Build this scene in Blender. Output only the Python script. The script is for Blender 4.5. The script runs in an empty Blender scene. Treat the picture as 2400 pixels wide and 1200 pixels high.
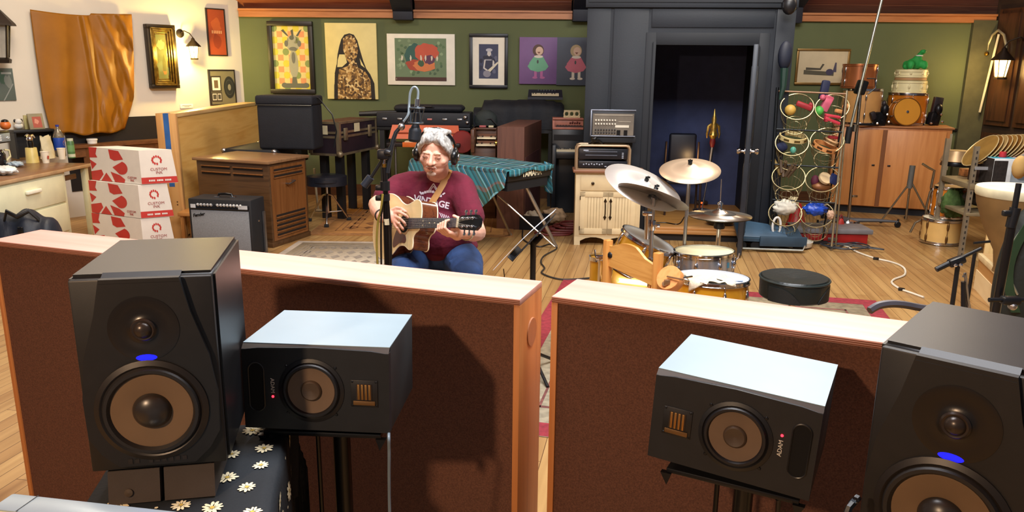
import bpy, bmesh, math, random
from mathutils import Vector as V, Matrix as MX, Euler
from mathutils import noise
from mathutils.bvhtree import BVHTree
random.seed(7)
SC=bpy.context.scene; COL=SC.collection
PI=math.pi; sin=math.sin; cos=math.cos; rad=math.radians
# ------------------------------------------------------------------ camera
F=1800.; PITCH=rad(13.7); ROLL=rad(.6); CH=1.75
fwd=V((0,cos(PITCH),-sin(PITCH))); up0=V((0,sin(PITCH),cos(PITCH))); rt0=V((1,0,0))
RT=cos(ROLL)*rt0+sin(ROLL)*up0; UP=-sin(ROLL)*rt0+cos(ROLL)*up0
CAM=V((0,0,CH))
cd=bpy.data.cameras.new('camera'); cam=bpy.data.objects.new('camera',cd); COL.objects.link(cam)
cam.matrix_world=MX(((RT.x,UP.x,-fwd.x,0),(RT.y,UP.y,-fwd.y,0),(RT.z,UP.z,-fwd.z,CH),(0,0,0,1)))
cd.sensor_width=36; cd.lens=F/2400*36; cd.clip_start=.02; SC.camera=cam
def ray(x,y): return (x-1200)/F*RT-(y-600)/F*UP+fwd
def P(x,y,Y):                       # point seen there at distance Y along the floor
    d=ray(x,y); return CAM+d*(Y/d.y)
def G(x,y,z=0.):                    # point seen there at height z
    d=ray(x,y); return CAM+d*((z-CH)/d.z)
def onpl(x,y,p,n):
    d=ray(x,y); return CAM+d*((V(p)-CAM).dot(n)/d.dot(n))
# ------------------------------------------------------------------ objects
def tag(o,label=None,cat=None,group=None,kind=None):
    if label: o['label']=label
    if cat: o['category']=cat
    if group: o['group']=group
    if kind: o['kind']=kind
    return o
def thing(name,label,cat,loc=(0,0,0),rz=0.,group=None):
    o=bpy.data.objects.new(name,None); COL.objects.link(o)
    o.location=loc; o.rotation_euler=(0,0,rz); o.empty_display_size=.1
    return tag(o,label,cat,group)
def rootM(o): return MX.Translation(o.location)@o.rotation_euler.to_matrix().to_4x4()
def chainM(o):
    m=rootM(o)
    while o.parent: o=o.parent; m=rootM(o)@m
    return m
class B:
    """collects shapes in one mesh"""
    def __init__(s): s.bm=bmesh.new(); s.m=0; s.T=None
    def _new(s,vs,fs):
        if s.T is not None: vs=[s.T@V(v) for v in vs]
        bv=[s.bm.verts.new(v) for v in vs]
        for f in fs:
            try:
                q=s.bm.faces.new([bv[i] for i in f]); q.material_index=s.m; q.smooth=True
            except ValueError: pass
        return bv
    def hexa(s,p):                  # 8 points: bottom ring 0-3, top ring 4-7
        s._new(p,[(3,2,1,0),(4,5,6,7),(0,1,5,4),(1,2,6,5),(2,3,7,6),(3,0,4,7)]); return s
    def box(s,x0,x1,y0,y1,z0,z1,bev=0,seg=2):
        p=[(x0,y0,z0),(x1,y0,z0),(x1,y1,z0),(x0,y1,z0),(x0,y0,z1),(x1,y0,z1),(x1,y1,z1),(x0,y1,z1)]
        if not bev: return s.hexa(p)
        t=bmesh.new(); v=[t.verts.new(q) for q in p]
        for f in [(3,2,1,0),(4,5,6,7),(0,1,5,4),(1,2,6,5),(2,3,7,6),(3,0,4,7)]: t.faces.new([v[i] for i in f])
        bmesh.ops.bevel(t,geom=t.edges[:],offset=bev,segments=seg,affect='EDGES',profile=.5)
        return s._merge(t)
    def _merge(s,t):
        t.verts.ensure_lookup_table(); t.verts.index_update()
        s._new([v.co.copy() for v in t.verts],[[v.index for v in f.verts] for f in t.faces]); t.free(); return s
    def rbox(s,c,size,R=None,bev=0,seg=2):
        R=R or MX.Identity(3); old=s.T
        M=MX.Translation(V(c))@R.to_4x4(); s.T=M if old is None else old@M
        a,b,d=[q/2 for q in size]; s.box(-a,a,-b,b,-d,d,bev,seg); s.T=old; return s
    def tube(s,pts,r,n=8,closed=False,cap=True,flat=1.):
        pts=[V(p) for p in pts]; N=len(pts); rs=list(r) if hasattr(r,'__len__') else [r]*N
        vs=[];prev=None
        for i,p in enumerate(pts):
            a=pts[(i-1)%N] if (closed or i>0) else p; b=pts[(i+1)%N] if (closed or i<N-1) else p
            t=(b-a).normalized()
            if prev is None:
                q=V((0,0,1)) if abs(t.z)<.9 else V((1,0,0)); e=t.cross(q).normalized()
            else:
                e=(prev-t*prev.dot(t)); e=e.normalized() if e.length>1e-6 else t.orthogonal().normalized()
            prev=e; g=t.cross(e)
            for k in range(n): vs.append(p+rs[i]*(cos(2*PI*k/n)*e+flat*sin(2*PI*k/n)*g))
        fs=[]
        for i in range(N if closed else N-1):
            j=(i+1)%N
            for k in range(n): fs.append((i*n+k,i*n+(k+1)%n,j*n+(k+1)%n,j*n+k))
        if cap and not closed: fs+=[tuple(range(n-1,-1,-1)),tuple((N-1)*n+k for k in range(n))]
        s._new(vs,fs); return s
    def cyl(s,a,b,r,r2=None,n=16): return s.tube([a,b],[r,r if r2 is None else r2],n)
    def lathe(s,prof,o=(0,0,0),ax=(0,0,1),n=32,cap=True,a0=0.,a1=2*PI):
        o=V(o); ax=V(ax).normalized(); e=ax.orthogonal().normalized() if abs(ax.z)<.999 else V((1,0,0)); g=ax.cross(e)
        full=abs(a1-a0-2*PI)<1e-6; m=n if full else n+1
        vs=[];fs=[]
        for r,z in prof:
            for k in range(m):
                t=a0+(a1-a0)*k/n; vs.append(o+ax*z+max(r,1e-5)*(cos(t)*e+sin(t)*g))
        for i in range(len(prof)-1):
            for k in range(n): fs.append((i*m+k,i*m+(k+1)%m,(i+1)*m+(k+1)%m,(i+1)*m+k))
        if cap and full:
            if prof[0][0]>1e-4: fs.append(tuple(range(m-1,-1,-1)))
            if prof[-1][0]>1e-4: fs.append(tuple((len(prof)-1)*m+k for k in range(m)))
        s._new(vs,fs); return s
    def ball(s,c,r,R=None,n=16):
        r=(r,r,r) if not hasattr(r,'__len__') else r; R=R or MX.Identity(3); c=V(c)
        vs=[];fs=[];h=n//2
        for i in range(h+1):
            a=PI*i/h
            for k in range(n):
                b=2*PI*k/n; rr=max(sin(a),1e-3); vs.append(c+R@V((r[0]*rr*cos(b),r[1]*rr*sin(b),r[2]*cos(a))))
        for i in range(h):
            for k in range(n): fs.append((i*n+k,(i+1)*n+k,(i+1)*n+(k+1)%n,i*n+(k+1)%n))
        fs+=[tuple(range(n)),tuple(h*n+k for k in range(n-1,-1,-1))]
        s._new(vs,fs); return s
    def prism(s,pts,a,b,fn=None):   # polygon in (u,v), depth from a to b; fn(u,v,d)->xyz, default x,z with depth y
        fn=fn or (lambda u,v,d:(u,d,v)); n=len(pts)
        vs=[fn(u,v,a) for u,v in pts]+[fn(u,v,b) for u,v in pts]
        s._new(vs,[tuple(range(n)),tuple(range(2*n-1,n-1,-1))]+[(i,n+i,n+(i+1)%n,(i+1)%n) for i in range(n)]); return s
    def poly(s,pts): s._new(pts,[tuple(range(len(pts)))]); return s
    def grid(s,fn,nu,nv,thick=0):
        vs=[V(fn(i/nu,j/nv)) for j in range(nv+1) for i in range(nu+1)]; w=nu+1
        fs=[(j*w+i,j*w+i+1,(j+1)*w+i+1,(j+1)*w+i) for j in range(nv) for i in range(nu)]
        if thick:
            nr=[V((0,0,0)) for _ in vs]
            for f in fs:
                q=(vs[f[1]]-vs[f[0]]).cross(vs[f[3]]-vs[f[0]])
                for i in f: nr[i]=nr[i]+q
            n=len(vs); vs=vs+[v-k.normalized()*thick if k.length>0 else v for v,k in zip(vs,nr)]
            e=[(i,i+1) for i in range(nu)]+[(j*w+nu,(j+1)*w+nu) for j in range(nv)]+[(nv*w+i+1,nv*w+i) for i in range(nu)]+[((j+1)*w,j*w) for j in range(nv)]
            fs=fs+[tuple(n+i for i in reversed(f)) for f in fs]+[(b,a,n+a,n+b) for a,b in e]
        s._new(vs,fs); return s
    def build(s,name,mats,parent=None,world=False,sharp=40,label=None,each=False):
        if each:                        # every loose piece becomes a part of its own
            seen=set(); out=None; s.bm.verts.ensure_lookup_table()
            for v0 in list(s.bm.verts):
                if v0 in seen: continue
                isl=[v0]; seen.add(v0)
                for v in isl:
                    for e in v.link_edges:
                        w=e.other_vert(v)
                        if w not in seen: seen.add(w); isl.append(w)
                nb=B(); mp={v:nb.bm.verts.new(v.co) for v in isl}
                for f in {f for v in isl for f in v.link_faces}:
                    g=nb.bm.faces.new([mp[v] for v in f.verts]); g.material_index=f.material_index; g.smooth=True
                out=nb.build(name,mats,parent,world,sharp,label)
            s.bm.free(); return out
        bmesh.ops.recalc_face_normals(s.bm,faces=s.bm.faces) if sharp is not None else None
        me=bpy.data.meshes.new(name); o=bpy.data.objects.new(name,me)
        if parent is not None:
            o.parent=parent
            if world: s.bm.transform(chainM(parent).inverted())
        else:
            xs=[v.co for v in s.bm.verts]
            if xs:
                c=V(((min(v.x for v in xs)+max(v.x for v in xs))/2,(min(v.y for v in xs)+max(v.y for v in xs))/2,min(v.z for v in xs)))
                s.bm.transform(MX.Translation(-c)); o.location=c
        s.bm.to_mesh(me); s.bm.free()
        for m in (mats if isinstance(mats,(list,tuple)) else [mats]): me.materials.append(m)
        if sharp is not None: me.set_sharp_from_angle(angle=rad(sharp))
        COL.objects.link(o)
        if label: o['label']=label
        return o
def dup(root,loc=None,rz=None,label=None):
    r=root.copy(); COL.objects.link(r)
    if loc is not None: r.location=loc
    if rz is not None: r.rotation_euler=(0,0,rz)
    if label: r['label']=label
    for c in list(root.children):
        k=c.copy(); COL.objects.link(k); k.parent=r
        for d in list(c.children):
            q=d.copy(); COL.objects.link(q); q.parent=k
    return r
def solid(name,mat,parts,vox,sm=3,parent=None,world=True,tris=None,fix=None):
    """one continuous surface grown over all the closed shapes in the builder"""
    me=bpy.data.meshes.new(name); bmesh.ops.recalc_face_normals(parts.bm,faces=parts.bm.faces); parts.bm.to_mesh(me); parts.bm.free()
    t=bpy.data.objects.new('tmp',me); COL.objects.link(t)
    r=t.modifiers.new('r','REMESH'); r.mode='VOXEL'; r.voxel_size=vox
    if sm: q=t.modifiers.new('s','SMOOTH'); q.factor=.5; q.iterations=sm
    dg=bpy.context.evaluated_depsgraph_get(); m2=bpy.data.meshes.new_from_object(t.evaluated_get(dg))
    bpy.data.objects.remove(t); bpy.data.meshes.remove(me)
    bm=bmesh.new(); bm.from_mesh(m2); bpy.data.meshes.remove(m2)
    b=B(); b.bm.free(); b.bm=bm
    for f in bm.faces: f.smooth=True
    if fix: fix(bm)
    return b.build(name,mat,parent,world,sharp=None)
def text(s,name,mat,parent,M,size,ext=.0012,align='CENTER',bold=0,sx=1.,shear=0,proj=None):
    """raised lettering; M maps the text plane (x right, y up, z out) into the parent's space"""
    c=bpy.data.curves.new('t','FONT'); c.body=s; c.size=size; c.align_x=align; c.align_y='CENTER'; c.extrude=ext; c.offset=bold; c.shear=shear; c.resolution_u=3
    t=bpy.data.objects.new('t',c); COL.objects.link(t)
    dg=bpy.context.evaluated_depsgraph_get(); dg.update(); me=bpy.data.meshes.new_from_object(t.evaluated_get(dg))
    bpy.data.objects.remove(t)
    me.transform(M@MX.Diagonal((sx,1,1,1)))
    if proj:
        for v in me.vertices: v.co=proj(v.co)
    me.materials.clear(); me.materials.append(mat); me.name=name
    o=bpy.data.objects.new(name,me); COL.objects.link(o); o.parent=parent
    return o
def fr(o,x,y):                      # frame: origin, x direction, y direction
    x=V(x).normalized(); y=V(y); y=(y-x*y.dot(x)).normalized(); z=x.cross(y)
    return MX(((x.x,y.x,z.x,o[0]),(x.y,y.y,z.y,o[1]),(x.z,y.z,z.z,o[2]),(0,0,0,1)))
FACE=lambda x,y,z:fr((x,y,z),(1,0,0),(0,0,1))    # lettering on a face that looks along -y
# ------------------------------------------------------------------ materials
def lin(h):
    h=h.lstrip('#'); c=[int(h[i:i+2],16)/255 for i in (0,2,4)]
    return tuple((q/12.92 if q<.04045 else ((q+.055)/1.055)**2.4) for q in c)+(1,)
MC={}
def nodes(name):
    m=bpy.data.materials.new(name); m.use_nodes=True; n=m.node_tree.nodes; b=n['Principled BSDF']; return m,n,m.node_tree.links,b
def rampn(n,l,src,stops):
    r=n.new('ShaderNodeValToRGB'); e=r.color_ramp.elements
    while len(e)<len(stops): e.new(.5)
    for k,(p,c) in zip(e,stops): k.position=p; k.color=lin(c) if isinstance(c,str) else c
    l.new(src,r.inputs[0]); return r
def coords(n,l,scale=(1,1,1),rot=(0,0,0),kind='Object'):
    t=n.new('ShaderNodeTexCoord'); m=n.new('ShaderNodeMapping'); m.inputs['Scale'].default_value=scale; m.inputs['Rotation'].default_value=rot
    l.new(t.outputs[kind],m.inputs[0]); return m.outputs[0]
def M(hexc,rough=.5,metal=0.,var=.12,sc=8.,bump=0.,bsc=60.,spec=.5,emit=0.,trans=0.,coat=0.,st=(1,1,1),alpha=1.):
    key=(hexc,rough,metal,var,sc,bump,bsc,spec,emit,trans,coat,st,alpha)
    if key in MC: return MC[key]
    m,n,l,b=nodes('paint_'+hexc.strip('#'))
    b.inputs['Roughness'].default_value=rough; b.inputs['Metallic'].default_value=metal; b.inputs['Specular IOR Level'].default_value=spec
    b.inputs['Coat Weight'].default_value=coat; b.inputs['Transmission Weight'].default_value=trans; b.inputs['Alpha'].default_value=alpha
    c=lin(hexc); co=coords(n,l,st)
    t=n.new('ShaderNodeTexNoise'); t.inputs['Scale'].default_value=sc; t.inputs['Detail'].default_value=4; l.new(co,t.inputs[0])
    dk=tuple(q*(1-var*1.6) for q in c[:3])+(1,); lt=tuple(min(1,q*(1+var)) for q in c[:3])+(1,)
    r=rampn(n,l,t.outputs[0],[(.3,dk),(.7,lt)]); l.new(r.outputs[0],b.inputs['Base Color'])
    if emit: b.inputs['Emission Color'].default_value=c; b.inputs['Emission Strength'].default_value=emit
    if bump:
        t2=n.new('ShaderNodeTexNoise'); t2.inputs['Scale'].default_value=bsc; t2.inputs['Detail'].default_value=3; l.new(co,t2.inputs[0])
        k=n.new('ShaderNodeBump'); k.inputs['Strength'].default_value=bump; k.inputs['Distance'].default_value=min(.01,.35/bsc); l.new(t2.outputs[0],k.inputs['Height']); l.new(k.outputs[0],b.inputs['Normal'])
    MC[key]=m; return m
def wood(c1,c2,axis='x',sc=1.,rough=.4,coat=0.,c3=None):
    key=('w',c1,c2,axis,sc,rough,coat)
    if key in MC: return MC[key]
    m,n,l,b=nodes('wood_grain'); s={'x':(1.2,16,16),'y':(16,1.2,16),'z':(16,16,1.2)}[axis]
    co=coords(n,l,tuple(q*sc for q in s))
    t=n.new('ShaderNodeTexNoise'); t.inputs['Scale'].default_value=1.6; t.inputs['Detail'].default_value=6; t.inputs['Distortion'].default_value=.8; l.new(co,t.inputs[0])
    r=rampn(n,l,t.outputs[0],[(.3,c1),(.5,c2),(.72,c1)]); l.new(r.outputs[0],b.inputs['Base Color'])
    b.inputs['Roughness'].default_value=rough; b.inputs['Coat Weight'].default_value=coat
    MC[key]=m; return m
def planks(c1,c2,c3,rot,w=.085,ln=1.6,rough=.35):
    m,n,l,b=nodes('floor_planks'); co=coords(n,l,(1,1,1),(0,0,rot))
    k=n.new('ShaderNodeTexBrick'); k.inputs['Scale'].default_value=1; k.inputs['Brick Width'].default_value=ln; k.inputs['Row Height'].default_value=w
    k.inputs['Mortar Size'].default_value=.0018; k.inputs['Color1'].default_value=lin(c1); k.inputs['Color2'].default_value=lin(c2); k.inputs['Mortar'].default_value=lin(c3); k.inputs['Bias'].default_value=0
    k.offset=.37; l.new(co,k.inputs[0])
    t=n.new('ShaderNodeTexNoise'); t.inputs['Scale'].default_value=1.; t.inputs['Detail'].default_value=6; mq=n.new('ShaderNodeMapping'); mq.inputs['Scale'].default_value=(1.2,22,1); l.new(co,mq.inputs[0]); l.new(mq.outputs[0],t.inputs[0])
    mx=n.new('ShaderNodeMixRGB'); mx.blend_type='MULTIPLY'; mx.inputs[0].default_value=.5
    r=rampn(n,l,t.outputs[0],[(.3,'#b09880'),(.65,'#ffffff')]); l.new(k.outputs[0],mx.inputs[1]); l.new(r.outputs[0],mx.inputs[2]); l.new(mx.outputs[0],b.inputs['Base Color'])
    t3=n.new('ShaderNodeTexNoise'); t3.inputs['Scale'].default_value=1.3; co3=coords(n,l); l.new(co3,t3.inputs[0])
    r3=rampn(n,l,t3.outputs[0],[(.3,(rough-.08,)*3+(1,)),(.7,(rough+.15,)*3+(1,))]); l.new(r3.outputs[0],b.inputs['Roughness'])
    return m
def stripes2(base,bands,sx,sy,rough=.8):     # woven plaid: bands along both directions
    m,n,l,b=nodes('plaid'); t=n.new('ShaderNodeTexCoord'); sp=n.new('ShaderNodeSeparateXYZ'); l.new(t.outputs['Object'],sp.inputs[0])
    outs=[]
    for ax,s in (('X',sx),('Y',sy)):
        a=n.new('ShaderNodeMath'); a.operation='MULTIPLY'; a.inputs[1].default_value=s
        if ax=='Y':
            z=n.new('ShaderNodeMath'); z.operation='SUBTRACT'; l.new(sp.outputs['Y'],z.inputs[0]); l.new(sp.outputs['Z'],z.inputs[1]); l.new(z.outputs[0],a.inputs[0])
        else: l.new(sp.outputs[ax],a.inputs[0])
        f=n.new('ShaderNodeMath'); f.operation='FRACT'; l.new(a.outputs[0],f.inputs[0])
        r=rampn(n,l,f.outputs[0],bands); r.color_ramp.interpolation='CONSTANT'; outs.append(r.outputs[0])
    mx=n.new('ShaderNodeMixRGB'); mx.inputs[0].default_value=.5; l.new(outs[0],mx.inputs[1]); l.new(outs[1],mx.inputs[2])
    l.new(mx.outputs[0],b.inputs['Base Color']); b.inputs['Roughness'].default_value=rough; return m
CHROME=M('#d8d8dc',.15,1,.05); STEEL=M('#a8a8aa',.35,1,.1); BRASS=M('#c9a24a',.25,1,.1); GOLD=M('#d6b46a',.3,1,.15)
BLK=M('#141518',.5); BLKM=M('#1b1c1f',.35,.3); BLKP=M('#0d0d0f',.3); RUB=M('#101012',.8); WHT=M('#e8e6e0',.6); PAPER=M('#f2efe8',.8,var=.03)
TOLEX=M('#15171c',.65,bump=.5,bsc=180); CREAM=M('#d9c49a',.5,var=.05); DKBLUE=M('#12172a',.7,bump=.3,bsc=90)
IV=M('#e9dcb8',.35,var=.03)
# ------------------------------------------------------------------ room
AB=rad(-2); UB=V((cos(AB),sin(AB),0)); NB=V((sin(AB),-cos(AB),0)); PB=V((0,10.6,0))
C0=onpl(567,150,PB,NB); C0.z=0
UL=V((.62,.785,0)).normalized(); NL=V((UL.y,-UL.x,0)); AL=math.atan2(UL.y,UL.x)
BW=lambda x,y,o=0.:onpl(x,y,PB+NB*o,NB)
LW=lambda x,y,o=0.:onpl(x,y,C0+NL*o,NL)
ZT=BW(800,36).z; C1=onpl(2318,150,PB,NB); C1.z=0
def slab(name,a,b,z0,z1,n,th,mat,kind='structure',label=None):   # upright wall slab between floor points a,b; n points into the room
    m=B(); a=V(a);b=V(b); o=-V(n)*th
    m.hexa([(q.x,q.y,z) for z in (z0,z1) for q in (a,b,b+o,a+o)]); o=m.build(name,mat); return tag(o,label,None,None,kind)
b=B(); b.box(-9.5,9.5,-2.5,12.2,-.12,0); tag(b.build('floor',planks('#b8945f','#a37c4c','#5d3d22',rad(-80))),'narrow oak plank floor with worn pale patches',None,None,'structure')
GREEN=M('#5c6440',.75,var=.05,sc=1.5); WALLC=M('#d9d2c4',.8,var=.03,sc=2)
slab('wall_back',C0-UB*.1,C1+UB*.4,0,ZT,NB,.2,GREEN)
slab('wall_left',C0-UL*5.2,C0,0,5.9,NL,.2,WALLC)
DWOOD=wood('#2e1c12','#4a2e1c','z',.7,.35)
NR=V((-1,-.1,0)).normalized(); UR=V((.1,-1,0)).normalized()
slab('wall_right',C1,C1+UR*5,0,5.9,NR,.2,M('#31241b',.6,var=.2,sc=3))
PLANKC=wood('#8e4e34','#aa6a48','x',.6,.5)
b=B()
def cz(y): return ZT+.16+(10.75-y)*.52
for i in range(26):                       # sloped board ceiling, boards run along the wall
    y0=10.9-i*.24; y1=y0-.225
    b.hexa([(-7.5,y0,cz(y0)),(8.5,y0,cz(y0)),(8.5,y1,cz(y1)),(-7.5,y1,cz(y1)),(-7.5,y0,cz(y0)+.05),(8.5,y0,cz(y0)+.05),(8.5,y1,cz(y1)+.05),(-7.5,y1,cz(y1)+.05)])
b.hexa([(-7.5,11.0,cz(11.0)+.06),(8.5,11.0,cz(11.0)+.06),(8.5,5.4,cz(5.4)+.06),(-7.5,5.4,cz(5.4)+.06),(-7.5,11.0,cz(11.0)+.12),(8.5,11.0,cz(11.0)+.12),(8.5,5.4,cz(5.4)+.12),(-7.5,5.4,cz(5.4)+.12)])
b.box(-7.5,8.5,-2.5,5.5,cz(5.45),cz(5.45)+.1)
tag(b.build('ceiling',PLANKC),'sloping red-brown board ceiling',None,None,'structure')
TRIMC=wood('#a8683c','#c07e4c','x',.5,.45); NAVY=M('#191d2c',.6)
def trimrun(name,xa,xb):
    a=BW(xa,100);c=BW(xb,100); m=B(); z0=ZT-.03; z1=ZT+.05
    for q0,q1,za,zb,d in ((a,c,z0,z1,.05),(a,c,z1,z1+.025,.075)):
        m.hexa([(q.x,q.y,z) for z in (za,zb) for q in (q0+NB*d,q1+NB*d,q1-NB*.15,q0-NB*.15)])
    tag(m.build(name,TRIMC),'orange-brown wooden moulding along the wall top',None,None,'structure')
trimrun('trim_1',567,934); trimrun('trim_2',961,1352); trimrun('trim_3',1842,2322)
for i,x in enumerate((948,1363,1846)):   # dark rafters coming down to the wall head
    p=BW(x,60); m=B(); w=.13
    m.hexa([(p.x-w,10.7,ZT-.06),(p.x+w,10.7,ZT-.06),(p.x+w,5.4,cz(5.4)-.35),(p.x-w,5.4,cz(5.4)-.35),(p.x-w,10.7,cz(10.7)),(p.x+w,10.7,cz(10.7)),(p.x+w,5.4,cz(5.4)),(p.x-w,5.4,cz(5.4))])
    m.box(p.x-w,p.x+w,p.y-.16,p.y+.1,ZT-.06,ZT+.22,.01)
    tag(m.build('trim_%d'%(i+4),NAVY),'dark rafter meeting the wall head',None,None,'structure')
b=B(); a=BW(640,300); c=C1
b.hexa([(q.x,q.y,z) for z in (0,.16) for q in (a+NB*.02,c+NB*.02,c-NB*.05,a-NB*.05)]); tag(b.build('baseboard_back',wood('#4a2c1a','#5c3a22','x')),None,None,None,'structure')
b=B(); a=BW(1990,300); z=BW(2200,301).z            # chair rail and dark dado right of the booth
b.hexa([(q.x,q.y,w) for w in (z-.03,z) for q in (a+NB*.04,C1+NB*.04-UB*.25,C1-UB*.25-NB*.05,a-NB*.05)])
tag(b.build('trim_7',M('#17130f',.5)),None,None,None,'structure')
b=B(); q0=C1-UB*.3+NB*.06; b.hexa([(q.x,q.y,w) for w in (0,ZT) for q in (q0,C1+NB*.06,C1-NB*.02,q0-NB*.08)]); tag(b.build('trim_8',M('#57553a',.7)),None,None,None,'structure')
# panelled dark doors on the right-hand wall
b=B()
for i in range(5):
    s0=.1+i*.52
    for z0,z1 in ((.15,1.0),(1.1,2.55)):
        for k,(d,e) in enumerate(((.0,.03),(.06,.05))):
            q0=C1+UR*(s0+d); q1=C1+UR*(s0+.46-d)
            b.hexa([(q.x,q.y,z) for z in (z0+d,z1-d) for q in (q0+NR*e,q1+NR*e,q1-NR*.02,q0-NR*.02)])
tag(b.build('door_2',DWOOD),'dark brown panelled double doors on the right-hand wall',None,None,'structure')
# isolation booth
BOOTH=M('#141b25',.6,var=.1,sc=3,bump=.1); BOOTHD=M('#10161f',.65,var=.1,sc=3); INT=M('#3a4368',.8,var=.1)
bl=P(1371,300,8.07); br=P(1838,300,7.87); bl.z=br.z=0
AQ=math.atan2(br.y-bl.y,br.x-bl.x); booth=thing('wall_booth',None,None,bl,AQ); tag(booth,kind='structure'); BWID=(br-bl).length
BM=rootM(booth); IB=BM.inverted()
def bx(x,y=300): q=IB@onpl(x,y,bl,V((sin(AQ),-cos(AQ),0))); return q
TOPZ=bx(1600,6).z
dx0=bx(1527,300).x; dx1=bx(1762,300).x; DZ=bx(1640,106).z
b=B(); b.box(0,dx0,0,.1,0,TOPZ); b.box(dx1,BWID,0,.1,0,TOPZ); b.box(dx0,dx1,0,.1,DZ,TOPZ)
b.box(-.01,bx(1422).x,-.014,.01,0,TOPZ-.06,.002); b.box(bx(1429).x,bx(1508).x,-.014,.01,0,TOPZ-.06,.002); b.box(BWID-.17,BWID+.01,-.02,.01,0,TOPZ-.06,.002)
b.box(-.03,BWID+.02,-.04,.02,TOPZ-.05,TOPZ+.04,.003); b.box(bx(1515).x,BWID-.19,-.012,.01,DZ+.17,TOPZ-.06,.002)
b.build('booth_front',BOOTH,booth)
b=B(); b.box(dx0-.1,dx0,-.02,.11,0,DZ+.12,.002); b.box(dx1,dx1+.1,-.02,.11,0,DZ+.12,.002); b.box(dx0,dx1,-.02,.11,DZ,DZ+.12,.002); b.box(dx0-.03,dx0,-.035,-.02,0,DZ+.03,.002); b.build('door_frame',BOOTHD,booth)
b=B(); D=1.75
b.hexa([(0.02,.1,0),(.12,.1,0),(.6,D+.1,0),(.5,D+.1,0),(.02,.1,TOPZ),(.12,.1,TOPZ),(.6,D+.1,TOPZ),(.5,D+.1,TOPZ)]); b.build('side_panel',BOOTHD,booth)
b=B(); b.box(BWID-.1,BWID,.1,D+.1,0,TOPZ); b.build('side_panel',BOOTHD,booth)
b=B(); b.box(.3,BWID,D,D+.1,0,TOPZ); b.build('back_panel',INT,booth)
b=B(); b.box(0,BWID,-.05,D+.1,TOPZ,TOPZ+.06); b.build('roof_panel',BOOTHD,booth)
BF=.1
b=B(); b.box(.1,BWID-.1,.12,D,0,BF); b.build('raised_floor',wood('#a06f35','#b98545','x',.5,.45),booth)
b=B(); b.box(dx0-.02,dx1+.02,-.06,.14,.075,BF+.015,.008); b.box(dx0-.02,dx1+.02,-.02,.14,.115,BF+.04,.006); b.build('sill',wood('#a9763f','#c08a50','x',.6),booth)
b=B(); b.box(dx0,dx1,-.015,.1,0,.074); b.build('kick_board',M('#15100e',.6),booth)
# booth door, standing open towards us
hin=BM@V((dx1-.01,-.03,0)); fe=P(1733,588,7.2); ang=math.atan2(fe.y-hin.y,fe.x-hin.x)
door=thing('door_1','dark painted booth door standing open edge-on, knobs on both faces','door',hin,ang); tag(door,kind='structure')
b=B(); L=.74; b.box(0,L,-.022,.022,.03,DZ-.01,.004)
for z0,z1 in ((.2,.9),(1.05,DZ-.2)):
    for s in (-1,1): b.box(.1,L-.1,min(s*.02,s*.03),max(s*.02,s*.03),z0,z1,.006)
b.build('door_panel',M('#252c36',.4,var=.15,sc=4),door)
for s in (-1,1):
    b=B(); b.lathe([(.03,0),(.03,.006),(.012,.012),(.012,.035),(.028,.045),(.032,.06),(.022,.075),(0,.078)],(L-.07,s*.022,1.02),(0,s,0),16); b.build('door_knob',CHROME,door)
# ------------------------------------------------------------------ lights and lamps
def area(name,loc,rot,sx,sy,e,col):
    d=bpy.data.lights.new(name,'AREA'); d.shape='RECTANGLE'; d.size=sx; d.size_y=sy; d.energy=e; d.color=col
    o=bpy.data.objects.new(name,d); COL.objects.link(o); o.location=loc; o.rotation_euler=rot; return o
def point(name,loc,e,col,r=.04):
    d=bpy.data.lights.new(name,'POINT'); d.energy=e; d.color=col; d.shadow_soft_size=r
    o=bpy.data.objects.new(name,d); COL.objects.link(o); o.location=loc; return o
KEY=area('ceiling_light',(.4,2.3,4.4),(rad(24),0,0),3.2,1.4,300,(.95,.96,1.))
point('ceiling_fill',(-2.2,8.4,3.3),22,(1.,.84,.62),.12); point('ceiling_fill',(4.6,8.0,3.3),20,(1.,.84,.62),.12)  # unseen fill lights added to brighten the ceiling boards
KEY2=area('ceiling_light',(2.6,6.2,4.2),(0,0,0),1.6,1.6,130,(1.,.93,.82))
KEY3=area('ceiling_light',(-3.2,6.2,4.2),(0,rad(15),0),1.6,1.6,115,(1.,.86,.66))
WARM=point('room_lamp',(-1.5,-.4,2.35),165,(1.,.66,.4),.07)
w=bpy.data.worlds.new('world'); SC.world=w; w.use_nodes=True; w.node_tree.nodes['Background'].inputs[0].default_value=(.75,.85,1,1); w.node_tree.nodes['Background'].inputs[1].default_value=.10
SC.view_settings.view_transform='Standard'; SC.view_settings.look='None'; SC.view_settings.exposure=.35; SC.view_settings.gamma=1
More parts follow.
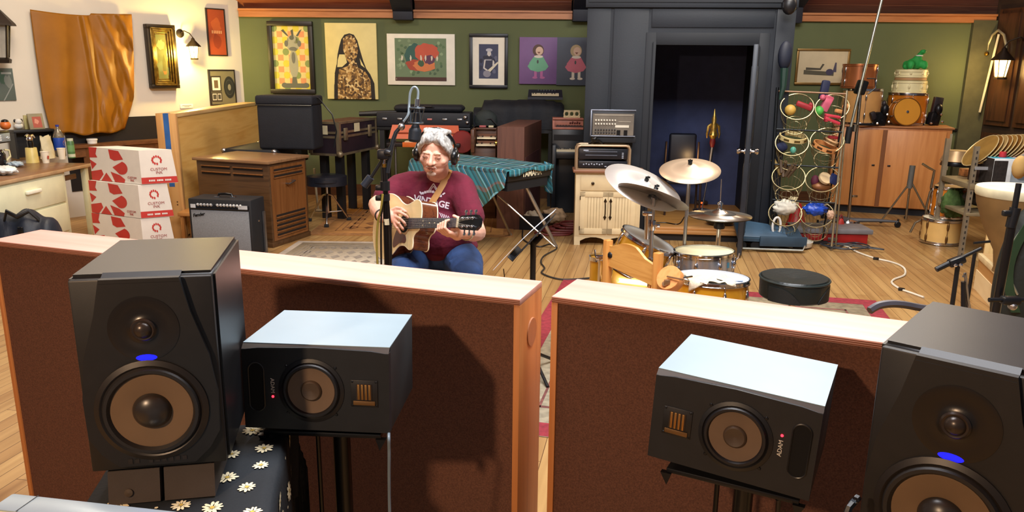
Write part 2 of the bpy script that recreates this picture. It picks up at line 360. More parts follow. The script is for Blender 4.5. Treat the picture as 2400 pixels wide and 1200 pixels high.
def sconce(name,label,p,ang,glass,lit,sc=1.,armside=-1):
    """wall lantern: back plate, arm, conical cap, glass and base; p is the lantern's bottom centre, wall lies along +y"""
    r=thing(name,label,'wall lamp',p,ang); w=.085*sc; h=.2*sc; met=M('#2a2018',.5,.6)
    b=B(); b.lathe([(w*.75,0),(w*.8,.02*sc),(w*.62,.03*sc)],n=6); b.build('lamp_base',met,r)
    b=B(); b.lathe([(w*.62,.03*sc),(w*.9,h)],n=6); b.build('lamp_glass',glass,r)
    b=B()
    for k in range(6):
        a=2*PI*k/6; b.cyl((w*.64*cos(a),w*.64*sin(a),.03*sc),(w*.93*cos(a),w*.93*sin(a),h),.005*sc,n=6)
    b.build('lamp_cage',met,r)
    b=B(); b.lathe([(w*1.35,h),(w*1.3,h+.012*sc),(w*.35,h+.1*sc),(w*.3,h+.12*sc),(w*.1,h+.14*sc),(0,h+.15*sc)],n=6 if not lit else 24); b.build('lamp_cap',met,r)
    wl=.2*sc
    b=B(); b.lathe([(.07*sc,0),(.065*sc,.02*sc),(.02*sc,.035*sc)],(armside*.1*sc,wl,h+.2*sc),(0,-1,0)); b.build('wall_plate',met,r)
    b=B(); b.tube([(armside*.1*sc,wl-.02,h+.2*sc),(armside*.08*sc,wl*.5,h+.24*sc),(armside*.02,0.03,h+.2*sc),(0,0,h+.14*sc)],.008*sc); b.build('lamp_arm',met,r)
    return r
GLOWL=M('#ffe9a0',.3,emit=12.); GLOWR=M('#ffd27a',.3,emit=9.)
q=LW(456,140,.15); sconce('wall_sconce','lit lantern sconce glowing yellow beside the gold framed picture',q,AL,GLOWL,True,.8)
point('sconce_bulb',LW(446,124,.3),40,(1.,.74,.22),.05)
q=onpl(2343,186,C1+NR*.2,NR); sconce('wall_sconce','lit lantern sconce glowing amber on the dark panelled right wall',q,math.atan2(UR.y,UR.x)+0,GLOWR,True,1.15,1)
point('sconce_bulb',q+NR*.22+V((0,0,.1)),15,(1.,.66,.25),.06)
q=LW(-3,148,.2); sconce('wall_lantern','unlit black four-sided lantern at the left picture edge',q,AL,M('#d9d6cc',.2,trans=.6),False,1.9)
point('booth_lamp',BM@V((1.25,1.1,.75)),2.2,(1.,.6,.25),.05)
# ------------------------------------------------------------------ pictures
def pic(name,label,x0,y0,x1,y1,wall,cat='picture',dep=.03,fw=0.,fm=None,bm=None,tilt=0,group=None):
    f,a,u=(BW,AB,UB) if wall=='b' else (LW,AL,UL)
    A=f(x0,y0);C=f(x1,y1); w=(C-A).dot(u); c=(A+C)/2; h=A.z-C.z if wall=='b' else (f((x0+x1)/2,y0).z-f((x0+x1)/2,y1).z)
    n=NB if wall=='b' else NL
    o=c.copy(); o.z=f((x0+x1)/2,y1).z; o=o+n*.004
    r=thing(name,label,cat,o,a,group); r.rotation_euler=(tilt,0,a)
    if fm is not None:
        b=B()
        for q in ((-w/2,w/2,h-fw,h),(-w/2,w/2,0,fw),(-w/2,-w/2+fw,fw,h-fw),(w/2-fw,w/2,fw,h-fw)): b.box(q[0],q[1],-dep,0,q[2],q[3],min(.006,fw*.2))
        b.build('frame',fm,r)
        b=B(); b.box(-w/2+fw*.7,w/2-fw*.7,-dep*.5,-.002,fw*.7,h-fw*.7); b.build('backing',bm,r)
        y=-dep*.5
    else:
        b=B(); b.box(-w/2,w/2,-dep,0,0,h,.002); b.build('canvas',bm,r); y=-dep
    return r,w,h,y
class Art:                                  # flat colour shapes laid on a picture, u,v in 0..1 from top left
    def __init__(s,w,h,y,x0=0,x1=1,y0=0,y1=1): s.b=B(); s.k=0; s.mats=[]; s.w=w; s.h=h; s.y=y; s.q=(x0,x1,y0,y1)
    def pt(s,u,v): a=s.q; u=a[0]+u*(a[1]-a[0]); v=a[2]+v*(a[3]-a[2]); return (-s.w/2+u*s.w,s.y-.0006-.00025*s.k,s.h*(1-v))
    def mi(s,m):
        if m not in s.mats: s.mats.append(m)
        s.b.m=s.mats.index(m)
    def poly(s,m,pts): s.mi(m); s.k+=1; s.b.poly([s.pt(u,v) for u,v in pts]); return s
    def rect(s,m,u0,v0,u1,v1): return s.poly(m,[(u0,v0),(u1,v0),(u1,v1),(u0,v1)])
    def ell(s,m,u,v,a,b,n=18,k=None):
        return s.poly(m,[(u+a*cos(2*PI*i/n),v+b*sin(2*PI*i/n)) for i in range(n)])
    def rag(s,m,u,v,a,b,n=26,j=.25,seed=1):
        R=random.Random(seed); return s.poly(m,[(u+a*(1-j*R.random())*cos(2*PI*i/n),v+b*(1-j*R.random())*sin(2*PI*i/n)) for i in range(n)])
    def done(s,r,name='image'): return s.b.build(name,s.mats,r,sharp=None)
def FL(c): return M(c,.6,var=.04)
DK=M('#231d18',.45)
# patterned totem picture
r,w,h,y=pic('framed_print','dark framed print of a grey totem on orange and yellow checks',628,49,742,219,'b',dep=.07,fw=.06,fm=DK,bm=FL('#e3cf86'))
a=Art(w,h,y,.075,.925,.055,.945)
for j in range(11):
    for i in range(7):
        if (i+j)%2==0: a.rect(FL('#e59a62'),i/7,j/11,(i+1)/7,(j+1)/11); a.k=1
for j in range(6):
    for i in range(4):
        a.ell(FL('#dccb3e' if (i+j)%3 else '#8b9a55'),(2*i+.5)/7,(2*j+.5)/11,.085,.055); a.k=2
for u,v,p,q in ((.55,.28,.17,.13),(.55,.6,.12,.22),(.55,.2,.09,.06)): a.ell(FL('#a8a58a'),u,v,p,q)
for u,v,p,q in ((.38,.28,.05,.05),(.72,.28,.05,.05),(.55,.36,.1,.03),(.55,.5,.05,.09)): a.ell(FL('#6f6f63'),u,v,p,q)
a.ell(FL('#5f6150'),.53,.19,.06,.035)
for u in (.3,.55,.78): a.poly(FL('#57584a'),[(u-.04,.08),(u+.02,.06),(.55+(u-.55)*.5+.03,.17),(.55+(u-.55)*.5-.02,.16)])
a.poly(FL('#6b6b58'),[(.5,.8),(.6,.8),(.62,.9),(.85,.9),(.85,.97),(.25,.97),(.25,.9),(.48,.9)])
a.ell(FL('#6b6b58'),.28,.93,.08,.04); a.ell(FL('#6b6b58'),.85,.93,.08,.04)
a.done(r)
# mosaic portrait canvas
m_,n_,l_,b_=nodes('mosaic'); vt=n_.new('ShaderNodeTexVoronoi'); vt.inputs['Scale'].default_value=38; l_.new(coords(n_,l_),vt.inputs[0])
rr=rampn(n_,l_,vt.outputs['Color'],[(.2,'#4a3116'),(.45,'#8a6530'),(.65,'#c79b55'),(.9,'#e8cf94')]); l_.new(rr.outputs[0],b_.inputs[0]); MOS=m_
r,w,h,y=pic('portrait_canvas','tall pale yellow canvas with brown mosaic figure of long-haired person',762,53,888,232,'b',bm=FL('#e6d58e'),dep=.04)
a=Art(w,h,y); X=lambda p:(p-755)/460; Y=lambda p:(p-200)/660
S=lambda pts:[(X(p),Y(q)) for p,q in pts]
BK=FL('#1d1611')
a.poly(BK,S([(930,300),(975,288),(1015,300),(1045,350),(1068,440),(1090,520),(1115,590),(1150,640),(1185,720),(1190,860),(1150,860),(1140,700),(1100,640),(1030,590),(1000,560),(950,590),(880,640),(850,860),(815,860),(820,740),(840,640),(850,560),(862,470),(880,400),(900,340)]))
for i in range(14): a.poly(BK,S([(848+i*2,560+i*8),(860+i*2,560+i*8),(835-i,640+i*15),(828-i,640+i*15)]))
a.poly(FL('#e6d58e'),S([(878,470),(930,470),(945,540),(900,578),(855,580),(862,520)])); a.poly(FL('#e6d58e'),S([(1060,500),(1080,540),(1105,585),(1070,560)]))
a.poly(MOS,S([(918,330),(975,298),(1020,320),(1042,380),(1048,440),(1030,500),(1000,560),(975,555),(935,500),(915,430)]))
a.poly(MOS,S([(975,535),(1030,540),(1040,580),(1110,620),(1150,690),(1155,858),(850,858),(855,700),(870,600),(950,570)]))
a.done(r)
# concert poster
r,w,h,y=pic('concert_poster','white-bordered concert poster with red and teal swirl on green',907,78,1067,199,'b',bm=FL('#efe9da'),dep=.025,cat='poster')
a=Art(w,h,y); a.rect(FL('#6b8060'),.115,.085,.875,.92)
for k in range(70):
    R=random.Random(k); a.rag(FL(R.choice(['#55704c','#7f9270','#8aa07c','#4a6248'])),.15+.69*R.random(),.12+.68*R.random(),.03,.04,9,.5,k); a.k=3+k%5
a.k=9
a.rag(FL('#2f5a52'),.4,.42,.16,.25,24,.2,3); a.rag(FL('#c2543c'),.58,.36,.2,.2,24,.2,4); a.rag(FL('#a8452f'),.42,.6,.16,.13,24,.25,5); a.rag(FL('#d07a48'),.55,.62,.18,.13,24,.2,6); a.rag(FL('#5d3550'),.62,.5,.1,.1,20,.3,7); a.rag(FL('#3d5a40'),.5,.57,.05,.08,16,.3,8)
for u in (.22,.35,.5,.57,.66,.74): a.rag(FL('#d8cdb8'),u,.47,.018,.07,12,.5,int(u*99))
a.rect(FL('#4a2c26'),.115,.845,.875,.92)
for k in range(34): a.rect(FL('#d9c3a6'),.13+k*.0215,.865,.13+k*.0215+(.012 if k%5 else .004),.9); a.k=16
a.done(r)
# guitarist photograph
r,w,h,y=pic('framed_photograph','black framed photograph of guitarist in wide white mat',1100,78,1190,207,'b',fw=.045,fm=M('#181b22',.4),bm=FL('#e9e2d2'),dep=.04)
a=Art(w,h,y,.25,.75,.19,.82); a.rect(FL('#3a3f5c'),0,0,1,1)
for k in range(12): R=random.Random(k+5); a.rag(FL(R.choice(['#2a2d46','#5c5f78','#23243a'])),.1+.8*R.random(),.1+.8*R.random(),.12,.09,12,.4,k); a.k=2
a.k=4; SKN=FL('#c9c3c0'); a.ell(FL('#23243a'),.5,.58,.27,.28); a.ell(SKN,.53,.27,.1,.08); a.ell(FL('#b8b6c0'),.53,.17,.17,.05); a.poly(FL('#30324a'),[(.3,.42),(.75,.4),(.8,.72),(.3,.72)]); a.rect(FL('#a8a6ae'),.36,.44,.66,.47)
a.poly(SKN,[(.28,.45),(.36,.44),(.3,.68),(.55,.78),(.5,.82),(.22,.7)]); a.poly(FL('#d8cfb8'),[(.3,.83),(.98,.5),(1,.55),(.4,.92)]); a.ell(FL('#8a8794'),.42,.86,.2,.1); a.poly(SKN,[(.72,.45),(.8,.5),(.8,.66),(.7,.62)])
a.done(r)
# two doll canvases
for lab,x0,x1,bg,dr,hair,leg,pos in (('purple canvas of a doll in green dress',1218,1304,'#7a5a8c','#6fae8c','#5a4038','#b5659a',0),('slate grey canvas of a doll in pink dress',1306,1392,'#4a5160','#c4687a','#b7a07a','#d8ccba',1)):
    r,w,h,y=pic('doll_canvas',lab,x0,86.5+pos*.5,x1,197+pos*3,'b',bm=FL(bg),dep=.035)
    a=Art(w,h,y)
    a.ell(FL(hair),.5,.28,.15,.13); a.ell(FL('#d8b7a0'),.53,.29,.1,.09); a.poly(FL('#7c4a3c'),[(.47,.31),(.56,.31),(.52,.35)])
    a.rect(FL(leg),.4,.66,.47,.84); a.rect(FL(leg),.56,.66,.63,.84); a.ell(FL(leg),.42,.86,.07,.025); a.ell(FL(leg),.62,.86,.07,.025)
    a.poly(FL(dr),[(.4,.4),(.62,.4),(.78,.62),(.7,.7),(.5,.74),(.3,.7),(.22,.62)]); a.poly(FL(dr),[(.38,.42),(.26,.55),(.34,.58)]); a.ell(FL('#e0d6c8'),.51,.41,.12,.03); a.ell(FL('#4c4c4c'),.49,.52,.025,.04)
    a.done(r)
# landscape picture right of the booth
r,w,h,y=pic('framed_drawing','thin gold framed pale drawing of dark horse cart',1868,113,1984,199,'b',fw=.03,fm=M('#8a6a3a',.35,.6),bm=FL('#c9b896'),dep=.03)
a=Art(w,h,y,.05,.95,.06,.94); a.poly(FL('#55503f'),[(.12,.6),(.75,.66),(.75,.78),(.12,.74)]); a.poly(FL('#4a4438'),[(.16,.52),(.45,.54),(.5,.4),(.54,.42),(.47,.6),(.16,.6)]); a.ell(FL('#3f3a52'),.66,.66,.08,.1); a.poly(FL('#4a4458'),[(.72,.66),(.76,.36),(.79,.36),(.8,.66)])
a.done(r)
# ---- on the left wall
# hanging ochre sheet
cl=M('#96600f',.5,var=.12,sc=3,spec=.4)
def sheet(u,v):
    L=[(70,22),(83,120),(100,235),(118,306)]; R=[(308,33),(313,120),(314,230),(292,304)]
    def cv(c,t): t*=len(c)-1; i=min(int(t),len(c)-2); f=t-i; return c[i][0]*(1-f)+c[i+1][0]*f,c[i][1]*(1-f)+c[i+1][1]*f
    a=cv(L,v);c=cv(R,v); x=a[0]*(1-u)+c[0]*u; y=a[1]*(1-u)+c[1]*u
    y+=14*sin(PI*u)**1*(1-v)*(.55 if u<.6 else .2)+(10*sin(PI*u)+2.5*sin(u*17))*v**3
    d=.05+.07*sin(PI*u)*v+.018*sin(u*9+v*1.5)+.022*v*sin(u*26+v*3)*(.3+u)+(.05*max(0,sin(34*(u-.5*v)-3))*max(0,u-.5)*2)+.02*sin(60*u+14*v)*max(0,u-.62)+.05*max(0,1-abs((u-.52-.12*v)/.05))
    return LW(x,y,d)
b=B(); b.grid(sheet,70,50,.004); r=b.build('hanging_sheet',cl,sharp=None); tag(r,'ochre yellow cloth sheet hung across the left white wall','curtain')
# gold framed painting
GF=M('#8a6f38',.28,.85,var=.3,sc=20); GFD=M('#33281a',.4,.5)
r,w,h,y=pic('framed_painting','small gold framed dim painting beside the lit left sconce',334,58,414,207,'l',fw=.05,fm=GFD,bm=FL('#4c4a30'),dep=.09)
b=B()
for k in range(4):
    f=.035+k*.022; d=-.1+k*.018
    for q in ((-w/2+f,w/2-f,h-f-.02,h-f),(-w/2+f,w/2-f,f,f+.02),(-w/2+f,-w/2+f+.02,f,h-f),(w/2-f-.02,w/2-f,f,h-f)): b.box(q[0],q[1],d,-.01,q[2],q[3],.003)
b.build('gilt_moulding',GF,r)
a=Art(w,h,y,.2,.8,.12,.88); a.rect(M('#5c5c3a',.95,spec=.05),0,0,1,1); a.rag(M('#5f6142',.95,spec=.05),.4,.7,.3,.12,18,.4,2); a.rag(M('#8a5a34',.95,spec=.05),.6,.78,.13,.12,12,.4,4); a.rag(M('#4f5138',.95,spec=.05),.85,.8,.12,.12,14,.4,6); a.rag(M('#7c7a52',.95,spec=.05),.5,.25,.3,.12,18,.4,5); a.poly(M('#55502f',.95,spec=.05),[(.5,.6),(.6,.45),(.7,.6),(.7,.8),(.5,.8)]); a.done(r,'painting')
# red poster, record award
r,w,h,y=pic('red_poster','small red and brown framed poster near the wall corner',479,20,532,131,'l',fw=.014,fm=DK,bm=FL('#a2461f'),dep=.025,cat='poster')
a=Art(w,h,y,.08,.92,.04,.96); a.rag(FL('#b85a2a'),.5,.35,.35,.2,18,.3,2); a.rag(FL('#8a3718'),.5,.7,.3,.2,18,.3,3)
for k in range(6): a.rect(FL('#d8a070'),.2+k*.11,.46,.27+k*.11,.53); a.k=5
a.done(r)
r,w,h,y=pic('record_award','framed grey record award with dark disc above partition',485,163,553,246,'l',fw=.012,fm=DK,bm=FL('#7d7658'),dep=.03,cat='record frame')
a=Art(w,h,y); a.rect(FL('#3a3226'),.07,.18,.46,.62); a.rect(FL('#e9e2cf'),.12,.22,.42,.58); a.rect(FL('#6d5a40'),.19,.3,.34,.52); a.rect(FL('#3a3226'),.07,.64,.46,.9); a.rect(FL('#cfc8b4'),.1,.67,.26,.86); a.rect(FL('#cfc8b4'),.29,.67,.43,.86); a.rect(FL('#4d4a40'),.12,.7,.24,.83); a.rect(FL('#4d4a40'),.31,.7,.41,.83)
a.ell(FL('#2b2d27'),.76,.5,.21,.31,30); a.ell(FL('#4a4c43'),.76,.5,.15,.22,30); a.ell(FL('#2f312b'),.76,.5,.14,.2,30); a.ell(FL('#8d8a72'),.76,.5,.06,.09,20); a.done(r,'record')
r,w,h,y=pic('wall_card','small white card leaning on partition rim below record award',421,244,452,254,'l',bm=PAPER,dep=.01,cat='card')
a=Art(w,h,y); a.rect(FL('#a8a090'),.15,.25,.85,.4); a.rect(FL('#a8a090'),.3,.55,.7,.68); a.done(r,'print')
r,w,h,y=pic('wall_poster','grey green poster on white wall below black lantern',-30,160,38,236,'l',bm=FL('#59655f'),dep=.012,cat='poster')
a=Art(w,h,y); a.rag(FL('#3c5a48'),.55,.3,.2,.25,14,.5,2); a.poly(FL('#8a908c'),[(.45,1),(.5,1),(.95,.5),(.93,.46)]); a.rag(FL('#788079'),.75,.4,.18,.25,12,.5,8); a.rect(FL('#9aa09a'),.5,.12,.92,.18); a.done(r)
# ------------------------------------------------------------------ left side: desk, cartons, partition, amplifier, organ speaker
def base_at(o,x,y,z=0.): p=G(x,y,z); o.location=p; return p
# flush dark panel standing for a shaded recess, and rail below the hanging sheet
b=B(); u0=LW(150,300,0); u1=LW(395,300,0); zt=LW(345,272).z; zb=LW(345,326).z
b.hexa([(q.x,q.y,z) for z in (zb-.55,zt) for q in (u0+NL*.012,u1+NL*.012,u1-NL*.02,u0-NL*.02)]); tag(b.build('trim_9',M('#120d0c',.6)),'dark panel standing for shaded recess under the hanging sheet',None,None,'structure')
b=B(); z=zb
b.hexa([(q.x,q.y,w) for w in (z-.035,z) for q in (u0+NL*.22,u1+NL*.22,u1-NL*.0,u0-NL*.0)])
b.hexa([(q.x,q.y,w) for w in (z-.14,z-.035) for q in (u0+NL*.19,u1+NL*.19,u1+NL*.16,u0+NL*.16)])
p=LW(184,340,.17)
for t in (.12,.5,.88):
    q=u0.lerp(u1,t)+NL*.17; b.box(q.x-.03,q.x+.03,q.y-.03,q.y+.03,0,z-.035)
o=b.build('wooden_rail_bench',wood('#5c3a20','#744a2a','y',.7)); tag(o,'long brown wooden ledge on posts below the dark panel','bench')
# desk
A=G(205,383,.75); Bp=G(0,424,.75); dv=(A-Bp); dv.z=0; rz=math.atan2(dv.y,dv.x)
desk=thing('desk','old cream painted desk with worn brown worktop by the left wall','desk',(A.x,A.y,0),rz)
Li=rootM(desk).inverted(); L=dv.length+.25; DD=.62
CRM=M('#dfe0c0',.45,var=.04)
b=B(); b.box(-L,.02,-.02,DD,.715,.75,.004); b.build('worktop',wood('#6b4a34','#85603f','x',.8,.35),desk)
b=B(); b.box(-L,.022,-.03,-.02,.717,.748,.002); b.build('edge_strip',M('#b99a74',.4),desk)
xd=(Li@G(97,440,.55)).x
b=B(); b.box(-L,xd,0.0,DD-.02,.06,.715,.004); b.build('pedestal',CRM,desk)
for z0,z1 in ((.43,.69),(.14,.41)):
    b=B(); b.box(-L+.02,xd-.05,-.018,0,z0,z1,.005); dr=b.build('drawer',CRM,desk)
    xm=(Li@G(34,448,.6)).x; b=B(); b.rbox((xm,-.035,z1-.09),(.2,.03,.035),bev=.008); b.build('drawer_handle',M('#efeedb',.3),dr)
b=B(); b.box(-.06,.0,.0,.05,0,.715,.004); b.box(-.06,0,DD-.06,DD-.01,0,.715,.004); b.build('leg',CRM,desk,each=True)
b=B(); b.box(xd,-.06,.1,.13,.6,.65); b.build('rail',wood('#6b4a34','#85603f'),desk)
b=B(); b.box(xd,-.05,DD-.05,DD-.03,.05,.7); b.build('back_board',M('#8d8063',.7),desk)
def onDesk(x,y): return G(x,y,.751)
# coffee maker
p=onDesk(14,393); t=thing('coffee_maker','black and silver coffee maker at the left end of the worktop','coffee maker',p,rz)
b=B(); b.box(-.13,.1,.0,.22,0,.03,.006); b.box(-.13,.1,.13,.22,.03,.24,.006); b.build('body',BLKP,t)
b=B(); b.box(-.13,.1,-.02,.22,.24,.36,.012); hd=b.build('head',M('#111214',.3),t)
b=B(); b.box(-.115,.085,-.026,-.02,.255,.335,.002); b.build('control_panel',M('#9fb4c6',.3,.5),t,label='silver blue control panel')
b=B(); 
for k in range(3): b.box(-.1,-.04,-.029,-.026,.27+k*.02,.28+k*.02)
b.tube([(.03,-.028,.29),(.05,-.028,.3),(.07,-.028,.29),(.05,-.028,.282)],.003,6,True); b.build('button',M('#e6eef4',.4),t,each=True)
b=B(); b.lathe([(.06,.03),(.075,.06),(.075,.13),(.05,.17),(.055,.18)],(-.02,.06,0)); b.build('carafe',M('#20242a',.08,trans=.3),t)
b=B(); b.tube([(.05,.03,.17),(.1,.02,.16),(.11,.02,.1),(.06,.03,.06)],.01); b.build('carafe_handle',M('#d9d3a8',.4),t)
# dark shelf riser and things on it
p=LW(78,330,.17); t=thing('desk_riser','black low shelf box at the back of the worktop','shelf',(p.x,p.y,.751),AL)
zr=P(75,303,p.y).z-.751; lw=(P(117,303,p.y)-P(30,303,p.y)).length/2
b=B(); b.box(-lw,lw,-.07,.09,zr-.03,zr,.004); b.box(-lw,lw,.06,.09,0,zr-.03); b.box(-lw,-lw+.02,-.07,.06,0,zr-.03); b.box(lw-.02,lw,-.07,.06,0,zr-.03); b.build('shelf_box',BLK,t)
zz=.751+zr
def onR(x,dz=0): q=P(x,303,p.y); s=(q.x-p.x); return V((q.x,p.y,zz))
for x0,cw,lab,c1 in ((88,.13,'grey book with red cover picture leaning on the black shelf','#8d8467'),):
    t=thing('book',lab,'book',onR(x0),AL); t.rotation_euler=(rad(-12),0,AL)
    b=B(); b.box(-.075,.075,-.012,.012,0,.17,.002); b.build('cover',M(c1,.6),t)
    a=Art(.15,.17,-.012); a.rect(FL('#a8513f'),.25,.2,.85,.9); a.rag(FL('#cf8a74'),.5,.5,.2,.2,10,.4,3); a.done(t,'cover_picture')
q=onR(70); t=thing('book','pale yellow green paperback standing behind the grey book','book',(q.x-.02,q.y+.035,q.z),AL); b=B(); b.box(-.05,.05,-.01,.01,0,.15,.002); b.build('cover',M('#b5ad74',.6),t)
q=onR(45); t=thing('figurine','white rounded figurine with black ears on the shelf','ornament',q,AL)
b=B(); b.ball((0,0,.035),(.045,.035,.035)); b.ball((0,-.01,.08),(.035,.032,.032)); b.build('body',WHT,t)
for s in(-1,1): b=B(); b.ball((s*.032,0,.09),(.014,.012,.02)); b.build('ear',BLKP,t)
q=P(2,302,p.y-.1); t=thing('pumpkin_ornament','small orange and black round ornament above coffee maker','ornament',(q.x,q.y,.751+.36),0); t.location=V((onDesk(8,393).x,onDesk(8,393).y+.12,.751+.36))
b=B(); b.ball((0,0,.045),(.05,.05,.045)); b.build('body',M('#c96a2c',.4),t); b=B(); b.ball((0,0,.082),(.035,.035,.022)); b.build('cap',BLKP,t)
# canister with chrome pump
p=onDesk(77,381); t=thing('pump_canister','cream canister with chrome lever pump lid','canister',p,rz)
b=B(); b.lathe([(.062,0),(.06,.01),(.053,.15),(.05,.155)]); b.build('canister_body',M('#d9c67a',.4),t)
b=B(); b.lathe([(.025,.155),(.03,.2),(.028,.22)]); b.build('collar',BLKP,t)
b=B(); b.ball((0,0,.245),(.032,.032,.028)); b.tube([(0,0,.27),(-.04,-.01,.285),(-.09,-.02,.272)],[.014,.016,.012]); b.tube([(.01,0,.27),(.05,0,.28),(.09,.01,.25)],[.012,.012,.008]); b.build('lever',CHROME,t)
# paper bag, cups
p=onDesk(107,372); t=thing('paper_bag','crumpled off-white paper bag behind the paper cups','bag',p+V((0,.05,0)),rz)
b=B(); b.grid(lambda u,v:( .085*cos(2*PI*u)*(1-.1*v)+.01*sin(9*u*PI+v*5), .06*sin(2*PI*u)*(1-.5*v), .24*v+.01*sin(u*20)*v),20,8); b.build('bag_body',M('#d8cfae',.8,bump=.4,bsc=25),t)
def cup(x,y,lab,g=None):
    t=thing('paper_cup',lab,'cup',onDesk(x,y),rz,'paper cups on the desk')
    b=B(); b.lathe([(.03,.002),(.03,0),(.042,.115),(.0445,.115),(.0445,.119),(.041,.119),(.029,.006),(0,.006)],n=24); b.build('cup_wall',M('#ece3cf',.6,var=.03),t); return t
c=cup(108,382,'paper cup with red print, nearest on the desk'); b=B(); b.poly([(-.028,-.0375,.05),(-.01,-.044,.04),(-.006,-.047,.075),(-.026,-.041,.08)]); b.build('print',M('#b4503c',.6),c)
cup(146,373,'plain white paper cup in front of the blue soda bottle')
# soda bottle
p=onDesk(138,368); t=thing('soda_bottle','two litre soda bottle with blue label and cap','bottle',p+V((0,.04,0)),rz)
b=B(); b.lathe([(.045,0),(.055,.01),(.055,.07),(.053,.08),(.053,.2),(.056,.21),(.05,.245),(.03,.29),(.015,.315),(.014,.335)],n=28); b.build('bottle_body',M('#c9c2b0',.08,trans=.85,var=.02),t)
b=B(); b.lathe([(.0565,.075),(.0575,.08),(.0575,.205),(.0565,.21)],n=28,cap=False); lb=b.build('label_band',M('#1d46a8',.35),t)
b=B(); b.lathe([(.018,.33),(.018,.35),(0,.351)]); b.build('cap',M('#2b3a9a',.4),t)
def disc(cx,cz,r,up,mat,nm):
    bb=B(); pts=[]
    n=14
    if up=='full': L=[(r*cos(2*PI*i/n),r*sin(2*PI*i/n)) for i in range(n)]
    elif up: L=[(r*cos(PI*i/n),r*sin(PI*i/n)) for i in range(n+1)]; L=[(a,max(b_,.22*r+.25*a)) for a,b_ in L]
    else: L=[(r*cos(-PI*i/n),r*sin(-PI*i/n)) for i in range(n+1)]; L=[(a,min(b_,-.15*r+.25*a)) for a,b_ in L]
    R=.0585 if up=='full' else .0592
    bb.poly([(R*sin((cx+a)/.0575),-R*cos((cx+a)/.0575),cz+c_) for a,c_ in L]); return bb.build(nm,mat,lb,sharp=None)
disc(.015,.15,.034,'full',WHT,'roundel'); disc(.015,.15,.031,True,M('#c8243a',.4),'roundel'); disc(.015,.15,.031,False,M('#1733a0',.4),'roundel')
p=onDesk(169,370); t=thing('green_bottle','green label drink can with pale top beside soda bottle','bottle',p,rz)
b=B(); b.lathe([(.034,0),(.036,.01),(.036,.17),(.03,.185)]); b.build('bottle_body',M('#4f7a4a',.4),t)
b=B(); b.lathe([(.03,.185),(.031,.21),(0,.212)]); b.build('lid',M('#cfd8c0',.5),t); b=B(); b.lathe([(.0365,.012),(.0365,.045)],cap=False); b.build('band',M('#c9cdb2',.6),t)
b=B(); b.lathe([(.0365,.07),(.0365,.14)],cap=False); b.build('band',M('#6d9b62',.5),t)
p=LW(218,349,.1); t=thing('plastic_tub','small white round tub on the wooden ledge','tub',(p.x,p.y,zb+.001)); b=B(); b.lathe([(.05,0),(.055,.04),(.058,.04),(.058,.055),(0,.056)]); b.build('tub_body',WHT,t); b=B(); b.lathe([(.059,.038),(.059,.05)],cap=False); b.build('lid',PAPER,t)
# crumpled plastic
def crumple(name,label,cat,p,sx,sy,sz,mat,seed,n=36,group=None):
    R=random.Random(seed); ph=[(R.uniform(1,4),R.uniform(1,4),R.uniform(0,6)) for _ in range(6)]
    b=B(); vs=[]
    def fn(u,v):
        a=2*PI*u; e=PI*v; d=V((sin(e)*cos(a),sin(e)*sin(a),cos(e)))
        vd=noise.voronoi(d*1.9+V((seed*3.1,seed*1.7,0)))[0]; k=.8+.42*(vd[1]-vd[0])+sum(.08*sin(3*q[0]*d.x+2.5*q[1]*d.y+q[2]+d.z*3) for q in ph)*.4
        return V((d.x*sx*k,d.y*sy*k,max(-.0,sz*(.5+.5*d.z*k))))
    b.grid(fn,n,n//2); o=b.build(name,mat,None,sharp=None); o.location=p; return tag(o,label,cat,group)
crumple('plastic_bag','crumpled white plastic wrap at the front of the worktop','plastic wrap',onDesk(10,410),.14,.1,.09,M('#dfe6e6',.3,bump=.6,bsc=14),3)
crumple('plastic_bag','smaller bluish plastic wrap behind the crumpled white one','plastic wrap',onDesk(34,392)+V((0,.02,0)),.09,.06,.06,M('#a9bccb',.25,bump=.6,bsc=14),5)
# bin and bag
p=G(131,548); t=thing('waste_bin','beige waste bin with liner folded over rim under desk','bin',p,rz)
b=B(); b.lathe([(.1,0),(.11,.02),(.135,.3),(.125,.3),(.1,.03)],n=28); b.build('bin_body',M('#8a7458',.6),t)
b=B(); b.lathe([(.142,.25),(.15,.27),(.146,.315),(.12,.32),(.11,.2)],n=28,cap=False); b.build('bin_liner',M('#d8cb8a',.4,bump=.4,bsc=30),t)
b=B(); b.grid(lambda u,v:((.128-.01*(1-v))*sin(.5*(u-.3)),-(.128-.012*(1-v))*cos(.5*(u-.3))-.004,.06+.17*v),6,4); lb=b.build('label_sticker',M('#d9b9a0',.6),t)
a=V((0,0,0)); b=B(); b.box(-.035,.01,-.136,-.132,.17,.22); b.box(-.035,.01,-.134,-.13,.1,.15); b.build('sticker',M('#b5655a',.6),t,each=True)
p=P(62,560,6.5); p.z=0; t=thing('duffel_bag','large dark navy soft bag on the floor before the desk','bag',p,rad(4)); t.scale=(.56,.85,1.5)
b=B(); 
def duf(u,v):
    a=2*PI*v; x=-.5+1.*u; k=(max(0,1-abs(2*u-1)**4))**.4
    zz=.17+.17*sin(a)*k*(1+.12*sin(u*14)); return V((x,.2*cos(a)*k*(1+.1*sin(u*19+2)),max(0,zz)))
b.grid(duf,30,20); b.build('bag_body',M('#1a2230',.55,bump=.6,bsc=10),t,sharp=None)
b=B(); b.tube([(-.2,-.1,.3),(-.1,-.16,.36),(.05,-.17,.33),(.2,-.13,.36),(.3,-.08,.3)],.014,8); b.build('strap',BLK,t)
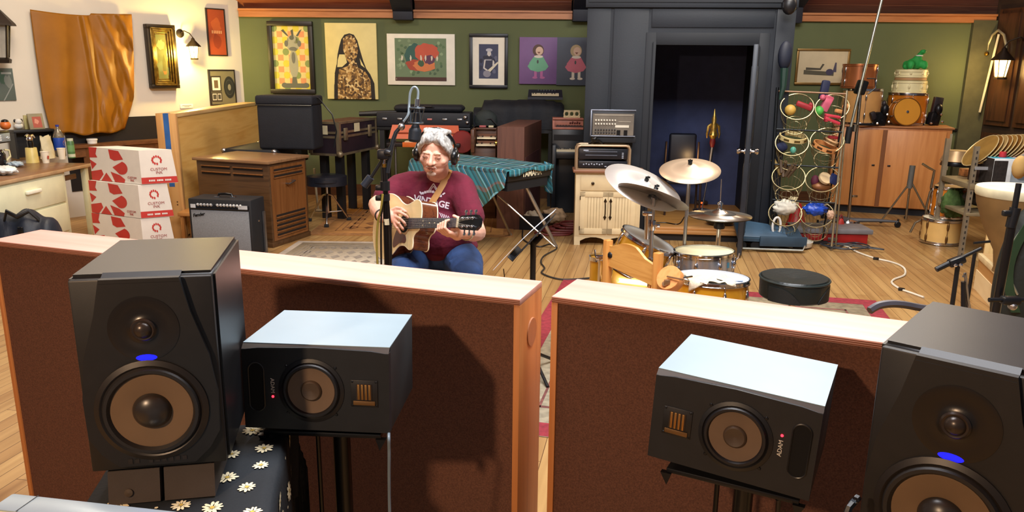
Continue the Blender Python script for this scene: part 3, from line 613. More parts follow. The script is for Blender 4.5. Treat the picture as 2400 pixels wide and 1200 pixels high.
b=B(); b.rbox((.27,-.19,.22),(.05,.02,.04),bev=.005); b.rbox((.1,-.2,.25),(.08,.02,.05),bev=.008); b.build('buckle',M('#0b0d12',.25),t,each=True)
# three printed cartons
Cc=G(325,358,.95); Cl=G(208,349,.95); Cr=G(403,355,.95)
red=M('#c2332c',.55,var=.05); CAR=M('#e3dcd2',.65,var=.03)
ux=(Cr-Cc); ux.z=0; uy=(Cl-Cc); uy.z=0; ux.normalize(); uy=(uy-ux*uy.dot(ux)); dl=min(uy.length,.5); uy.normalize()
wl=.36; dl=.56; hh=.325; ang=math.atan2(ux.y,ux.x)
cdir=(Cl-Cc); cdir.z=0; dl=cdir.length; cdir.normalize(); ux=(Cr-Cc); ux.z=0; wl=ux.length; ux.normalize()
labs=('red and white printed carton, topmost of the stack of three','red and white printed carton in the middle of the stack','red and white printed carton at the bottom of the stack')
for i in range(3):
    z=.95-.325*(i+1)+.025; o=Cc+ux*(.0 if i==0 else -.03)+cdir*(.01*i); o.z=z
    t=thing('printed_carton',labs[i],'box',o,0,'stacked printed cartons')
    w2=wl+(.03 if i==0 else 0)
    c=[V((0,0,0)),ux*w2,ux*wl+cdir*dl,cdir*dl]; zz=.32; b=B()
    b.hexa([q for q in c]+[q+V((0,0,zz)) for q in (c[0],ux*(w2-.035),ux*(wl-.035)+cdir*dl,c[3])]); b.build('carton_body',CAR,t)
    nf=V((-cdir.y,cdir.x,0)); nf=-nf if nf.dot(V((0,-1,0)))<0 else nf          # long face normal
    def LF(u,v,e=.0015): return cdir*(dl*(1-u))+V((0,0,zz*(1-v)))+nf*e
    b=B()
    def rp(pts,e=.0015): b.poly([LF(u,v,e) for u,v in pts])
    def arc(cu,cv,ru,rv,a0,a1,n=9): return [(cu+ru*cos(a0+(a1-a0)*k/n),cv+rv*sin(a0+(a1-a0)*k/n)) for k in range(n+1)]
    rp([(.0,.0),(.17,.0),(.13,.2),(.16,.3),(.0,.32)]); rp([(.4,.03),(.6,.06),(.68,.3),(.5,.36),(.42,.3)])
    rp([(.0,.38),(.13,.5),(.02,.68)]); rp([(.45,.56)]+arc(.62,.56,.13,.2,-1.3,1.9))
    rp([(.0,.74),(.22,.66),(.25,.8),(.15,1),(0,1)]); rp([(.31,.74),(.42,1),(.19,1)]); rp([(.4,.7),(.58,.78),(.68,.9),(.66,1),(.47,1)])
    b.build('red_print',red,t,sharp=None)
    TX=M('#a33a35',.6)
    for s_,v in (('CUSTOM',.83),('INK',.91)):
        pc=LF(.82,v,.002); text(s_,'lettering',TX,t,fr(pc,-cdir,(0,0,1)),.03,.0006)
    ne=V((ux.y,-ux.x,0)); 
    def EF(u,v,e=.002): return ux*((w2-.035*(1-v))*u)+V((0,0,zz*(1-v)))+ne*e
    b=B(); b.poly([EF(0,.8),EF(1,.8),EF(1,.99),EF(0,.99)])
    for k in range(12):
        if k in (2,): continue
        a=2*PI*k/12; c0=(.5+.13*cos(a),.3+.1*sin(a)*1.1); 
        b.poly([EF(c0[0]+.035*cos(a+q)*.9,c0[1]+.04*sin(a+q)) for q in (0,.9,2.1,3.14,4.2,5.4)])
    b.build('logo_print',red,t,sharp=None)
    for s_,v in (('CUSTOM',.57),('INK',.67)): text(s_,'lettering',TX,t,fr(EF(.52,v,.003),ux,(0,0,1)),.036,.0006)
    b=B(); 
    for k in range(14):
        if k%5==4: continue
        b.poly([EF(.2+k*.045,.875,.0035),EF(.235+k*.045,.87,.0035),EF(.235+k*.045,.92,.0035),EF(.2+k*.045,.925,.0035)])
    b.build('band_script',WHT,t,sharp=None)
# wooden partition with blue tape
F0=P(372,262,7.85); F1=P(410,266,7.85); zt=F1.z; Fb=G(612,238,zt); dv=Fb-F1; dv.z=0; dv.normalize()
rzp=math.atan2(dv.y,dv.x)
t=thing('partition_panel','tall yellow plywood partition panel with strip of blue tape','partition',(F1.x,F1.y,0),rzp)
PW=wood('#dca452','#ecbc6c','x',.4,.5); Lp=2.7
b=B(); b.box(.03,Lp,.0,.17,.02,zt-.04); b.build('plywood_face',PW,t)
b=B(); b.box(.0,Lp,-.012,.185,zt-.04,zt,.004); b.build('top_rail',wood('#c49a63','#dcb77f','x',.5),t)
tw=.19
b=B(); b.box(-.02,.03,-.012,tw,0,zt,.004); eb=b.build('end_post',wood('#b5814a','#c99a60','z',.4),t)
b=B(); b.box(-.0215,-.02,.06,.115,zt*.42,zt+.001); b.box(-.0215,.035,.06,.115,zt,zt+.0015); b.build('tape_strip',M('#2a5c9c',.5),eb,label='blue tape strip')
b=B(); 
for z in (.35,.38): b.lathe([(.0,0),(.008,.001)],(-.0205,.12,z),(-1,0,0),10); b.lathe([(.0,0),(.008,.001)],(-.0205,.05,z),(-1,0,0),10)
b.build('knot',M('#5a3519',.6),eb,each=True)
# combo amplifier
A0=G(597,608); A1=G(452,601); dv=A0-A1; rza=math.atan2(dv.y,dv.x); wa=dv.length
t=thing('guitar_amplifier','black combo guitar amplifier with silver-grey grille before wooden cabinet','amplifier',(A0.x,A0.y,0),rza)
ha=P(593,470,A0.y).z; b=B(); b.box(-wa,0,0,.27,.02,ha,.012); cb=b.build('cabinet',TOLEX,t)
b=B(); b.box(-wa+.025,-.025,-.006,0,.05,ha-.105,.003); b.build('grille_cloth',M('#7d8186',.75,bump=.8,bsc=260,var=.1,sc=120),t)
b=B(); b.hexa([(-wa+.02,-.012,ha-.095),(-.02,-.012,ha-.095),(-.02,.03,ha-.02),(-wa+.02,.03,ha-.02),(-wa+.02,-.016,ha-.09),(-.02,-.016,ha-.09),(-.02,.02,ha-.012),(-wa+.02,.02,ha-.012)]); pn=b.build('control_panel',BLKP,t)
for k in range(14):
    x=-wa+.1+k*(wa-.2)/13
    if k==5: continue
    b=B(); b.lathe([(.014,0),(.011,.016),(0,.017)],(x,.0,ha-.058),(0,-.8,.6),12); b.build('knob',M('#c9ccd0',.3,.6),pn)
b=B(); b.box(-wa+.03,-wa+.08,-.014,-.012,ha-.085,ha-.05); b.box(-.12,-.03,-.014,-.012,ha-.085,ha-.05); b.build('panel_print',M('#b8bcc0',.4),pn,each=True)
b=B(); b.tube([(-wa*.62,.12,ha),(-wa*.6,.12,ha+.03),(-wa*.5,.12,ha+.035),(-wa*.4,.12,ha+.03),(-wa*.38,.12,ha)],.012,10); b.build('carry_handle',BLKP,t)
b=B(); b.rbox((-wa*.63,.12,ha+.004),(.05,.035,.012),bev=.003); b.rbox((-wa*.37,.12,ha+.004),(.05,.035,.012),bev=.003); b.build('handle_bracket',CHROME,t,each=True)
text('Fender','logo_script',M('#23252a',.3,.6),t,fr((-wa+.1,-.009,ha-.15),(1,0,.18),(0,0,1)),.042,.002,shear=.35,bold=.0006)
b=B(); b.rbox((.002,.13,ha*.62),(.006,.02,.02),bev=.002); b.build('side_button',CHROME,t)
b=B(); b.box(.004,.02,.2,.235,0,ha*.75); b.build('tilt_leg',M('#8e9094',.35,.9),t)
p=G(449,566)+V((-.02,.05,0)); t=thing('wooden_stool','small wooden stool edge between partition and guitar amplifier','stool',p)
b=B(); b.box(-.1,.06,-.05,.2,.26,.3,.006); b.build('seat',wood('#a06a36','#b88046','x'),t)
for x,y in ((.02,-.03),(-.08,-.03),(.02,.17),(-.08,.17)): b=B(); b.box(x,x+.03,y,y+.03,0,.26); b.build('leg',wood('#a06a36','#b88046','z'),t)
# organ speaker cabinet
c0=G(640,581); c1=G(710,553); zt=P(633,378,c0.y).z; cl_=G(473,368,zt); dx=(c0-cl_); 
dvx=V((c0.x-cl_.x,c0.y-cl_.y,0)); rzl=rad(-20); ex=V((cos(rzl),sin(rzl),0)); ey=V((-sin(rzl),cos(rzl),0)); dd=.62; ww=.86
t=thing('organ_speaker_cabinet','tall walnut speaker cabinet with louvred slots behind guitar amplifier','speaker cabinet',(c0.x,c0.y,0),rzl)
WAL=wood('#402b19','#573c24','x',.7,.35); WAV=wood('#6a4020','#80522c','z',.7,.3)
b=B(); b.box(-ww,0,0,dd,.0,zt-.03,.004); b.build('carcass',WAL,t)
b=B(); b.box(-ww-.03,.03,-.03,dd+.03,zt-.03,zt,.008); b.build('top_panel',wood('#75553a','#8c6a4a','x',.6,.3),t)
b=B(); b.box(-.001,.004,.03,dd-.03,.06,zt-.06); b.build('end_panel',WAV,t)
b=B(); b.box(-ww-.01,.01,-.012,dd+.012,0,.05,.004); b.build('plinth',WAL,t)
SL=M('#1c120b',.7)
b=B()
for x0,x1 in ((-ww+.06,-ww*.52),(-ww*.48,-.06)):
    for z in (zt-.09,zt-.15): b.box(x0,x1,-.003,.001,z-.014,z+.014)
for z in (zt-.1,zt-.16): b.box(.003,.0062,.08,dd-.08,z-.012,z+.012)
for k in range(5): b.box(.003,.0062,.08,dd-.06,.1+k*.048,.125+k*.048)
b.build('louvre_slot',SL,t,each=True)
b=B()
for x0,x1 in ((-ww+.06,-ww*.52),(-ww*.48,-.06)):
    for z in (zt-.09,zt-.15): b.rbox(((x0+x1)/2,-.008,z+.012),(x1-x0,.018,.012),bev=.004)
for z in (zt-.1,zt-.16): b.rbox((.01,dd/2,z-.014),(.016,dd-.14,.012),bev=.004)
for k in range(5): b.rbox((.01,dd/2+.01,.098+k*.048),(.016,dd-.13,.012),bev=.004)
b.build('louvre_lip',WAV,t,each=True)
b=B(); b.tube([(.006,dd*.42,zt-.25),(.045,dd*.42,zt-.25),(.05,dd*.5,zt-.24),(.045,dd*.58,zt-.23),(.006,dd*.58,zt-.23)],.009,8); b.build('side_handle',STEEL,t)
# black organ case carrying a cube cover
z=.875; k0=G(645,352,z); k1=G(765,325,z); k1=k0+(k1-k0)*.6; ky=(k1-k0); ky.z=0; Lk=ky.length; rzk=math.atan2(ky.y,ky.x)
t=thing('keyboard_case','long black keyboard flight case with steel corners, on legs','flight case',(k0.x,k0.y,0),rzk)
b=B(); b.box(0,Lk,0,.62,z-.2,z,.012); b.build('case_body',TOLEX,t)
b=B()
for x,y in ((.02,.02),(Lk-.02,.02),(.02,.6),(Lk-.02,.6)):
    b.ball((x,y,z-.02),(.035,.035,.03),n=10); 
b.build('corner_cap',STEEL,t,each=True)
b=B(); b.lathe([(.02,0),(.02,.006),(.012,.008)],(Lk*.62,0,z-.1),(0,-1,0),12); b.build('latch',STEEL,t)
for x,y in ((.1,.05),(Lk-.12,.05),(.1,.54),(Lk-.12,.54)): b=B(); b.box(x,x+.07,y,y+.07,0,z-.2); b.build('leg',BLK,t)
p=P(680,328,8.42); t=thing('fabric_cube_cover','big black fabric covered cube standing on the long flight case','case',(p.x,p.y,z+.001),rad(-6))
wc=(P(745,300,8.42)-P(612,300,8.42)).length; hc=P(680,224,8.35).z-z
b=B(); b.box(-wc/2,wc/2,-.12,.2,0,hc-.09,.03,3); b.build('cover_body',M('#10131c',.8,bump=.6,bsc=120),t)
b=B(); b.box(-wc/2-.01,wc/2+.01,-.13,.21,hc-.1,hc,.025,3); b.build('lid',M('#12151f',.8,bump=.6,bsc=120),t)
b=B(); b.tube([(-wc/2,-.132,hc-.1),(wc/2,-.132,hc-.1)],.006,6); b.build('zip',BLKP,t)
b=B(); b.tube([(wc/2-.04,0,hc),(wc/2+.03,.02,hc-.03),(wc/2+.16,.05,hc-.2),(wc/2+.2,.05,hc-.38),(wc/2+.18,.0,hc-.55)],.008,6); b.build('cable',BLKP,t)
p=G(709,500); t=thing('grey_board','narrow grey board standing behind the walnut cabinet','board',(p.x,p.y+.1,0),rad(10)); b=B(); b.rbox((0,0,.33),(.09,.025,.66),bev=.003); b.build('board_panel',M('#6f6d5c',.6),t); b=B(); b.rbox((0,-.016,.33),(.02,.006,.64)); b.build('batten',M('#625f50',.6),t)
# open road case on black legs
z=1.14; k0=G(792,287,z); k1=G(885,263,z); ky=k1-k0; Lk=.95; rzk=math.atan2(ky.y,ky.x)-rad(14)
t=thing('road_case','worn brown road case with riveted steel edges on black stand','flight case',(k0.x,k0.y,0),rzk)
BRN=M('#4a2a20',.6,var=.25); EDG=M('#8d8067',.4,.6,var=.2); PUR=M('#231722',.55)
hh=.36; dd=.36
b=B(); b.box(0,Lk,0,dd,z-hh,z-.14); b.build('case_base',PUR,t)
b=B(); b.box(0,Lk,0,dd,z-.13,z-.004); b.build('case_lid',PUR,t)
b=B(); b.box(.012,Lk-.012,.012,dd-.012,z-.005,z); b.build('lid_top',BRN,t)
b=B()
for zz in (z-hh,z-.16,z-.11,z): 
    for q in ((-.008,Lk+.008,-.008,.012),(-.008,.012,-.008,dd+.008)): b.box(q[0],q[1],q[2],q[3],zz-.022,zz+.004)
for x,y in ((0,0),(Lk,0),(0,dd)): b.box(x-.022,x+.022,y-.022,y+.022,z-hh,z)
b.build('edge_strip',EDG,t)
for x in (Lk*.14,Lk*.78): b=B(); b.rbox((x,-.02,z-.14),(.07,.025,.14),bev=.005); b.build('latch',EDG,t)
b=B(); b.rbox((Lk*.45,-.012,z-.08),(.13,.004,.1)); b.rbox((-.012,dd*.5,z-.09),(.004,.1,.1)); b.build('paper_label',M('#d6cba4',.7),t,each=True)
b=B(); b.ball((0,-.01,z-hh),.04,n=10); b.ball((Lk,-.01,z-hh),.04,n=10); b.build('corner_cap',EDG,t,each=True)
for x,y in ((.15,.08),(Lk-.15,.08),(.15,dd-.08),(Lk-.15,dd-.08)): b=B(); b.box(x-.04,x+.04,y-.04,y+.04,0,z-hh); b.build('leg',BLK,t)
# drummer's stool at the back
p=G(770,523); zs=P(770,412,p.y).z
t=thing('round_stool','black saddle seat drum stool with chrome tripod on rug','stool',p,rad(10))
b=B(); b.grid(lambda u,v:((.23*(1-.22*max(0,cos(2*PI*u*1))**6)*min(1,v*1.15 if v<.8 else 1)*cos(2*PI*u-PI/2)),.19*min(1,v*1.15 if v<.8 else 1)*sin(2*PI*u-PI/2),zs+(.02-.05*v**4 if v<.85 else -.03-.5*(v-.85))),30,10); b.lathe([(.17,zs-.09),(.2,zs-.06),(.2,zs-.03)],n=30); b.build('seat',M('#1d2029',.35),t)
b=B(); b.cyl((0,0,.12),(0,0,zs-.08),.016); b.build('post',CHROME,t)
for k in range(3):
    a=2*PI*k/3+.5; b=B(); e=(.26*cos(a),.26*sin(a),.02); b.tube([(0,0,.34),(.06*cos(a),.06*sin(a),.32),e],.011,8); b.tube([(0,0,.13),(.17*cos(a),.17*sin(a),.125)],.007,6); lg=b.build('leg',CHROME,t)
    b=B(); b.rbox((e[0],e[1],.02),(.05,.04,.04),bev=.008); b.build('rubber_foot',RUB,lg)
# white stand pole beside that stool
p=G(744,500)+V((-.03,.15,0)); zz=P(738,395,p.y).z; b=B(); b.cyl(p,(p.x-.02,p.y,zz),.014); b.lathe([(.05,0),(.05,.012),(.02,.03)],(p.x,p.y,0)); o=b.build('floor_pole',M('#b9ab8f',.4)); tag(o,'slim pale upright pole left of the saddle stool','pole')
# ------------------------------------------------------------------ keyboards along the back, cabinet, booth furniture
def bxp(o,x0,x1,Y,y0,y1,dy):        # local half width / heights for a box whose front shows there
    return P(x0,y0,Y),P(x1,y1,Y)
# long black cases on top of each other
Yk=9.75
def frame_at(name,label,cat,x0,x1,ybot,Y,rz=rad(-2),group=None):
    a=P(x0,ybot,Y);c=P(x1,ybot,Y); m=(a+c)/2; t=thing(name,label,cat,m,rz,group); return t,(c-a).length/2,m
t,hw,m=frame_at('keyboard_bag','long soft black keyboard bag lying on the latched case','bag',925,1088,262,Yk)
zt=P(1000,253,Yk).z-m.z+.04
b=B(); b.box(-hw,hw,-.12,.2,0,zt,.05,3); b.build('bag_body',M('#10131c',.75,bump=.5,bsc=20),t)
b=B(); b.tube([(-hw*.2,-.1,zt*.5),(-hw*.1,-.13,zt*.8),(hw*.1,-.13,zt*.8),(hw*.2,-.1,zt*.5)],.012,6); b.build('bag_strap',BLK,t)
q=t; mb=m
t,hw,m=frame_at('latched_case','long black instrument case with a row of latches','case',888,1105,296,Yk)
zt=mb.z-m.z-.002
b=B(); b.box(-hw,hw,-.16,.26,0,zt,.015); b.build('case_body',M('#12151e',.6,bump=.3,bsc=120),t)
for k in range(6):
    x=-hw*.82+k*hw*.32; b=B(); b.rbox((x,-.165,zt*.55),(.06,.015,.022),bev=.004); b.build('latch',STEEL if k!=3 else M('#b06a66',.4),t)
b=B(); b.ball((hw*.9,-.16,zt*.7),.03,n=10); b.ball((hw*.94,-.16,zt*.35),.025,n=10); b.build('corner_cap',STEEL,t,each=True)
# legs / table under the case
tb,hw2,m2=frame_at('keyboard_stand','dark folding stand carrying the latched case','stand',888,1105,296,Yk)
tb.location.z=0; zs=m.z-.003
b=B(); b.box(-hw2,hw2,-.14,.24,zs-.04,zs,.005); b.build('stand_top',BLK,tb)
for x in (-hw2+.06,hw2-.06):
    for y in (-.1,.2): b=B(); b.box(x-.03,x+.03,y-.03,y+.03,0,zs-.04); b.build('leg',BLK,tb)
b=B(); p0=P(846,266,Yk); b.tube([p0+V((.0,-.1,.0)),p0+V((.2,-.1,.01)),p0+V((.45,-.05,.02))],[.03,.035,.03],8); o=b.build('microphone_stand_bag',BLK); 
tag(o,'slim black tube bag end poking out left of the latched case','bag')
# orange combo organ
ORG=M('#c4521f',.4,var=.06); Yo=9.35
t,hw,m=frame_at('combo_organ','orange red combo organ with open lid below the latched case','organ',905,1078,345,Yo)
zk=P(1000,336,Yo).z-m.z; zl=P(1000,328,Yo).z-m.z; zu=P(1000,296,Yo).z-m.z
b=B(); b.box(-hw,hw,0,.2,0,zk,.008); b.build('organ_body',M('#1c1413',.5),t)
b=B(); b.box(-hw*.55,hw*.9,-.03,0,.0,zk+.012,.004); b.build('front_panel',M('#d46a2a',.4),t)
b=B(); b.hexa([(-hw*.98,.11,zl),(hw*.98,.11,zl),(hw*.98,.14,zl),(-hw*.98,.14,zl),(-hw*.9,.18,zu),(hw*.92,.18,zu),(hw*.92,.21,zu),(-hw*.9,.21,zu)]); ld=b.build('lid',ORG,t)
b=B(); b.rbox((0,.135,zl+(zu-zl)*.42),(hw*1.7,.012,.02),bev=.003); b.build('lid_groove',M('#8a3412',.5),ld)
b=B(); b.lathe([(.13,0),(.14,.02),(.13,.04)],(hw+.02,.12,.06),(0,-1,0),20); b.build('side_cheek',M('#7c1f1e',.4),t)
b=B(); b.box(-hw*.5,hw*.85,-.005,.12,zk,zk+.02); b.build('keys',IV,t)
for x in (-hw*.8,hw*.8): b=B(); b.tube([(x,.1,0),(x,.1,-m.z+.01)],.014,8); b.build('leg',STEEL,t)
# black bag heap and synth
Yb=10.15
t,hw,m=frame_at('gig_bag','big slumped black padded gig bag between the two organs','bag',1112,1320,300,Yb)
zt=P(1200,233,Yb).z-m.z
b=B()
def bagf(u,v):
    x=-hw+2*hw*u; prof=[.55,.95,1.,.99,.97,.99,1.02,1.03,1.,.93,.9][min(10,int(u*10))]*.6+.4*[.95,1.,.99,.97,.99,1.02,1.03,1.,.93,.9,.7][min(10,int(u*10))]
    a=PI*v; return V((x,-.22*cos(a)*(1+.05*sin(u*23)),max(0,zt*prof*sin(a)**.35)))
b.grid(bagf,36,16); b.poly([(-hw,-.2,0),(-hw,.2,0),(-hw,.18,zt*.6),(-hw,-.18,zt*.6)]); b.build('bag_body',M('#11161f',.7,bump=.6,bsc=14),t,sharp=60)
b=B(); b.tube([(-hw*.9,-.22,.05),(-hw*.82,-.24,zt*.3),(-hw*.6,-.25,zt*.35),(-hw*.45,-.24,zt*.1)],.014,6); b.build('bag_strap',BLK,t)
b=B(); b.ball((-hw*.72,-.2,zt*.28),(.16,.06,.14)); b.build('bag_pocket',M('#2a3332',.7,bump=.4,bsc=30),t)
gb=m.z
tb,hw2,m2=frame_at('bench_table','black low table carrying slumped gig bag','table',1116,1300,300,Yb); tb.location.z=0
b=B(); b.box(-hw2,hw2,-.2,.22,gb-.05,gb-.003); b.build('table_top',BLK,tb)
for x in (-hw2+.05,hw2-.05):
    for y in (-.16,.18): b=B(); b.box(x-.03,x+.03,y-.03,y+.03,0,gb-.05); b.build('leg',BLK,tb)
Ys=10.2
t,hw,m=frame_at('mini_synth','small dark synthesizer with white keys on top of black bag','keyboard',1237,1318,243,Ys)
m.z=max(m.z,gb+zt*1.0+.004); t.location.z=m.z; hz=.04
b=B(); b.hexa([(-hw,-.1,0),(hw,-.1,0),(hw,.1,0),(-hw,.1,0),(-hw,-.1,.03),(hw,-.1,.03),(hw*.97,.1,.12),(-hw*.97,.1,.12)]); b.build('case',M('#1d212c',.5),t)
b=B(); b.rbox((0,-.06,.062),(hw*1.55,.06,.012),Euler((rad(24),0,0)).to_matrix()); kb=b.build('white_keys',IV,t)
for k in range(10):
    if k%7 in(2,6): continue
    b=B(); b.rbox((-hw*.7+k*hw*.155,-.045,.078),(.012,.03,.01),Euler((rad(24),0,0)).to_matrix()); b.build('black_key',BLKP,kb)
for k in range(7): b=B(); b.lathe([(.008,0),(.006,.016),(0,.017)],(-hw*.4+k*hw*.16,.06,.105),(0,-.4,.9),8); b.build('knob',M('#5d6470',.4),t)
# two-manual organ
Yh=9.0
t,hw,m=frame_at('two_manual_organ','brown two-manual electronic organ half hidden by big brown cabinet','organ',1105,1161,352,Yh)
z1=P(1140,303,Yh).z-m.z
b=B(); b.box(-hw,hw,0.05,.5,-m.z,.03,.004); b.box(-hw,-hw+.04,-.1,.5,-.02,z1,.006); b.box(-hw,hw,.25,.5,.03,z1,.006); b.box(-hw,hw,.2,.5,z1-.02,z1,.004); b.build('organ_case',wood('#4a2c1c','#5f3a24','x'),t)
for z_,y_ in ((.05,-.02),(.12,.1)):
    b=B(); b.box(-hw*.6,hw,y_,y_+.12,z_,z_+.02); kb=b.build('white_keys',IV,t)
    for k in range(14):
        if k%7 in(2,6): continue
        b=B(); b.box(-hw*.56+k*.05,-hw*.56+k*.05+.012,y_+.04,y_+.12,z_+.02,z_+.032); b.build('black_key',BLKP,kb)
    b=B(); b.box(-hw*.6,hw,y_+.12,y_+.14,z_,z_+.05); b.build('key_rail',wood('#5a3624','#6e452c','x'),t)
b=B(); b.rbox((-.03,.3,z1+.012),(.08,.06,.02),bev=.004); b.build('block',M('#b2595c',.5),t); b=B(); b.rbox((.07,.3,z1+.012),(.06,.06,.02),bev=.004); b.build('block',M('#d8cba6',.5),t)
# big brown cabinet (back and side of an organ)
c0=P(1229,298,8.42); c0.z=0; zt=P(1229,298,8.42).z; e=G(1292,272,zt); dv=e-c0; dv.z=0
t=thing('organ_cabinet','plain brown organ cabinet seen from behind, taller than blanket-covered keyboard','organ',c0,0)
l=P(1165,298,8.46)-c0; l.z=0; dv=dv.normalized()*1.25; Z=V((0,0,zt)); o=V((0,0,0))
b=B(); b.hexa([l,o,dv,dv+l,l*.985+Z,o+Z,dv+Z,dv+l+Z]); cb=b.build('cabinet_body',wood('#54332a','#6b4436','z',.5,.55),t)
b=B(); u_=dv.normalized(); n_=V((u_.y,-u_.x,0)); 
b.hexa([u_*.1+n_*.004+V((0,0,.1)),u_*1.1+n_*.004+V((0,0,.1)),u_*1.1-n_*.01+V((0,0,.1)),u_*.1-n_*.01+V((0,0,.1)),u_*.1+n_*.004+V((0,0,.8)),u_*1.1+n_*.004+V((0,0,.8)),u_*1.1-n_*.01+V((0,0,.8)),u_*.1-n_*.01+V((0,0,.8))]); b.build('side_panel',wood('#4a2a2a','#5d3836','z',.5,.5),t)
b=B(); b.lathe([(.03,0),(.03,.02)],l+V((-.0,.02,zt-.18)),(-1,0,0)); b.build('hinge_knob',BRASS,t)
# upright piano, toy piano
Yp=9.3
t,hw,m=frame_at('upright_piano','black upright piano with exposed keys beside isolation booth','piano',1294,1378,352,Yp); t.location.z=0
zk=m.z; zt=P(1330,304,Yp+.2).z
b=B(); b.box(-hw,hw,.2,.62,0,zt,.006); b.box(-hw,hw,-.02,.2,zk-.1,zk-.02,.004); b.box(-hw,-hw+.05,-.05,.2,0,zk+.06,.004); b.box(hw-.05,hw,-.05,.2,0,zk+.06,.004); b.build('piano_case',M('#15181c',.35),t)
b=B(); b.box(-hw+.05,hw-.05,0,.15,zk-.02,zk+.005); kb=b.build('white_keys',IV,t)
for k in range(26):
    if k%7 in(2,6): continue
    b=B(); b.box(-hw+.07+k*.0235,-hw+.083+k*.0235,.06,.15,zk+.005,zk+.017); b.build('black_key',BLKP,kb)
b=B(); b.box(-hw+.02,hw-.02,.19,.2,zk+.1,zt-.06); b.build('front_panel',M('#1c2026',.3),t)
PK=M('#c07a66',.45)
pt=zt
a=P(1298,303,Yp);c=P(1372,303,Yp); m=(a+c)/2
t=thing('toy_piano','small pinkish wooden toy piano on the black upright piano','toy piano',(m.x,Yp+.35,pt+.001),rad(-2)); hw=(c-a).length/2; hz=P(1330,276,Yp).z-P(1330,303,Yp).z
b=B(); b.box(-hw,hw,-.12,.12,0,.03,.004); b.box(-hw+.02,hw,-.08,.12,.03,hz-.02,.004); b.box(-hw,hw,-.11,.12,hz-.02,hz,.004); b.hexa([(-hw,-.12,.03),(-hw+.025,-.12,.03),(-hw+.025,.1,.03),(-hw,.1,.03),(-hw,-.08,hz-.02),(-hw+.025,-.08,hz-.02),(-hw+.025,.1,hz-.02),(-hw,.1,hz-.02)]); b.build('body',PK,t)
b=B(); b.box(-hw+.04,hw,-.125,-.08,.03,.045); 
for k in range(9): b.box(-hw+.05+k*.035,-hw+.075+k*.035,-.11,-.08,.045,.052)
b.build('keys',M('#3a1f1c',.5),t)
b=B(); 
for k in range(5): b.rbox((hw*.15+k*.028,-.0825,hz*.55+.005*(k%2)),(.02,.003,.03 if k%2 else .022),Euler((0,.3,0)).to_matrix())
b.build('maker_mark',M('#5a241e',.5),t,sharp=None)
MSD=M('#dccba0',.5); w2=(P(1367,260,Yp)-P(1327,260,Yp)).length/2; h2=P(1345,258,Yp).z-P(1345,276,Yp).z; xo=hw*.25
b=B(); n=16
ring=lambda cx,cz,rx,rz:[(xo+cx+rx*cos(2*PI*k/n),0,hz+cz+rz*sin(2*PI*k/n)) for k in range(n)]
b.rbox((xo,0,hz+.012),(w2*2,.016,.024)); b.rbox((xo,0,hz+h2-.01),(w2*1.9,.016,.022))
for cx in (-.62,0,.62): b.tube(ring(cx*w2,h2*.5,w2*.3,h2*.4),.011,6,True)
b.build('music_desk',MSD,t,label='cream fretwork music desk')
# cream kitchen cabinet
c0=G(1345,574); c1=G(1500,578); w=(c1-c0).length*.98; zt=P(1345,397,c0.y).z; rzc=rad(-2)
t=thing('cream_cabinet','cream two-door cabinet with brown top carrying audio rack','cabinet',(c0.x,c0.y,0),rzc); D=.22
b=B(); b.box(0,w,0.0,D,.09,zt-.03,.003)
for x in (0,w-.06): b.box(x,x+.06,0,D,0,.09)
n=10; b.prism([(.06,.09),(w-.06,.09)]+[(w-.06-(w-.12)*k/n,.045+.04*abs(sin(2*PI*k/n))**.7) for k in range(n+1)],0,.02); b.build('carcass',CREAM,t)
b=B(); b.box(-.03,w+.03,-.04,D,zt-.03,zt,.008); b.build('top_board',wood('#7a5038','#8f6248','x',.8,.4),t)
b=B(); b.box(.05,w-.05,-.012,0,zt-.21,zt-.06,.004); dr=b.build('drawer',CREAM,t); KN=M('#3a2c1c',.35,.7)
for x in (.17,w-.17): b=B(); b.lathe([(.008,0),(.016,.012),(.016,.02),(0,.026)],(x,-.012,zt-.135),(0,-1,0),14); b.build('knob',KN,dr)
for s in (0,1):
    x0=.05 if s==0 else w/2+.003; x1=w/2-.003 if s==0 else w-.05; z0=.12; z1=zt-.225
    b=B(); b.box(x0,x1,-.012,0,z0,z1,.003)
    for q in ((x0,x1,z1-.05,z1),(x0,x1,z0,z0+.06),(x0,x0+.05,z0,z1),(x1-.05,x1,z0,z1)): b.box(q[0],q[1],-.018,-.01,q[2],q[3],.002)
    dr=b.build('door',CREAM,t)
    b=B()
    for k in range(1,6): b.box(x0+.05+(x1-x0-.1)*k/6-.002,x0+.05+(x1-x0-.1)*k/6+.002,-.0135,-.011,z0+.06,z1-.05)
    b.build('bead_groove',M('#9c875e',.6),dr,each=True)
    xk=x1-.024 if s==0 else x0+.024; zk=z0+(z1-z0)*.6
    b=B(); b.tube([(xk,-.02,zk+.07),(xk,-.045,zk+.04),(xk,-.045,zk-.04),(xk,-.02,zk-.07)],.006,8); b.prism([(xk-.016,zk+.08),(xk,zk+.115),(xk+.016,zk+.08),(xk,zk+.06)],-.024,-.016); b.prism([(xk-.016,zk-.08),(xk,zk-.06),(xk+.016,zk-.08),(xk,zk-.115)],-.024,-.016); b.build('handle',KN,dr)
    for z_ in (z1-.06,z0+.06): b=B(); b.cyl((x0 if s==0 else x1,-.015,z_-.02),(x0 if s==0 else x1,-.015,z_+.02),.005,n=8); b.build('hinge',KN,dr)
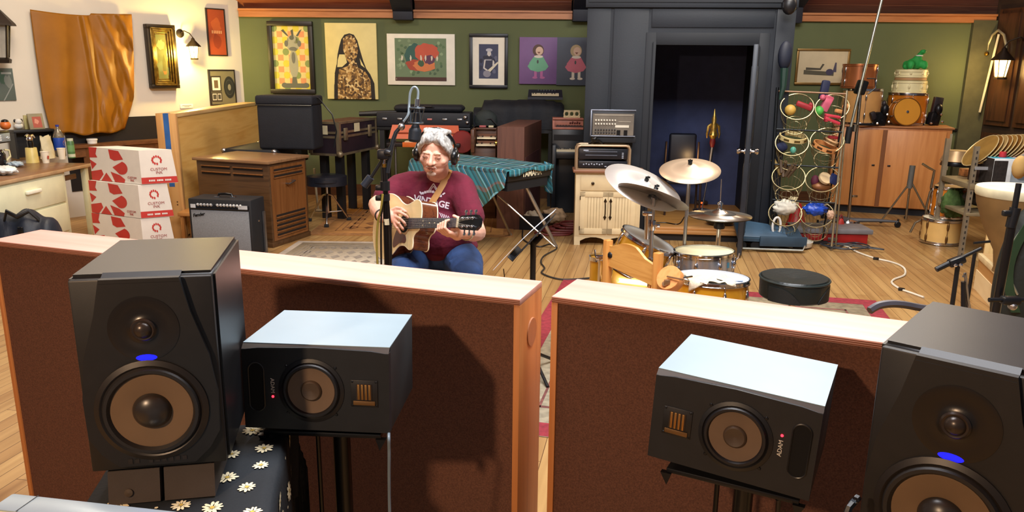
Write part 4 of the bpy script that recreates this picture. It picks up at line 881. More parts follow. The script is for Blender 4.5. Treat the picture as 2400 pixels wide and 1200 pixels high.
# audio rack in a rounded frame
a=P(1351,392,c0.y-.01); cc=P(1474,392,c0.y-.01); w2=(cc-a).length; h2=P(1400,341,c0.y).z-zt
t=thing('audio_rack','two black rack units in a rounded chrome frame on cream cabinet','audio rack',(a.x,c0.y-.02,zt+.001),rzc)
b=B(); 
for y in (0,.19): 
    b.tube([(0,y,0),(0,y,h2-.035),(.012,y,h2-.01),(.04,y,h2),(w2-.04,y,h2),(w2-.012,y,h2-.01),(w2,y,h2-.035),(w2,y,0)],.012,8)
b.box(0,w2,0,.19,h2-.012,h2,.003); b.box(0,w2,0,.19,0,.012); b.build('rack_frame',M('#b09678',.35,.4),t)
for z0,z1,nm in ((.02,h2*.36,'effects_unit'),(h2*.44,h2-.03,'cassette_unit')):
    b=B(); b.box(.02,w2-.02,.004,.18,z0,z1,.004); u_=b.build(nm,M('#16181f',.35),t)
    b=B()
    if z0<.1:
        for k in range(8): b.rbox((.07+k*w2*.05,.002,(z0+z1)/2+.006*(k%2)),(.012,.004,.012))
        for k in range(5): b.rbox((w2*.55+k*.035,.002,z0+.015),(.02,.004,.008))
    else:
        for k in range(4): b.rbox((w2-.07,.002,z0+.015+k*.016),(.018,.004,.007))
        b.rbox((.09,.002,z1-.018),(.05,.004,.012))
    b.build('button',M('#aab2c2',.4),u_,each=True)
    if z0>.1:
        for q in (.38,.72): b=B(); b.rbox((w2*.46,.001,z0+(z1-z0)*q),(w2*.6,.006,.007)); b.build('trim_strip',M('#7d8596',.3,.5),u_)
b=B(); 
b.tube([(.12,.05,h2+.012),(.17,.02,h2+.05),(.2,.04,h2+.06),(.25,.08,h2+.015)],.014,8); b.ball((.17,.03,h2+.06),.03,n=10); o=b.build('camera_clamp',BLKP,t)
# mixer on a dark amplifier behind the rack
a=P(1383,319,c0.y+.1); cc=P(1486,319,c0.y+.1); w2=(cc-a).length; zb=zt+h2+.004
t=thing('mixer_stand','dark monitor box carrying the powered mixer behind rack','monitor speaker',((a.x+cc.x)/2+.02,c0.y+.1,zt+.001),rzc); hm=a.z-zt-.003
t.location=((a.x+cc.x)/2+.02,c0.y+.185,zt+.001)
b=B(); b.box(-w2/2+.02,w2/2-.02,-.0,.03,0,hm,.004); b.box(-w2/2-.0,w2/2,-.1,.03,h2+.02,hm,.006); b.build('speaker_body',M('#14171d',.6),t)
hm2=P(1430,257,c0.y+.1).z-a.z
t2=thing('powered_mixer','grey powered mixer head in steel-edged case above the rack','mixer',((a.x+cc.x)/2,c0.y+.07,zt+.001+hm),rzc)
b=B(); b.box(-w2/2,w2/2,0,.14,0.001,hm2,.006); mb_=b.build('mixer_case',M('#1a1d24',.5),t2)
b=B(); b.box(-w2/2+.02,w2/2-.015,-.006,.0,.015,hm2-.035); fp=b.build('front_panel',M('#6f675c',.45),t2)
b=B()
for q in ((-w2/2-.004,w2/2+.004,hm2-.008,hm2+.004),(-w2/2-.004,w2/2+.004,-.0,.012),(-w2/2-.004,-w2/2+.01,0,hm2)): b.box(q[0],q[1],-.008,.01,max(q[2],.001),q[3],.002)
b.build('edge_trim',M('#8f96a5',.35,.6),t2)
for k in range(8):
    x=-w2/2+.05+k*w2*.062
    for r_,cc_ in ((.62,'#e6e2d4'),(.48,'#e6e2d4'),(.26,'#2a2a2c'),(.15,'#2a2a2c')):
        b=B(); b.lathe([(.009,0),(.007,.014),(0,.015)],(x,-.006,hm2*r_),(0,-1,0),8); b.build('knob',M(cc_,.4),fp)
b=B(); b.box(w2*.05,w2*.36,-.009,-.006,hm2*.35,hm2*.44); b.build('label_strip',M('#d9d3c2',.5),fp)
b=B(); b.box(-w2*.42,w2*.43,-.009,-.006,hm2*.8,hm2*.83); b.box(w2*.12,w2*.4,-.009,-.006,hm2*.56,hm2*.58); b.build('panel_line',M('#a8a090',.5),fp,each=True)
for k in range(2): b=B(); b.rbox((w2*.13+k*w2*.16,-.009,hm2*.16),(.035,.005,.05)); b.build('socket',BLKP,fp)
# portable keyboard under a plaid blanket
zK=.83; q0=G(1190,400,zK); q1=G(1292,386,zK); dv=q1-q0; dv.z=0; rzy=math.atan2(dv.y,dv.x); wk=dv.length
t=thing('portable_keyboard','black portable keyboard on folding stand, lettered end showing beneath blanket','keyboard',(q0.x,q0.y,0),rzy)
KL=1.3; kh=.11
b=B(); b.box(0,wk,0,KL,zK-kh,zK-.012,.012); kb=b.build('keyboard_body',M('#12161c',.4),t)
b=B(); b.box(.02,wk-.03,.02,KL-.05,zK-kh-.09,zK-kh); b.build('under_tray',M('#10141b',.6),t)
text('YAMAHA','brand_lettering',M('#e8e0c0',.5),t,fr((wk*.54,-.002,zK-kh*.52),(1,0,.0),(0,0,1)),.075,.0012,bold=.002,sx=.95)
def leg(x0,y0,x1,y1,r=.014): b=B(); b.tube([(x0,y0,zK-kh-.05),(x1,y1,.012)],r,8); b.ball((x1,y1,.014),.02,n=8); b.build('stand_leg',M('#b0a79a',.3,.8),t)
Lm=rootM(t).inverted(); f0=Lm@G(1303,580); f1=Lm@G(1196,553); f2=Lm@P(1120,560,8.3)
leg(wk*.55,.1,f0.x,f0.y,.018); leg(-.05+.1,.0+.3,f1.x,f1.y,.014); leg(wk*.6,KL*.7,f0.x-.3,f0.y+.9); leg(.05,KL*.7,f1.x-.1,f1.y+.7)
b=B(); s0=Lm@P(1166,457,7.55); s1=Lm@G(1300,578,.04); b.tube([s0,s1],.008,6); b.build('stand_brace',M('#d5cdbf',.3,.8),t)
PL=stripes2('p',[(0,'#2f7f8c'),(.14,'#1d434b'),(.3,'#cfc8b0'),(.325,'#2478a0'),(.42,'#17333a'),(.58,'#86c2cf'),(.66,'#2c4f3c'),(.76,'#7a4c3e'),(.79,'#2a6a78'),(.9,'#14292f')],4.2,3.9)
Sk=fr((0,0,0),(1,0,0),(0,1,0))
b=B(); Mw=rootM(t)
def blan(u,v):
    # u across the keyboard width (past the left side it hangs), v along its length
    y=-.012+v*(KL+.05); s=-.55+u*(wk+.55+.03)
    wob=.012*sin(u*11+v*7)+.01*sin(v*17-u*5)
    if s<-.012:
        d=-s; hang=d/.55*min(.6,.15+1.05*v)
        return V((-.025-.12*(hang/.5)-.035*sin(v*15+1)*hang*2-.03*sin(v*31)*hang, y-.05*hang*(1-v), zK-.003-hang))
    z=zK+.0015+.012*max(0,sin(s*14+v*9))*(.6+.4*sin(v*21))
    if v<.04 and s>0: z-=.004
    return V((s,y,z))
b.grid(blan,60,44,.004)
def flap(u,v):
    s=wk*.0+u*(wk+.02); d=v*(.02+.035*abs(sin(u*5+.6))+.05*max(0,.35-u)); return V((s,-.014-.01*sin(u*12)*v-.004,zK+.003-d))
b.grid(flap,20,4,.003)
def tail(u,v): return V((wk+.008+.02*v+.006*sin(v*9+u*3),-.0+u*.1,zK+.004-v*.3+.02*u))
b.grid(tail,6,12,.003)
for f in b.bm.faces: pass
bo=b.build('plaid_blanket',PL,None,sharp=None); c=bo.location.copy(); bo.matrix_world=Mw@MX.Translation(c)
bo.location=Mw@c; bo.rotation_euler=(0,0,rzy); tag(bo,'blue green plaid blanket draped over the portable keyboard','blanket')
# floor clutter behind the music stand
p=G(1250,540); t=thing('pedal_box','open black box with white papers in it under keyboard','box',p,rad(-10))
b=B(); b.box(-.16,.16,0,.01,0,.16); b.box(-.16,.16,.19,.2,0,.16); b.box(-.16,-.15,.01,.19,0,.16); b.box(.15,.16,.01,.19,0,.16); b.box(-.15,.15,.01,.19,0,.01); b.build('box_body',M('#12151c',.5),t)
crumple('crumpled_paper','crumpled white and tan papers lying in the open black box','paper',p+V((-.02,.1,.012)),.1,.07,.2,M('#d8cbb2',.7,bump=.5,bsc=18),8)
crumple('paper_bag','tan crumpled paper bag on the floor by red cables','bag',G(1300,530)+V((0,.1,0)),.16,.12,.2,M('#c4a27a',.7,bump=.5,bsc=18),11)
def cable(name,label,pts,r,mat,n=10,group=None,world=True):
    q=[V(p) for p in pts]; out=[]
    for i in range(len(q)-1):
        a=q[max(i-1,0)];b_=q[i];c=q[i+1];d=q[min(i+2,len(q)-1)]
        for k in range(n):
            s=k/n; out.append(.5*((2*b_)+(c-a)*s+(2*a-5*b_+4*c-d)*s*s+(3*b_-a-3*c+d)*s**3))
    out.append(q[-1]); b=B(); b.tube(out,r,6); o=b.build(name,mat); return tag(o,label,'cable',group)
rr=random.Random(4)
for k in range(5):
    c=G(1300+k*12,548-k*3); cable('red_cable',('dark red cable coil on the floor left of the cream cabinet'),[c+V((.17*cos(a*1.1+k)*(1+.3*rr.random()),.12*sin(a*1.1+k)*(1+.3*rr.random()),.012+.012*k)) for a in range(8)],.012,M('#6e2620',.6),8,'dark red cables in a heap')
cable('black_cable','dark cable winding over floor between music stand and right panel',[G(x,y,.008) for x,y in ((1225,540),(1228,562),(1262,578),(1290,572),(1305,582),(1275,600),(1268,615),(1276,628),(1270,640),(1300,652),(1335,655),(1400,650))],.008,M('#2a241f',.6))
# ---- things inside the booth
def inB(x,y,lx): # point on the booth's inner plane at depth lx
    n=V((sin(AQ),-cos(AQ),0)); return onpl(x,y,bl-n*lx,n)
q=IB@inB(1600,470,.9); t=thing('booth_chair','dark padded chair standing inside booth','chair',BM@V((q.x,.9,BF)),AQ)
zt=(inB(1600,318,.9)).z-BF; zs=.42; hw=.2
b=B(); b.box(-hw,hw,-.02,.36,zs-.05,zs,.02); b.build('seat',M('#10121b',.6),t)
b=B(); b.box(-hw*.8,hw*.8,.33,.38,zs+.1,zt,.03,3); b.build('backrest',M('#141725',.5),t)
for x,y in ((-hw,.0),(hw,.0),(-hw,.36),(hw,.36)): b=B(); b.cyl((x,y,0),(x*.95,y,zs if y==0 else zt-.1),.013,n=8); b.build('leg',M('#4a3a34',.4,.5),t)
p=inB(1660,500,1.1); p=G(1645,494,BF); zz=P(1667,255,p.y).z
t=thing('gilt_figure_stand','gilded winged figure on slim stand inside booth','ornament',p)
h=zz-BF; hf=P(1667,345,p.y).z-BF
b=B(); b.lathe([(.11,0),(.11,.012),(.02,.03)]); b.build('stand_base',STEEL,t); b=B(); b.cyl((0,0,.02),(.05,0,hf*.62),.009,n=8); b.cyl((.05,0,hf*.62),(.07,0,hf),.02,n=8); b.build('stand_pole',STEEL,t)
b=B(); b.lathe([(.02,0),(.035,.05),(.03,.1)],(.07,0,hf)); b.build('red_grip',M('#7c1f1e',.5),t)
b=B(); H=h-hf-.1; b.lathe([(.03,0),(.055,H*.12),(.035,H*.3),(.045,H*.4),(.026,H*.55),(.03,H*.65),(.016,H*.8),(.004,H)],(.07,0,hf+.1),n=12)
for s in(-1,1): b.tube([(.07+s*.03,0,hf+.1+H*.5),(.07+s*.06,0,hf+.1+H*.42),(.07+s*.075,0,hf+.1+H*.15),(.07+s*.07,0,hf+.1+H*.02)],[.012,.018,.012,.005],6)
b.build('gilt_figure',M('#d9b25a',.35,.8,.3,30),t)
p=G(1690,532,BF); t=thing('floor_wedge','dark rounded floor case on booth floor behind hi-hat','case',p,AQ)
b=B(); b.ball((0,.1,.06),(.16,.12,.07)); b.build('case_body',M('#1d1712',.3),t); b=B(); b.rbox((-.03,-.02,.07),(.06,.02,.02),bev=.004); b.build('latch',BRASS,t)
p=G(1640,478,BF)+V((0,-.06,0)); t=thing('power_strip','small power strip with glowing red light on booth floor','power strip',p,AQ)
b=B(); b.box(-.08,.08,-.03,.03,0,.05,.006); b.build('strip_body',M('#2b1a12',.5),t); b=B(); b.rbox((.0,-.033,.03),(.045,.006,.02)); b.build('pilot_light',M('#ff4a1a',.4,emit=3.),t)
cable('booth_cable','thin black cable on lit booth floor',[G(x,y,BF+.006) for x,y in ((1530,522),(1560,522),(1590,525),(1603,510),(1612,498))],.006,BLKP)
# ------------------------------------------------------------------ the singer, guitar, microphone, music stand
SKIN=M('#e2ab92',.5,var=.06,sc=30,bump=.15,bsc=60); SHIRT=M('#600b26',.9,var=.1,sc=14,bump=.9,bsc=16); JEAN=M('#24406e',.85,var=.22,sc=9,bump=.5,bsc=24)
HAIRM=M('#b9b6b0',.6,var=.35,sc=26,bump=.8,bsc=70,st=(3,3,.7)); BEARD=M('#bfa595',.75,var=.14,sc=60,bump=.5,bsc=160)
Nk=P(1027,424,4.30); RS=P(937,440,4.36); RE=P(883,480,4.22); RW=P(897,509,4.01); LS=P(1081,440,4.31); LE=P(1119,545,4.06); LWr=P(1090,546,3.75)
PV=P(1025,588,4.44); RHp=P(980,600,4.44); LHp=P(1072,600,4.44); RK=P(946,638,3.97); LK=P(1097,643,3.97)
man=thing('person','man in maroon T-shirt and jeans, singing with headphones, playing acoustic guitar','person',(PV.x,PV.y,0))
S0=P(948,524,4.02); N0=P(1078,522,3.62)
# head frame
Hd=P(1021,363,4.2); hz=V((.05,-.2,1)).normalized(); hy=V((.16,1,.2)); hx=hy.cross(hz).normalized(); hy=hz.cross(hx)
Hd=Hd+V((0,0,.012)); _x,_z=hx*1.07,hz*.9
HM=MX(((_x.x,hy.x,_z.x,Hd.x),(_x.y,hy.y,_z.y,Hd.y),(_x.z,hy.z,_z.z,Hd.z),(0,0,0,1)))
hp=lambda x,y,z:HM@V((x,y,z))
HR=HM.to_3x3()
def limb(b,pts,rs,n=14):
    b.tube(pts,rs,n)
    for p,r in zip(pts,rs): b.ball(p,r,n=12)
b=B()
# skull, jaw, features
b.ball(hp(0,.02,.035),(.079,.098,.092),HR,20); b.ball(hp(0,-.02,-.03),(.0745,.078,.077),HR,20); b.ball(hp(0,-.036,-.08),(.056,.053,.046),HR); b.ball(hp(0,-.066,-.1),(.028,.024,.022),HR,12)
for s in (-1,1):
    b.ball(hp(s*.042,-.054,-.03),(.028,.027,.026),HR,12); b.ball(hp(s*.027,-.0805,.024),(.024,.0125,.009),HR,10)      # cheek, brow
    b.ball(hp(s*.032,-.082,.003),(.0155,.0125,.0115),HR,12); b.ball(hp(s*.08,.01,-.01),(.012,.022,.034),HR,12)        # closed lid, ear
    b.ball(hp(s*.014,-.102,-.034),(.0105,.011,.009),HR,10)
b.tube([hp(0,-.088,.02),hp(0,-.102,-.008),hp(0,-.116,-.03)],[.009,.0115,.0145],10); b.ball(hp(0,-.115,-.031),.0145,HR,10)
b.ball(hp(0,-.096,-.058),(.024,.0105,.0065),HR,12); b.ball(hp(0,-.094,-.07),(.022,.012,.0075),HR,12)
limb(b,[hp(0,.02,-.06),Nk+V((0,.02,.02)),Nk+V((0,.03,-.1))],[.062,.066,.075])
# trunk under the clothes and arms
b.ball(P(1018,475,4.38),(.17,.12,.17)); b.ball(P(1022,540,4.38),(.18,.14,.16)); b.ball(P(1025,580,4.43),(.17,.13,.1))
limb(b,[RS,Nk+V((0,.04,-.08)),LS],[.05,.07,.05])
limb(b,[RS,RS.lerp(RE,.5),RE,RE.lerp(RW,.35),RW],[.05,.052,.048,.05,.031]); limb(b,[LS,LS.lerp(LE,.5),LE,LE.lerp(LWr,.35),LWr],[.05,.052,.047,.049,.031])
# hands
def finger(b,pts,r=.0088): limb(b,pts,[r,r*.98,r*.92,r*.82][:len(pts)],9)
u=(N0-S0).normalized(); n0=V((u.y,-u.x,0)).normalized()
nn=(n0*cos(rad(14))+V((0,0,1))*sin(rad(14))); nn=(nn-u*nn.dot(u)).normalized(); vv=nn.cross(u)
GM=MX(((u.x,-nn.x,vv.x,S0.x),(u.y,-nn.y,vv.y,S0.y),(u.z,-nn.z,vv.z,S0.z),(0,0,0,1)))
gp_=lambda x,y,z:GM@V((x,y,z))
# strumming hand hangs in front of the strings
W=RW; c=gp_(-.045,-.045,.035); d=(c-W).normalized()
limb(b,[W,W.lerp(c,.55),c],[.03,.034,.03]); b.ball(W.lerp(c,.75),(.045,.028,.036))
kn=[gp_(-.012+.004*k,-.05,.055-.024*k) for k in range(4)]
tips=[(gp_(.035,-.05,.052),gp_(.055,-.03,.04),gp_(.052,-.014,.03)),(gp_(.042,-.055,.02),gp_(.05,-.03,.0),gp_(.038,-.014,-.012)),(gp_(.035,-.056,-.006),gp_(.036,-.03,-.03),gp_(.02,-.016,-.034)),(gp_(.022,-.055,-.03),gp_(.018,-.032,-.052),gp_(.002,-.018,-.054))]
for k in range(4):
    limb(b,[c,kn[k]],[.022,.0125],9); finger(b,[kn[k],*tips[k]],.0092-.0006*(k==3))
finger(b,[W.lerp(c,.6)+vv*.03,gp_(-.01,-.05,.078),gp_(.022,-.04,.074),gp_(.04,-.022,.06)],.0105)
# fretting hand wraps the neck from below
c2=gp_(.435,.03,-.045); limb(b,[LWr,LWr.lerp(c2,.6),c2],[.03,.033,.03]); b.ball(c2.lerp(LWr,.3),(.036,.036,.04))
for k,x in enumerate((.462,.441,.42,.4)):
    r=.0092-.0006*(k==3); kz=gp_(x,-.012,-.05)
    limb(b,[c2,gp_(x+.0,.018,-.056),kz],[.024,.014,.0115],9); finger(b,[kz,gp_(x-.004,-.042,-.03-.003*k),gp_(x-.012,-.036,.004-.006*k),gp_(x-.016,-.014,.012-.008*k)],r)
limb(b,[c2,gp_(.455,.04,-.01),gp_(.452,.034,.028),gp_(.44,.016,.036)],[.02,.014,.011,.0095],9)
body=solid('body',SKIN,b,.004,4,man)
# dark tubes for shade in the eyelid creases, then brows, lips, beard, hair
b=B()
for s in (-1,1): b.tube([hp(s*.018,-.0925,.0),hp(s*.026,-.0955,-.004),hp(s*.036,-.0945,-.0045),hp(s*.046,-.088,-.0005)],.0016,6)
b.build('lid_crease',M('#5a3a2e',.7),man,True,each=True)
b=B()
for s in (-1,1): b.tube([hp(s*.014,-.096,.021),hp(s*.03,-.0985,.027),hp(s*.048,-.088,.023)],[.0025,.0035,.0015],8)
b.build('eyebrow',M('#b89478',.8),man,True,sharp=None,each=True)
b=B(); b.ball(hp(0,-.1,-.0635),(.0175,.0075,.0058),HR,12); b.build('open_mouth',M('#4a1c1a',.5),man,True)
b=B(); b.tube([hp(-.024,-.094,-.064),hp(-.01,-.107,-.057),hp(0,-.1075,-.059),hp(.01,-.107,-.057),hp(.024,-.094,-.064)],[.002,.004,.0035,.004,.002],8); b.tube([hp(-.021,-.094,-.066),hp(0,-.1065,-.0715),hp(.021,-.094,-.066)],[.002,.0046,.002],8); b.build('lips',M('#c48473',.5),man,True,each=True)
b=B(); b.tube([hp(-.029,-.09,-.068),hp(-.02,-.099,-.0555),hp(0,-.1045,-.049),hp(.02,-.099,-.0555),hp(.029,-.09,-.068)],[.003,.0048,.0042,.0048,.003],8)
b.ball(hp(0,-.085,-.104),(.026,.0095,.016),HR,14); b.ball(hp(0,-.0985,-.082),(.008,.006,.008),HR,8)
solid('goatee',BEARD,b,.003,2,man)
b=B(); R=random.Random(5)
b.ball(hp(0,.035,.06),(.083,.096,.078),HR,20); b.ball(hp(0,.06,.0),(.08,.075,.085),HR,18)
for s in (-1,1):
    for k in range(7):
        t=k/6; b.tube([hp(s*.006,-.03-.02*t+.03*t,.128-.006*t),hp(s*(.03+.02*t),-.07+.045*t,.108-.004*t),hp(s*(.055+.022*t),-.068+.06*t,.075-.03*t),hp(s*(.072+.011*t),-.05+.06*t,.035-.06*t)],[.012,.017,.015,.01],8)
    b.tube([hp(s*.079,-.03,.05),hp(s*.082,-.012,.0),hp(s*.08,.0,-.035)],[.012,.011,.005],8)
b.ball(hp(-.03,-.048,.098),(.036,.034,.034),HR,12); b.ball(hp(.03,-.048,.098),(.036,.034,.034),HR,12)
for k in range(9): x=-.05+.1*k/8; b.tube([hp(x*.6,-.045,.122),hp(x,-.01,.137-.3*x*x*8*.1),hp(x*1.2,.05,.13-.2*abs(x))],[.013,.016,.014],8)
solid('hair',HAIRM,b,.0045,1,man)
# clothing
b=B(); b.ball(P(1017,478,4.37),(.215,.165,.2)); b.ball(P(1020,540,4.34),(.23,.195,.18),n=20); b.ball(P(1026,574,4.41),(.24,.17,.1),n=20)
for s,Sh in ((-1,RS),(1,LS)): limb(b,[Nk+V((s*.05,.05,-.03)),Sh.lerp(Nk,.3)+V((0,.02,0)),Sh],[.07,.083,.08]); b.ball(Sh.lerp(P(1018,478,4.37),.35),(.11,.11,.13))
b.ball(Nk+V((0,.04,-.09)),(.13,.1,.1))
limb(b,[RS,RS.lerp(RE,.35),RS.lerp(RE,.62)],[.08,.076,.074]); limb(b,[LS,LS.lerp(LE,.35),LS.lerp(LE,.66)],[.08,.076,.074])
shirt=solid('t_shirt',SHIRT,b,.008,4,man)
b=B(); cc=Nk+V((0,-.01,-.042)); b.tube([cc+V((.088*cos(a),.075*sin(a)+.02,.03*sin(a))) for a in [2*PI*k/24 for k in range(24)]],.009,8,True); b.build('collar',SHIRT,man,True)
b=B(); b.ball(PV+V((0,0,.0)),(.235,.18,.12),n=20)
for h,k,s in ((RHp,RK,-1),(LHp,LK,1)):
    f=V((k.x,k.y+.06,.1)); limb(b,[h,h.lerp(k,.5)+V((s*.012,0,.01)),k,k.lerp(f,.5)+V((0,.03,0)),f],[.118,.108,.082,.075,.065],16)
for k in range(10):
    h,kk=((RHp,RK),(LHp,LK))[k%2]; t=R.uniform(.15,.9); c=h.lerp(kk,t)+V((0,0,.1-.025*t)); b.tube([c+V((-.09,R.uniform(-.05,.05),-.035)),c+V((0,R.uniform(-.02,.02),-.0)),c+V((.09,R.uniform(-.05,.05),-.035))],[.006,.012,.006],6)
jeans=solid('jeans',JEAN,b,.009,4,man)
for k,s in ((RK,-1),(LK,1)):
    b=B(); b.ball((k.x,k.y-.03,.045),(.05,.13,.045)); b.ball((k.x,k.y+.05,.06),(.048,.07,.06)); solid('shoe',M('#2b2622',.5),b,.008,2,man)
# print on the shirt
def bvh(o):
    bm=bmesh.new(); bm.from_mesh(o.data); bm.transform(chainM(o.parent)); t=BVHTree.FromBMesh(bm); bm.free(); return t
sv=bvh(shirt); Mi=chainM(man).inverted(); PRN=M('#c9bcc4',.8)
def onShirt(x,y,e=.0025):
    d=ray(x,y).normalized(); h=sv.ray_cast(CAM,d); return (h[0]-d*e) if h[0] else P(x,y,4.2)
def shirt_text(s,cx,cy,size,rot,sx=1.,nm='shirt_lettering'):
    o=text(s,nm,PRN,man,MX.Identity(4),size,.0,sx=sx,bold=.6)
    for v in o.data.vertices:
        x,y=v.co.x,v.co.y; v.co=Mi@onShirt(cx+x*cos(rot)+y*sin(rot),cy+x*sin(rot)-y*cos(rot)+.0006*(x)**2)
    return o
shirt_text('VINTAGE',1011,473,21,rad(13),.98)
b=B()
def sp(pts,e=.003): b.poly([Mi@onShirt(x,y,e) for x,y in pts])
def sl(a,c,w=1.2):
    dx,dy=c[0]-a[0],c[1]-a[1]; l=math.hypot(dx,dy); ox,oy=-dy/l*w,dx/l*w; n=6
    for k in range(n):
        p=(a[0]+dx*k/n,a[1]+dy*k/n); q=(a[0]+dx*(k+1)/n,a[1]+dy*(k+1)/n); sp([(p[0]+ox,p[1]+oy),(q[0]+ox,q[1]+oy),(q[0]-ox,q[1]-oy),(p[0]-ox,p[1]-oy)])
sl((1005,446),(1016,430)); sl((1016,430),(1028,450)); sl((1009,446),(1016,436),.8); sl((1016,436),(1023,447),.8)
for k in range(8): 
    x=988+k*6; y=450-7*sin(PI*k/7)+k*.9; sp([(x,y),(x+5.4,y-.2),(x+5.4,y+5.5),(x,y+5.7)])
sl((984,449),(988,456),1.6); sl((1037,456),(1043,452),1.6)
for k in range(5): sl((1030+k*5,498+k*2),(1036+k*5,510+k*1.5),.7)
b.build('shirt_emblem',PRN,man,sharp=None)
# wristwatch
b=B(); w_=LWr.lerp(LE,.12); d=(LE-LWr).normalized(); e=d.orthogonal().normalized(); g=d.cross(e)
b.tube([w_+.034*(cos(a)*e+sin(a)*g) for a in [2*PI*k/20 for k in range(20)]],.006,8,True,flat=1.); b.build('wristwatch',M('#c9c2a6',.3,.6),man,True)
b=B(); w_=RW.lerp(RE,.12); d=(RE-RW).normalized(); e=d.orthogonal().normalized(); g=d.cross(e)
b.tube([w_+.034*(cos(a)*e+sin(a)*g) for a in [2*PI*k/20 for k in range(20)]],.006,8,True); b.build('wristband',M('#17181b',.5),man,True)
# stool under him
t=thing('stool','round black stool the singer sits on','stool',(PV.x+.05,PV.y+.03,0)); zs=PV.z-.125
b=B(); b.lathe([(.19,zs-.06),(.2,zs-.05),(.2,zs-.01),(.18,zs)]); b.build('seat',M('#16181b',.4),t)
for k in range(4): a=PI/4+k*PI/2; b=B(); b.tube([(.14*cos(a),.14*sin(a),zs-.06),(.2*cos(a),.2*sin(a),0)],.014,8); b.build('leg',BLKM,t)
# headphones
t=thing('headphones','black over-ear headphones on the head of the singing man','headphones',hp(0,.01,-.02)); t.rotation_euler=(0,0,0)
b=B(); b.tube([hp(.098*sin(a),.02-.012*cos(a),.025+.122*cos(a)) for a in [rad(-92+184*k/24) for k in range(25)]],[.007]*25,8); b.build('headband',BLKP,t,True)
b=B(); b.tube([hp(.09*sin(a),.02-.012*cos(a),.021+.117*cos(a)) for a in [rad(-60+120*k/20) for k in range(21)]],.0075,8); b.build('band_pad',M('#26282c',.6),t,True)
for s in (-1,1):
    b=B(); b.lathe([(.03,0),(.043,.006),(.045,.014),(.045,.022),(.04,.03),(.028,.035),(0,.036)],hp(s*.082,.01,-.018),hx*s,24); c_=b.build('ear_cup',BLKP,t,True)
    b=B(); b.lathe([(.02,.0),(.018,.004),(0,.005)],hp(s*.1175,.01,-.018),hx*s,16); b.build('cup_badge',STEEL,c_,True)
    b=B(); b.tube([hp(s*.1,.018,.04),hp(s*.106,.015,.02)],.007,8); b.build('yoke',CHROME,t,True)
# ------------------------------------------------------------------ guitar
gt=thing('acoustic_guitar','cutaway acoustic guitar with pale top played by the singer','guitar',S0); gt.rotation_euler=GM.to_euler()
def smooth(pts,n=6):
    q=[];N=len(pts)
    for i in range(N):
        a,b_,c,d=[V((*pts[(i+k)%N],0)) for k in (-1,0,1,2)]
        for k in range(n):
            s=k/n; v=.5*((2*b_)+(c-a)*s+(2*a-5*b_+4*c-d)*s*s+(3*b_-a-3*c+d)*s**3); q.append((v.x,v.y))
    return q
OUT=[(-.345,.0),(-.338,.06),(-.305,.12),(-.24,.16),(-.17,.166),(-.1,.146),(-.04,.113),(.01,.1),(.06,.112),(.105,.124),(.14,.112),(.158,.075),(.162,.03),(.15,-.03),(.118,-.05),(.1,-.075),(.104,-.105),(.1,-.13),(.07,-.138),(.02,-.118),(-.04,-.122),(-.1,-.165),(-.17,-.192),(-.24,-.185),(-.305,-.14),(-.338,-.07)]
OL=smooth(OUT); TOPM=M('#e8cf98',.3,var=.05,sc=3,st=(1,1,14),coat=.4); ROSE=wood('#4a2616','#6b3a20','x',1.5,.25,.5)
b=B(); b.prism(OL,.006,.1); b.build('guitar_body',ROSE,gt)
b=B(); b.prism(OL,.0,.0065); b.build('soundboard',TOPM,gt)
b=B(); 
for y in (.003,.1): b.tube([(x,y,z) for x,z in OL],.0035,6,True)
b.build('binding',M('#efe3c4',.4),gt,each=True)
b=B(); b.lathe([(0,.0),(.049,.0)],(0,-.0008,0),(0,-1,0),32,cap=False); b.build('sound_hole',M('#0c0908',.9),gt)
b=B(); b.lathe([(.051,.0),(.051,.001),(.062,.001),(.062,0)],(0,-.0002,0),(0,-1,0),32,cap=False); b.build('rosette',M('#c9a878',.4),gt)
b=B(); b.prism(smooth([(.02,-.062),(-.05,-.05),(-.07,-.03),(-.1,-.09),(-.09,-.13),(-.03,-.105),(.03,-.1)],5),-.002,-.0002); b.build('pickguard',M('#5a2416',.25,coat=.5),gt)
b=B(); b.rbox((-.145,-.005,0),(.035,.009,.15),bev=.003); br_=b.build('bridge',M('#2a1a12',.4),gt); b=B(); b.rbox((-.14,-.0105,0),(.004,.006,.08)); b.build('saddle',IV,br_)
FB=M('#3d434f',.45,var=.15,sc=30,st=(1,8,8)); b=B(); b.hexa([(.05,-.007,-.029),(.51,-.007,-.0225),(.51,.0,-.0225),(.05,.0,-.029),(.05,-.007,.029),(.51,-.007,.0225),(.51,0,.0225),(.05,0,.029)]); fb=b.build('fretboard',FB,gt)
b=B(); b.tube([(.13,.03,0),(.16,.0245,0),(.5,.0215,0),(.52,.022,0)],[.026,.0225,.02,.02],12,flat=.8); b.build('neck',wood('#6b3a20','#83492a','x',1.5,.3),gt)
fx=[.51-.645*(1-2**(-k/12)) for k in range(1,19)]
b=B()
for x in fx: b.rbox((x,-.0075,0),(.002,.002,.05))
b.build('fret',STEEL,fb,each=True)
b=B()
for k in (3,5,7,9): b.rbox(((fx[k-1]+fx[k-2])/2,-.0073,0),(.007,.001,.007),Euler((0,.78,0)).to_matrix())
for s in(-1,1): b.rbox(((fx[11]+fx[10])/2,-.0073,s*.012),(.007,.001,.007),Euler((0,.78,0)).to_matrix())
b.build('inlay',IV,fb,each=True)
b=B(); b.rbox((.512,-.008,0),(.006,.009,.046)); b.build('nut',IV,gt)
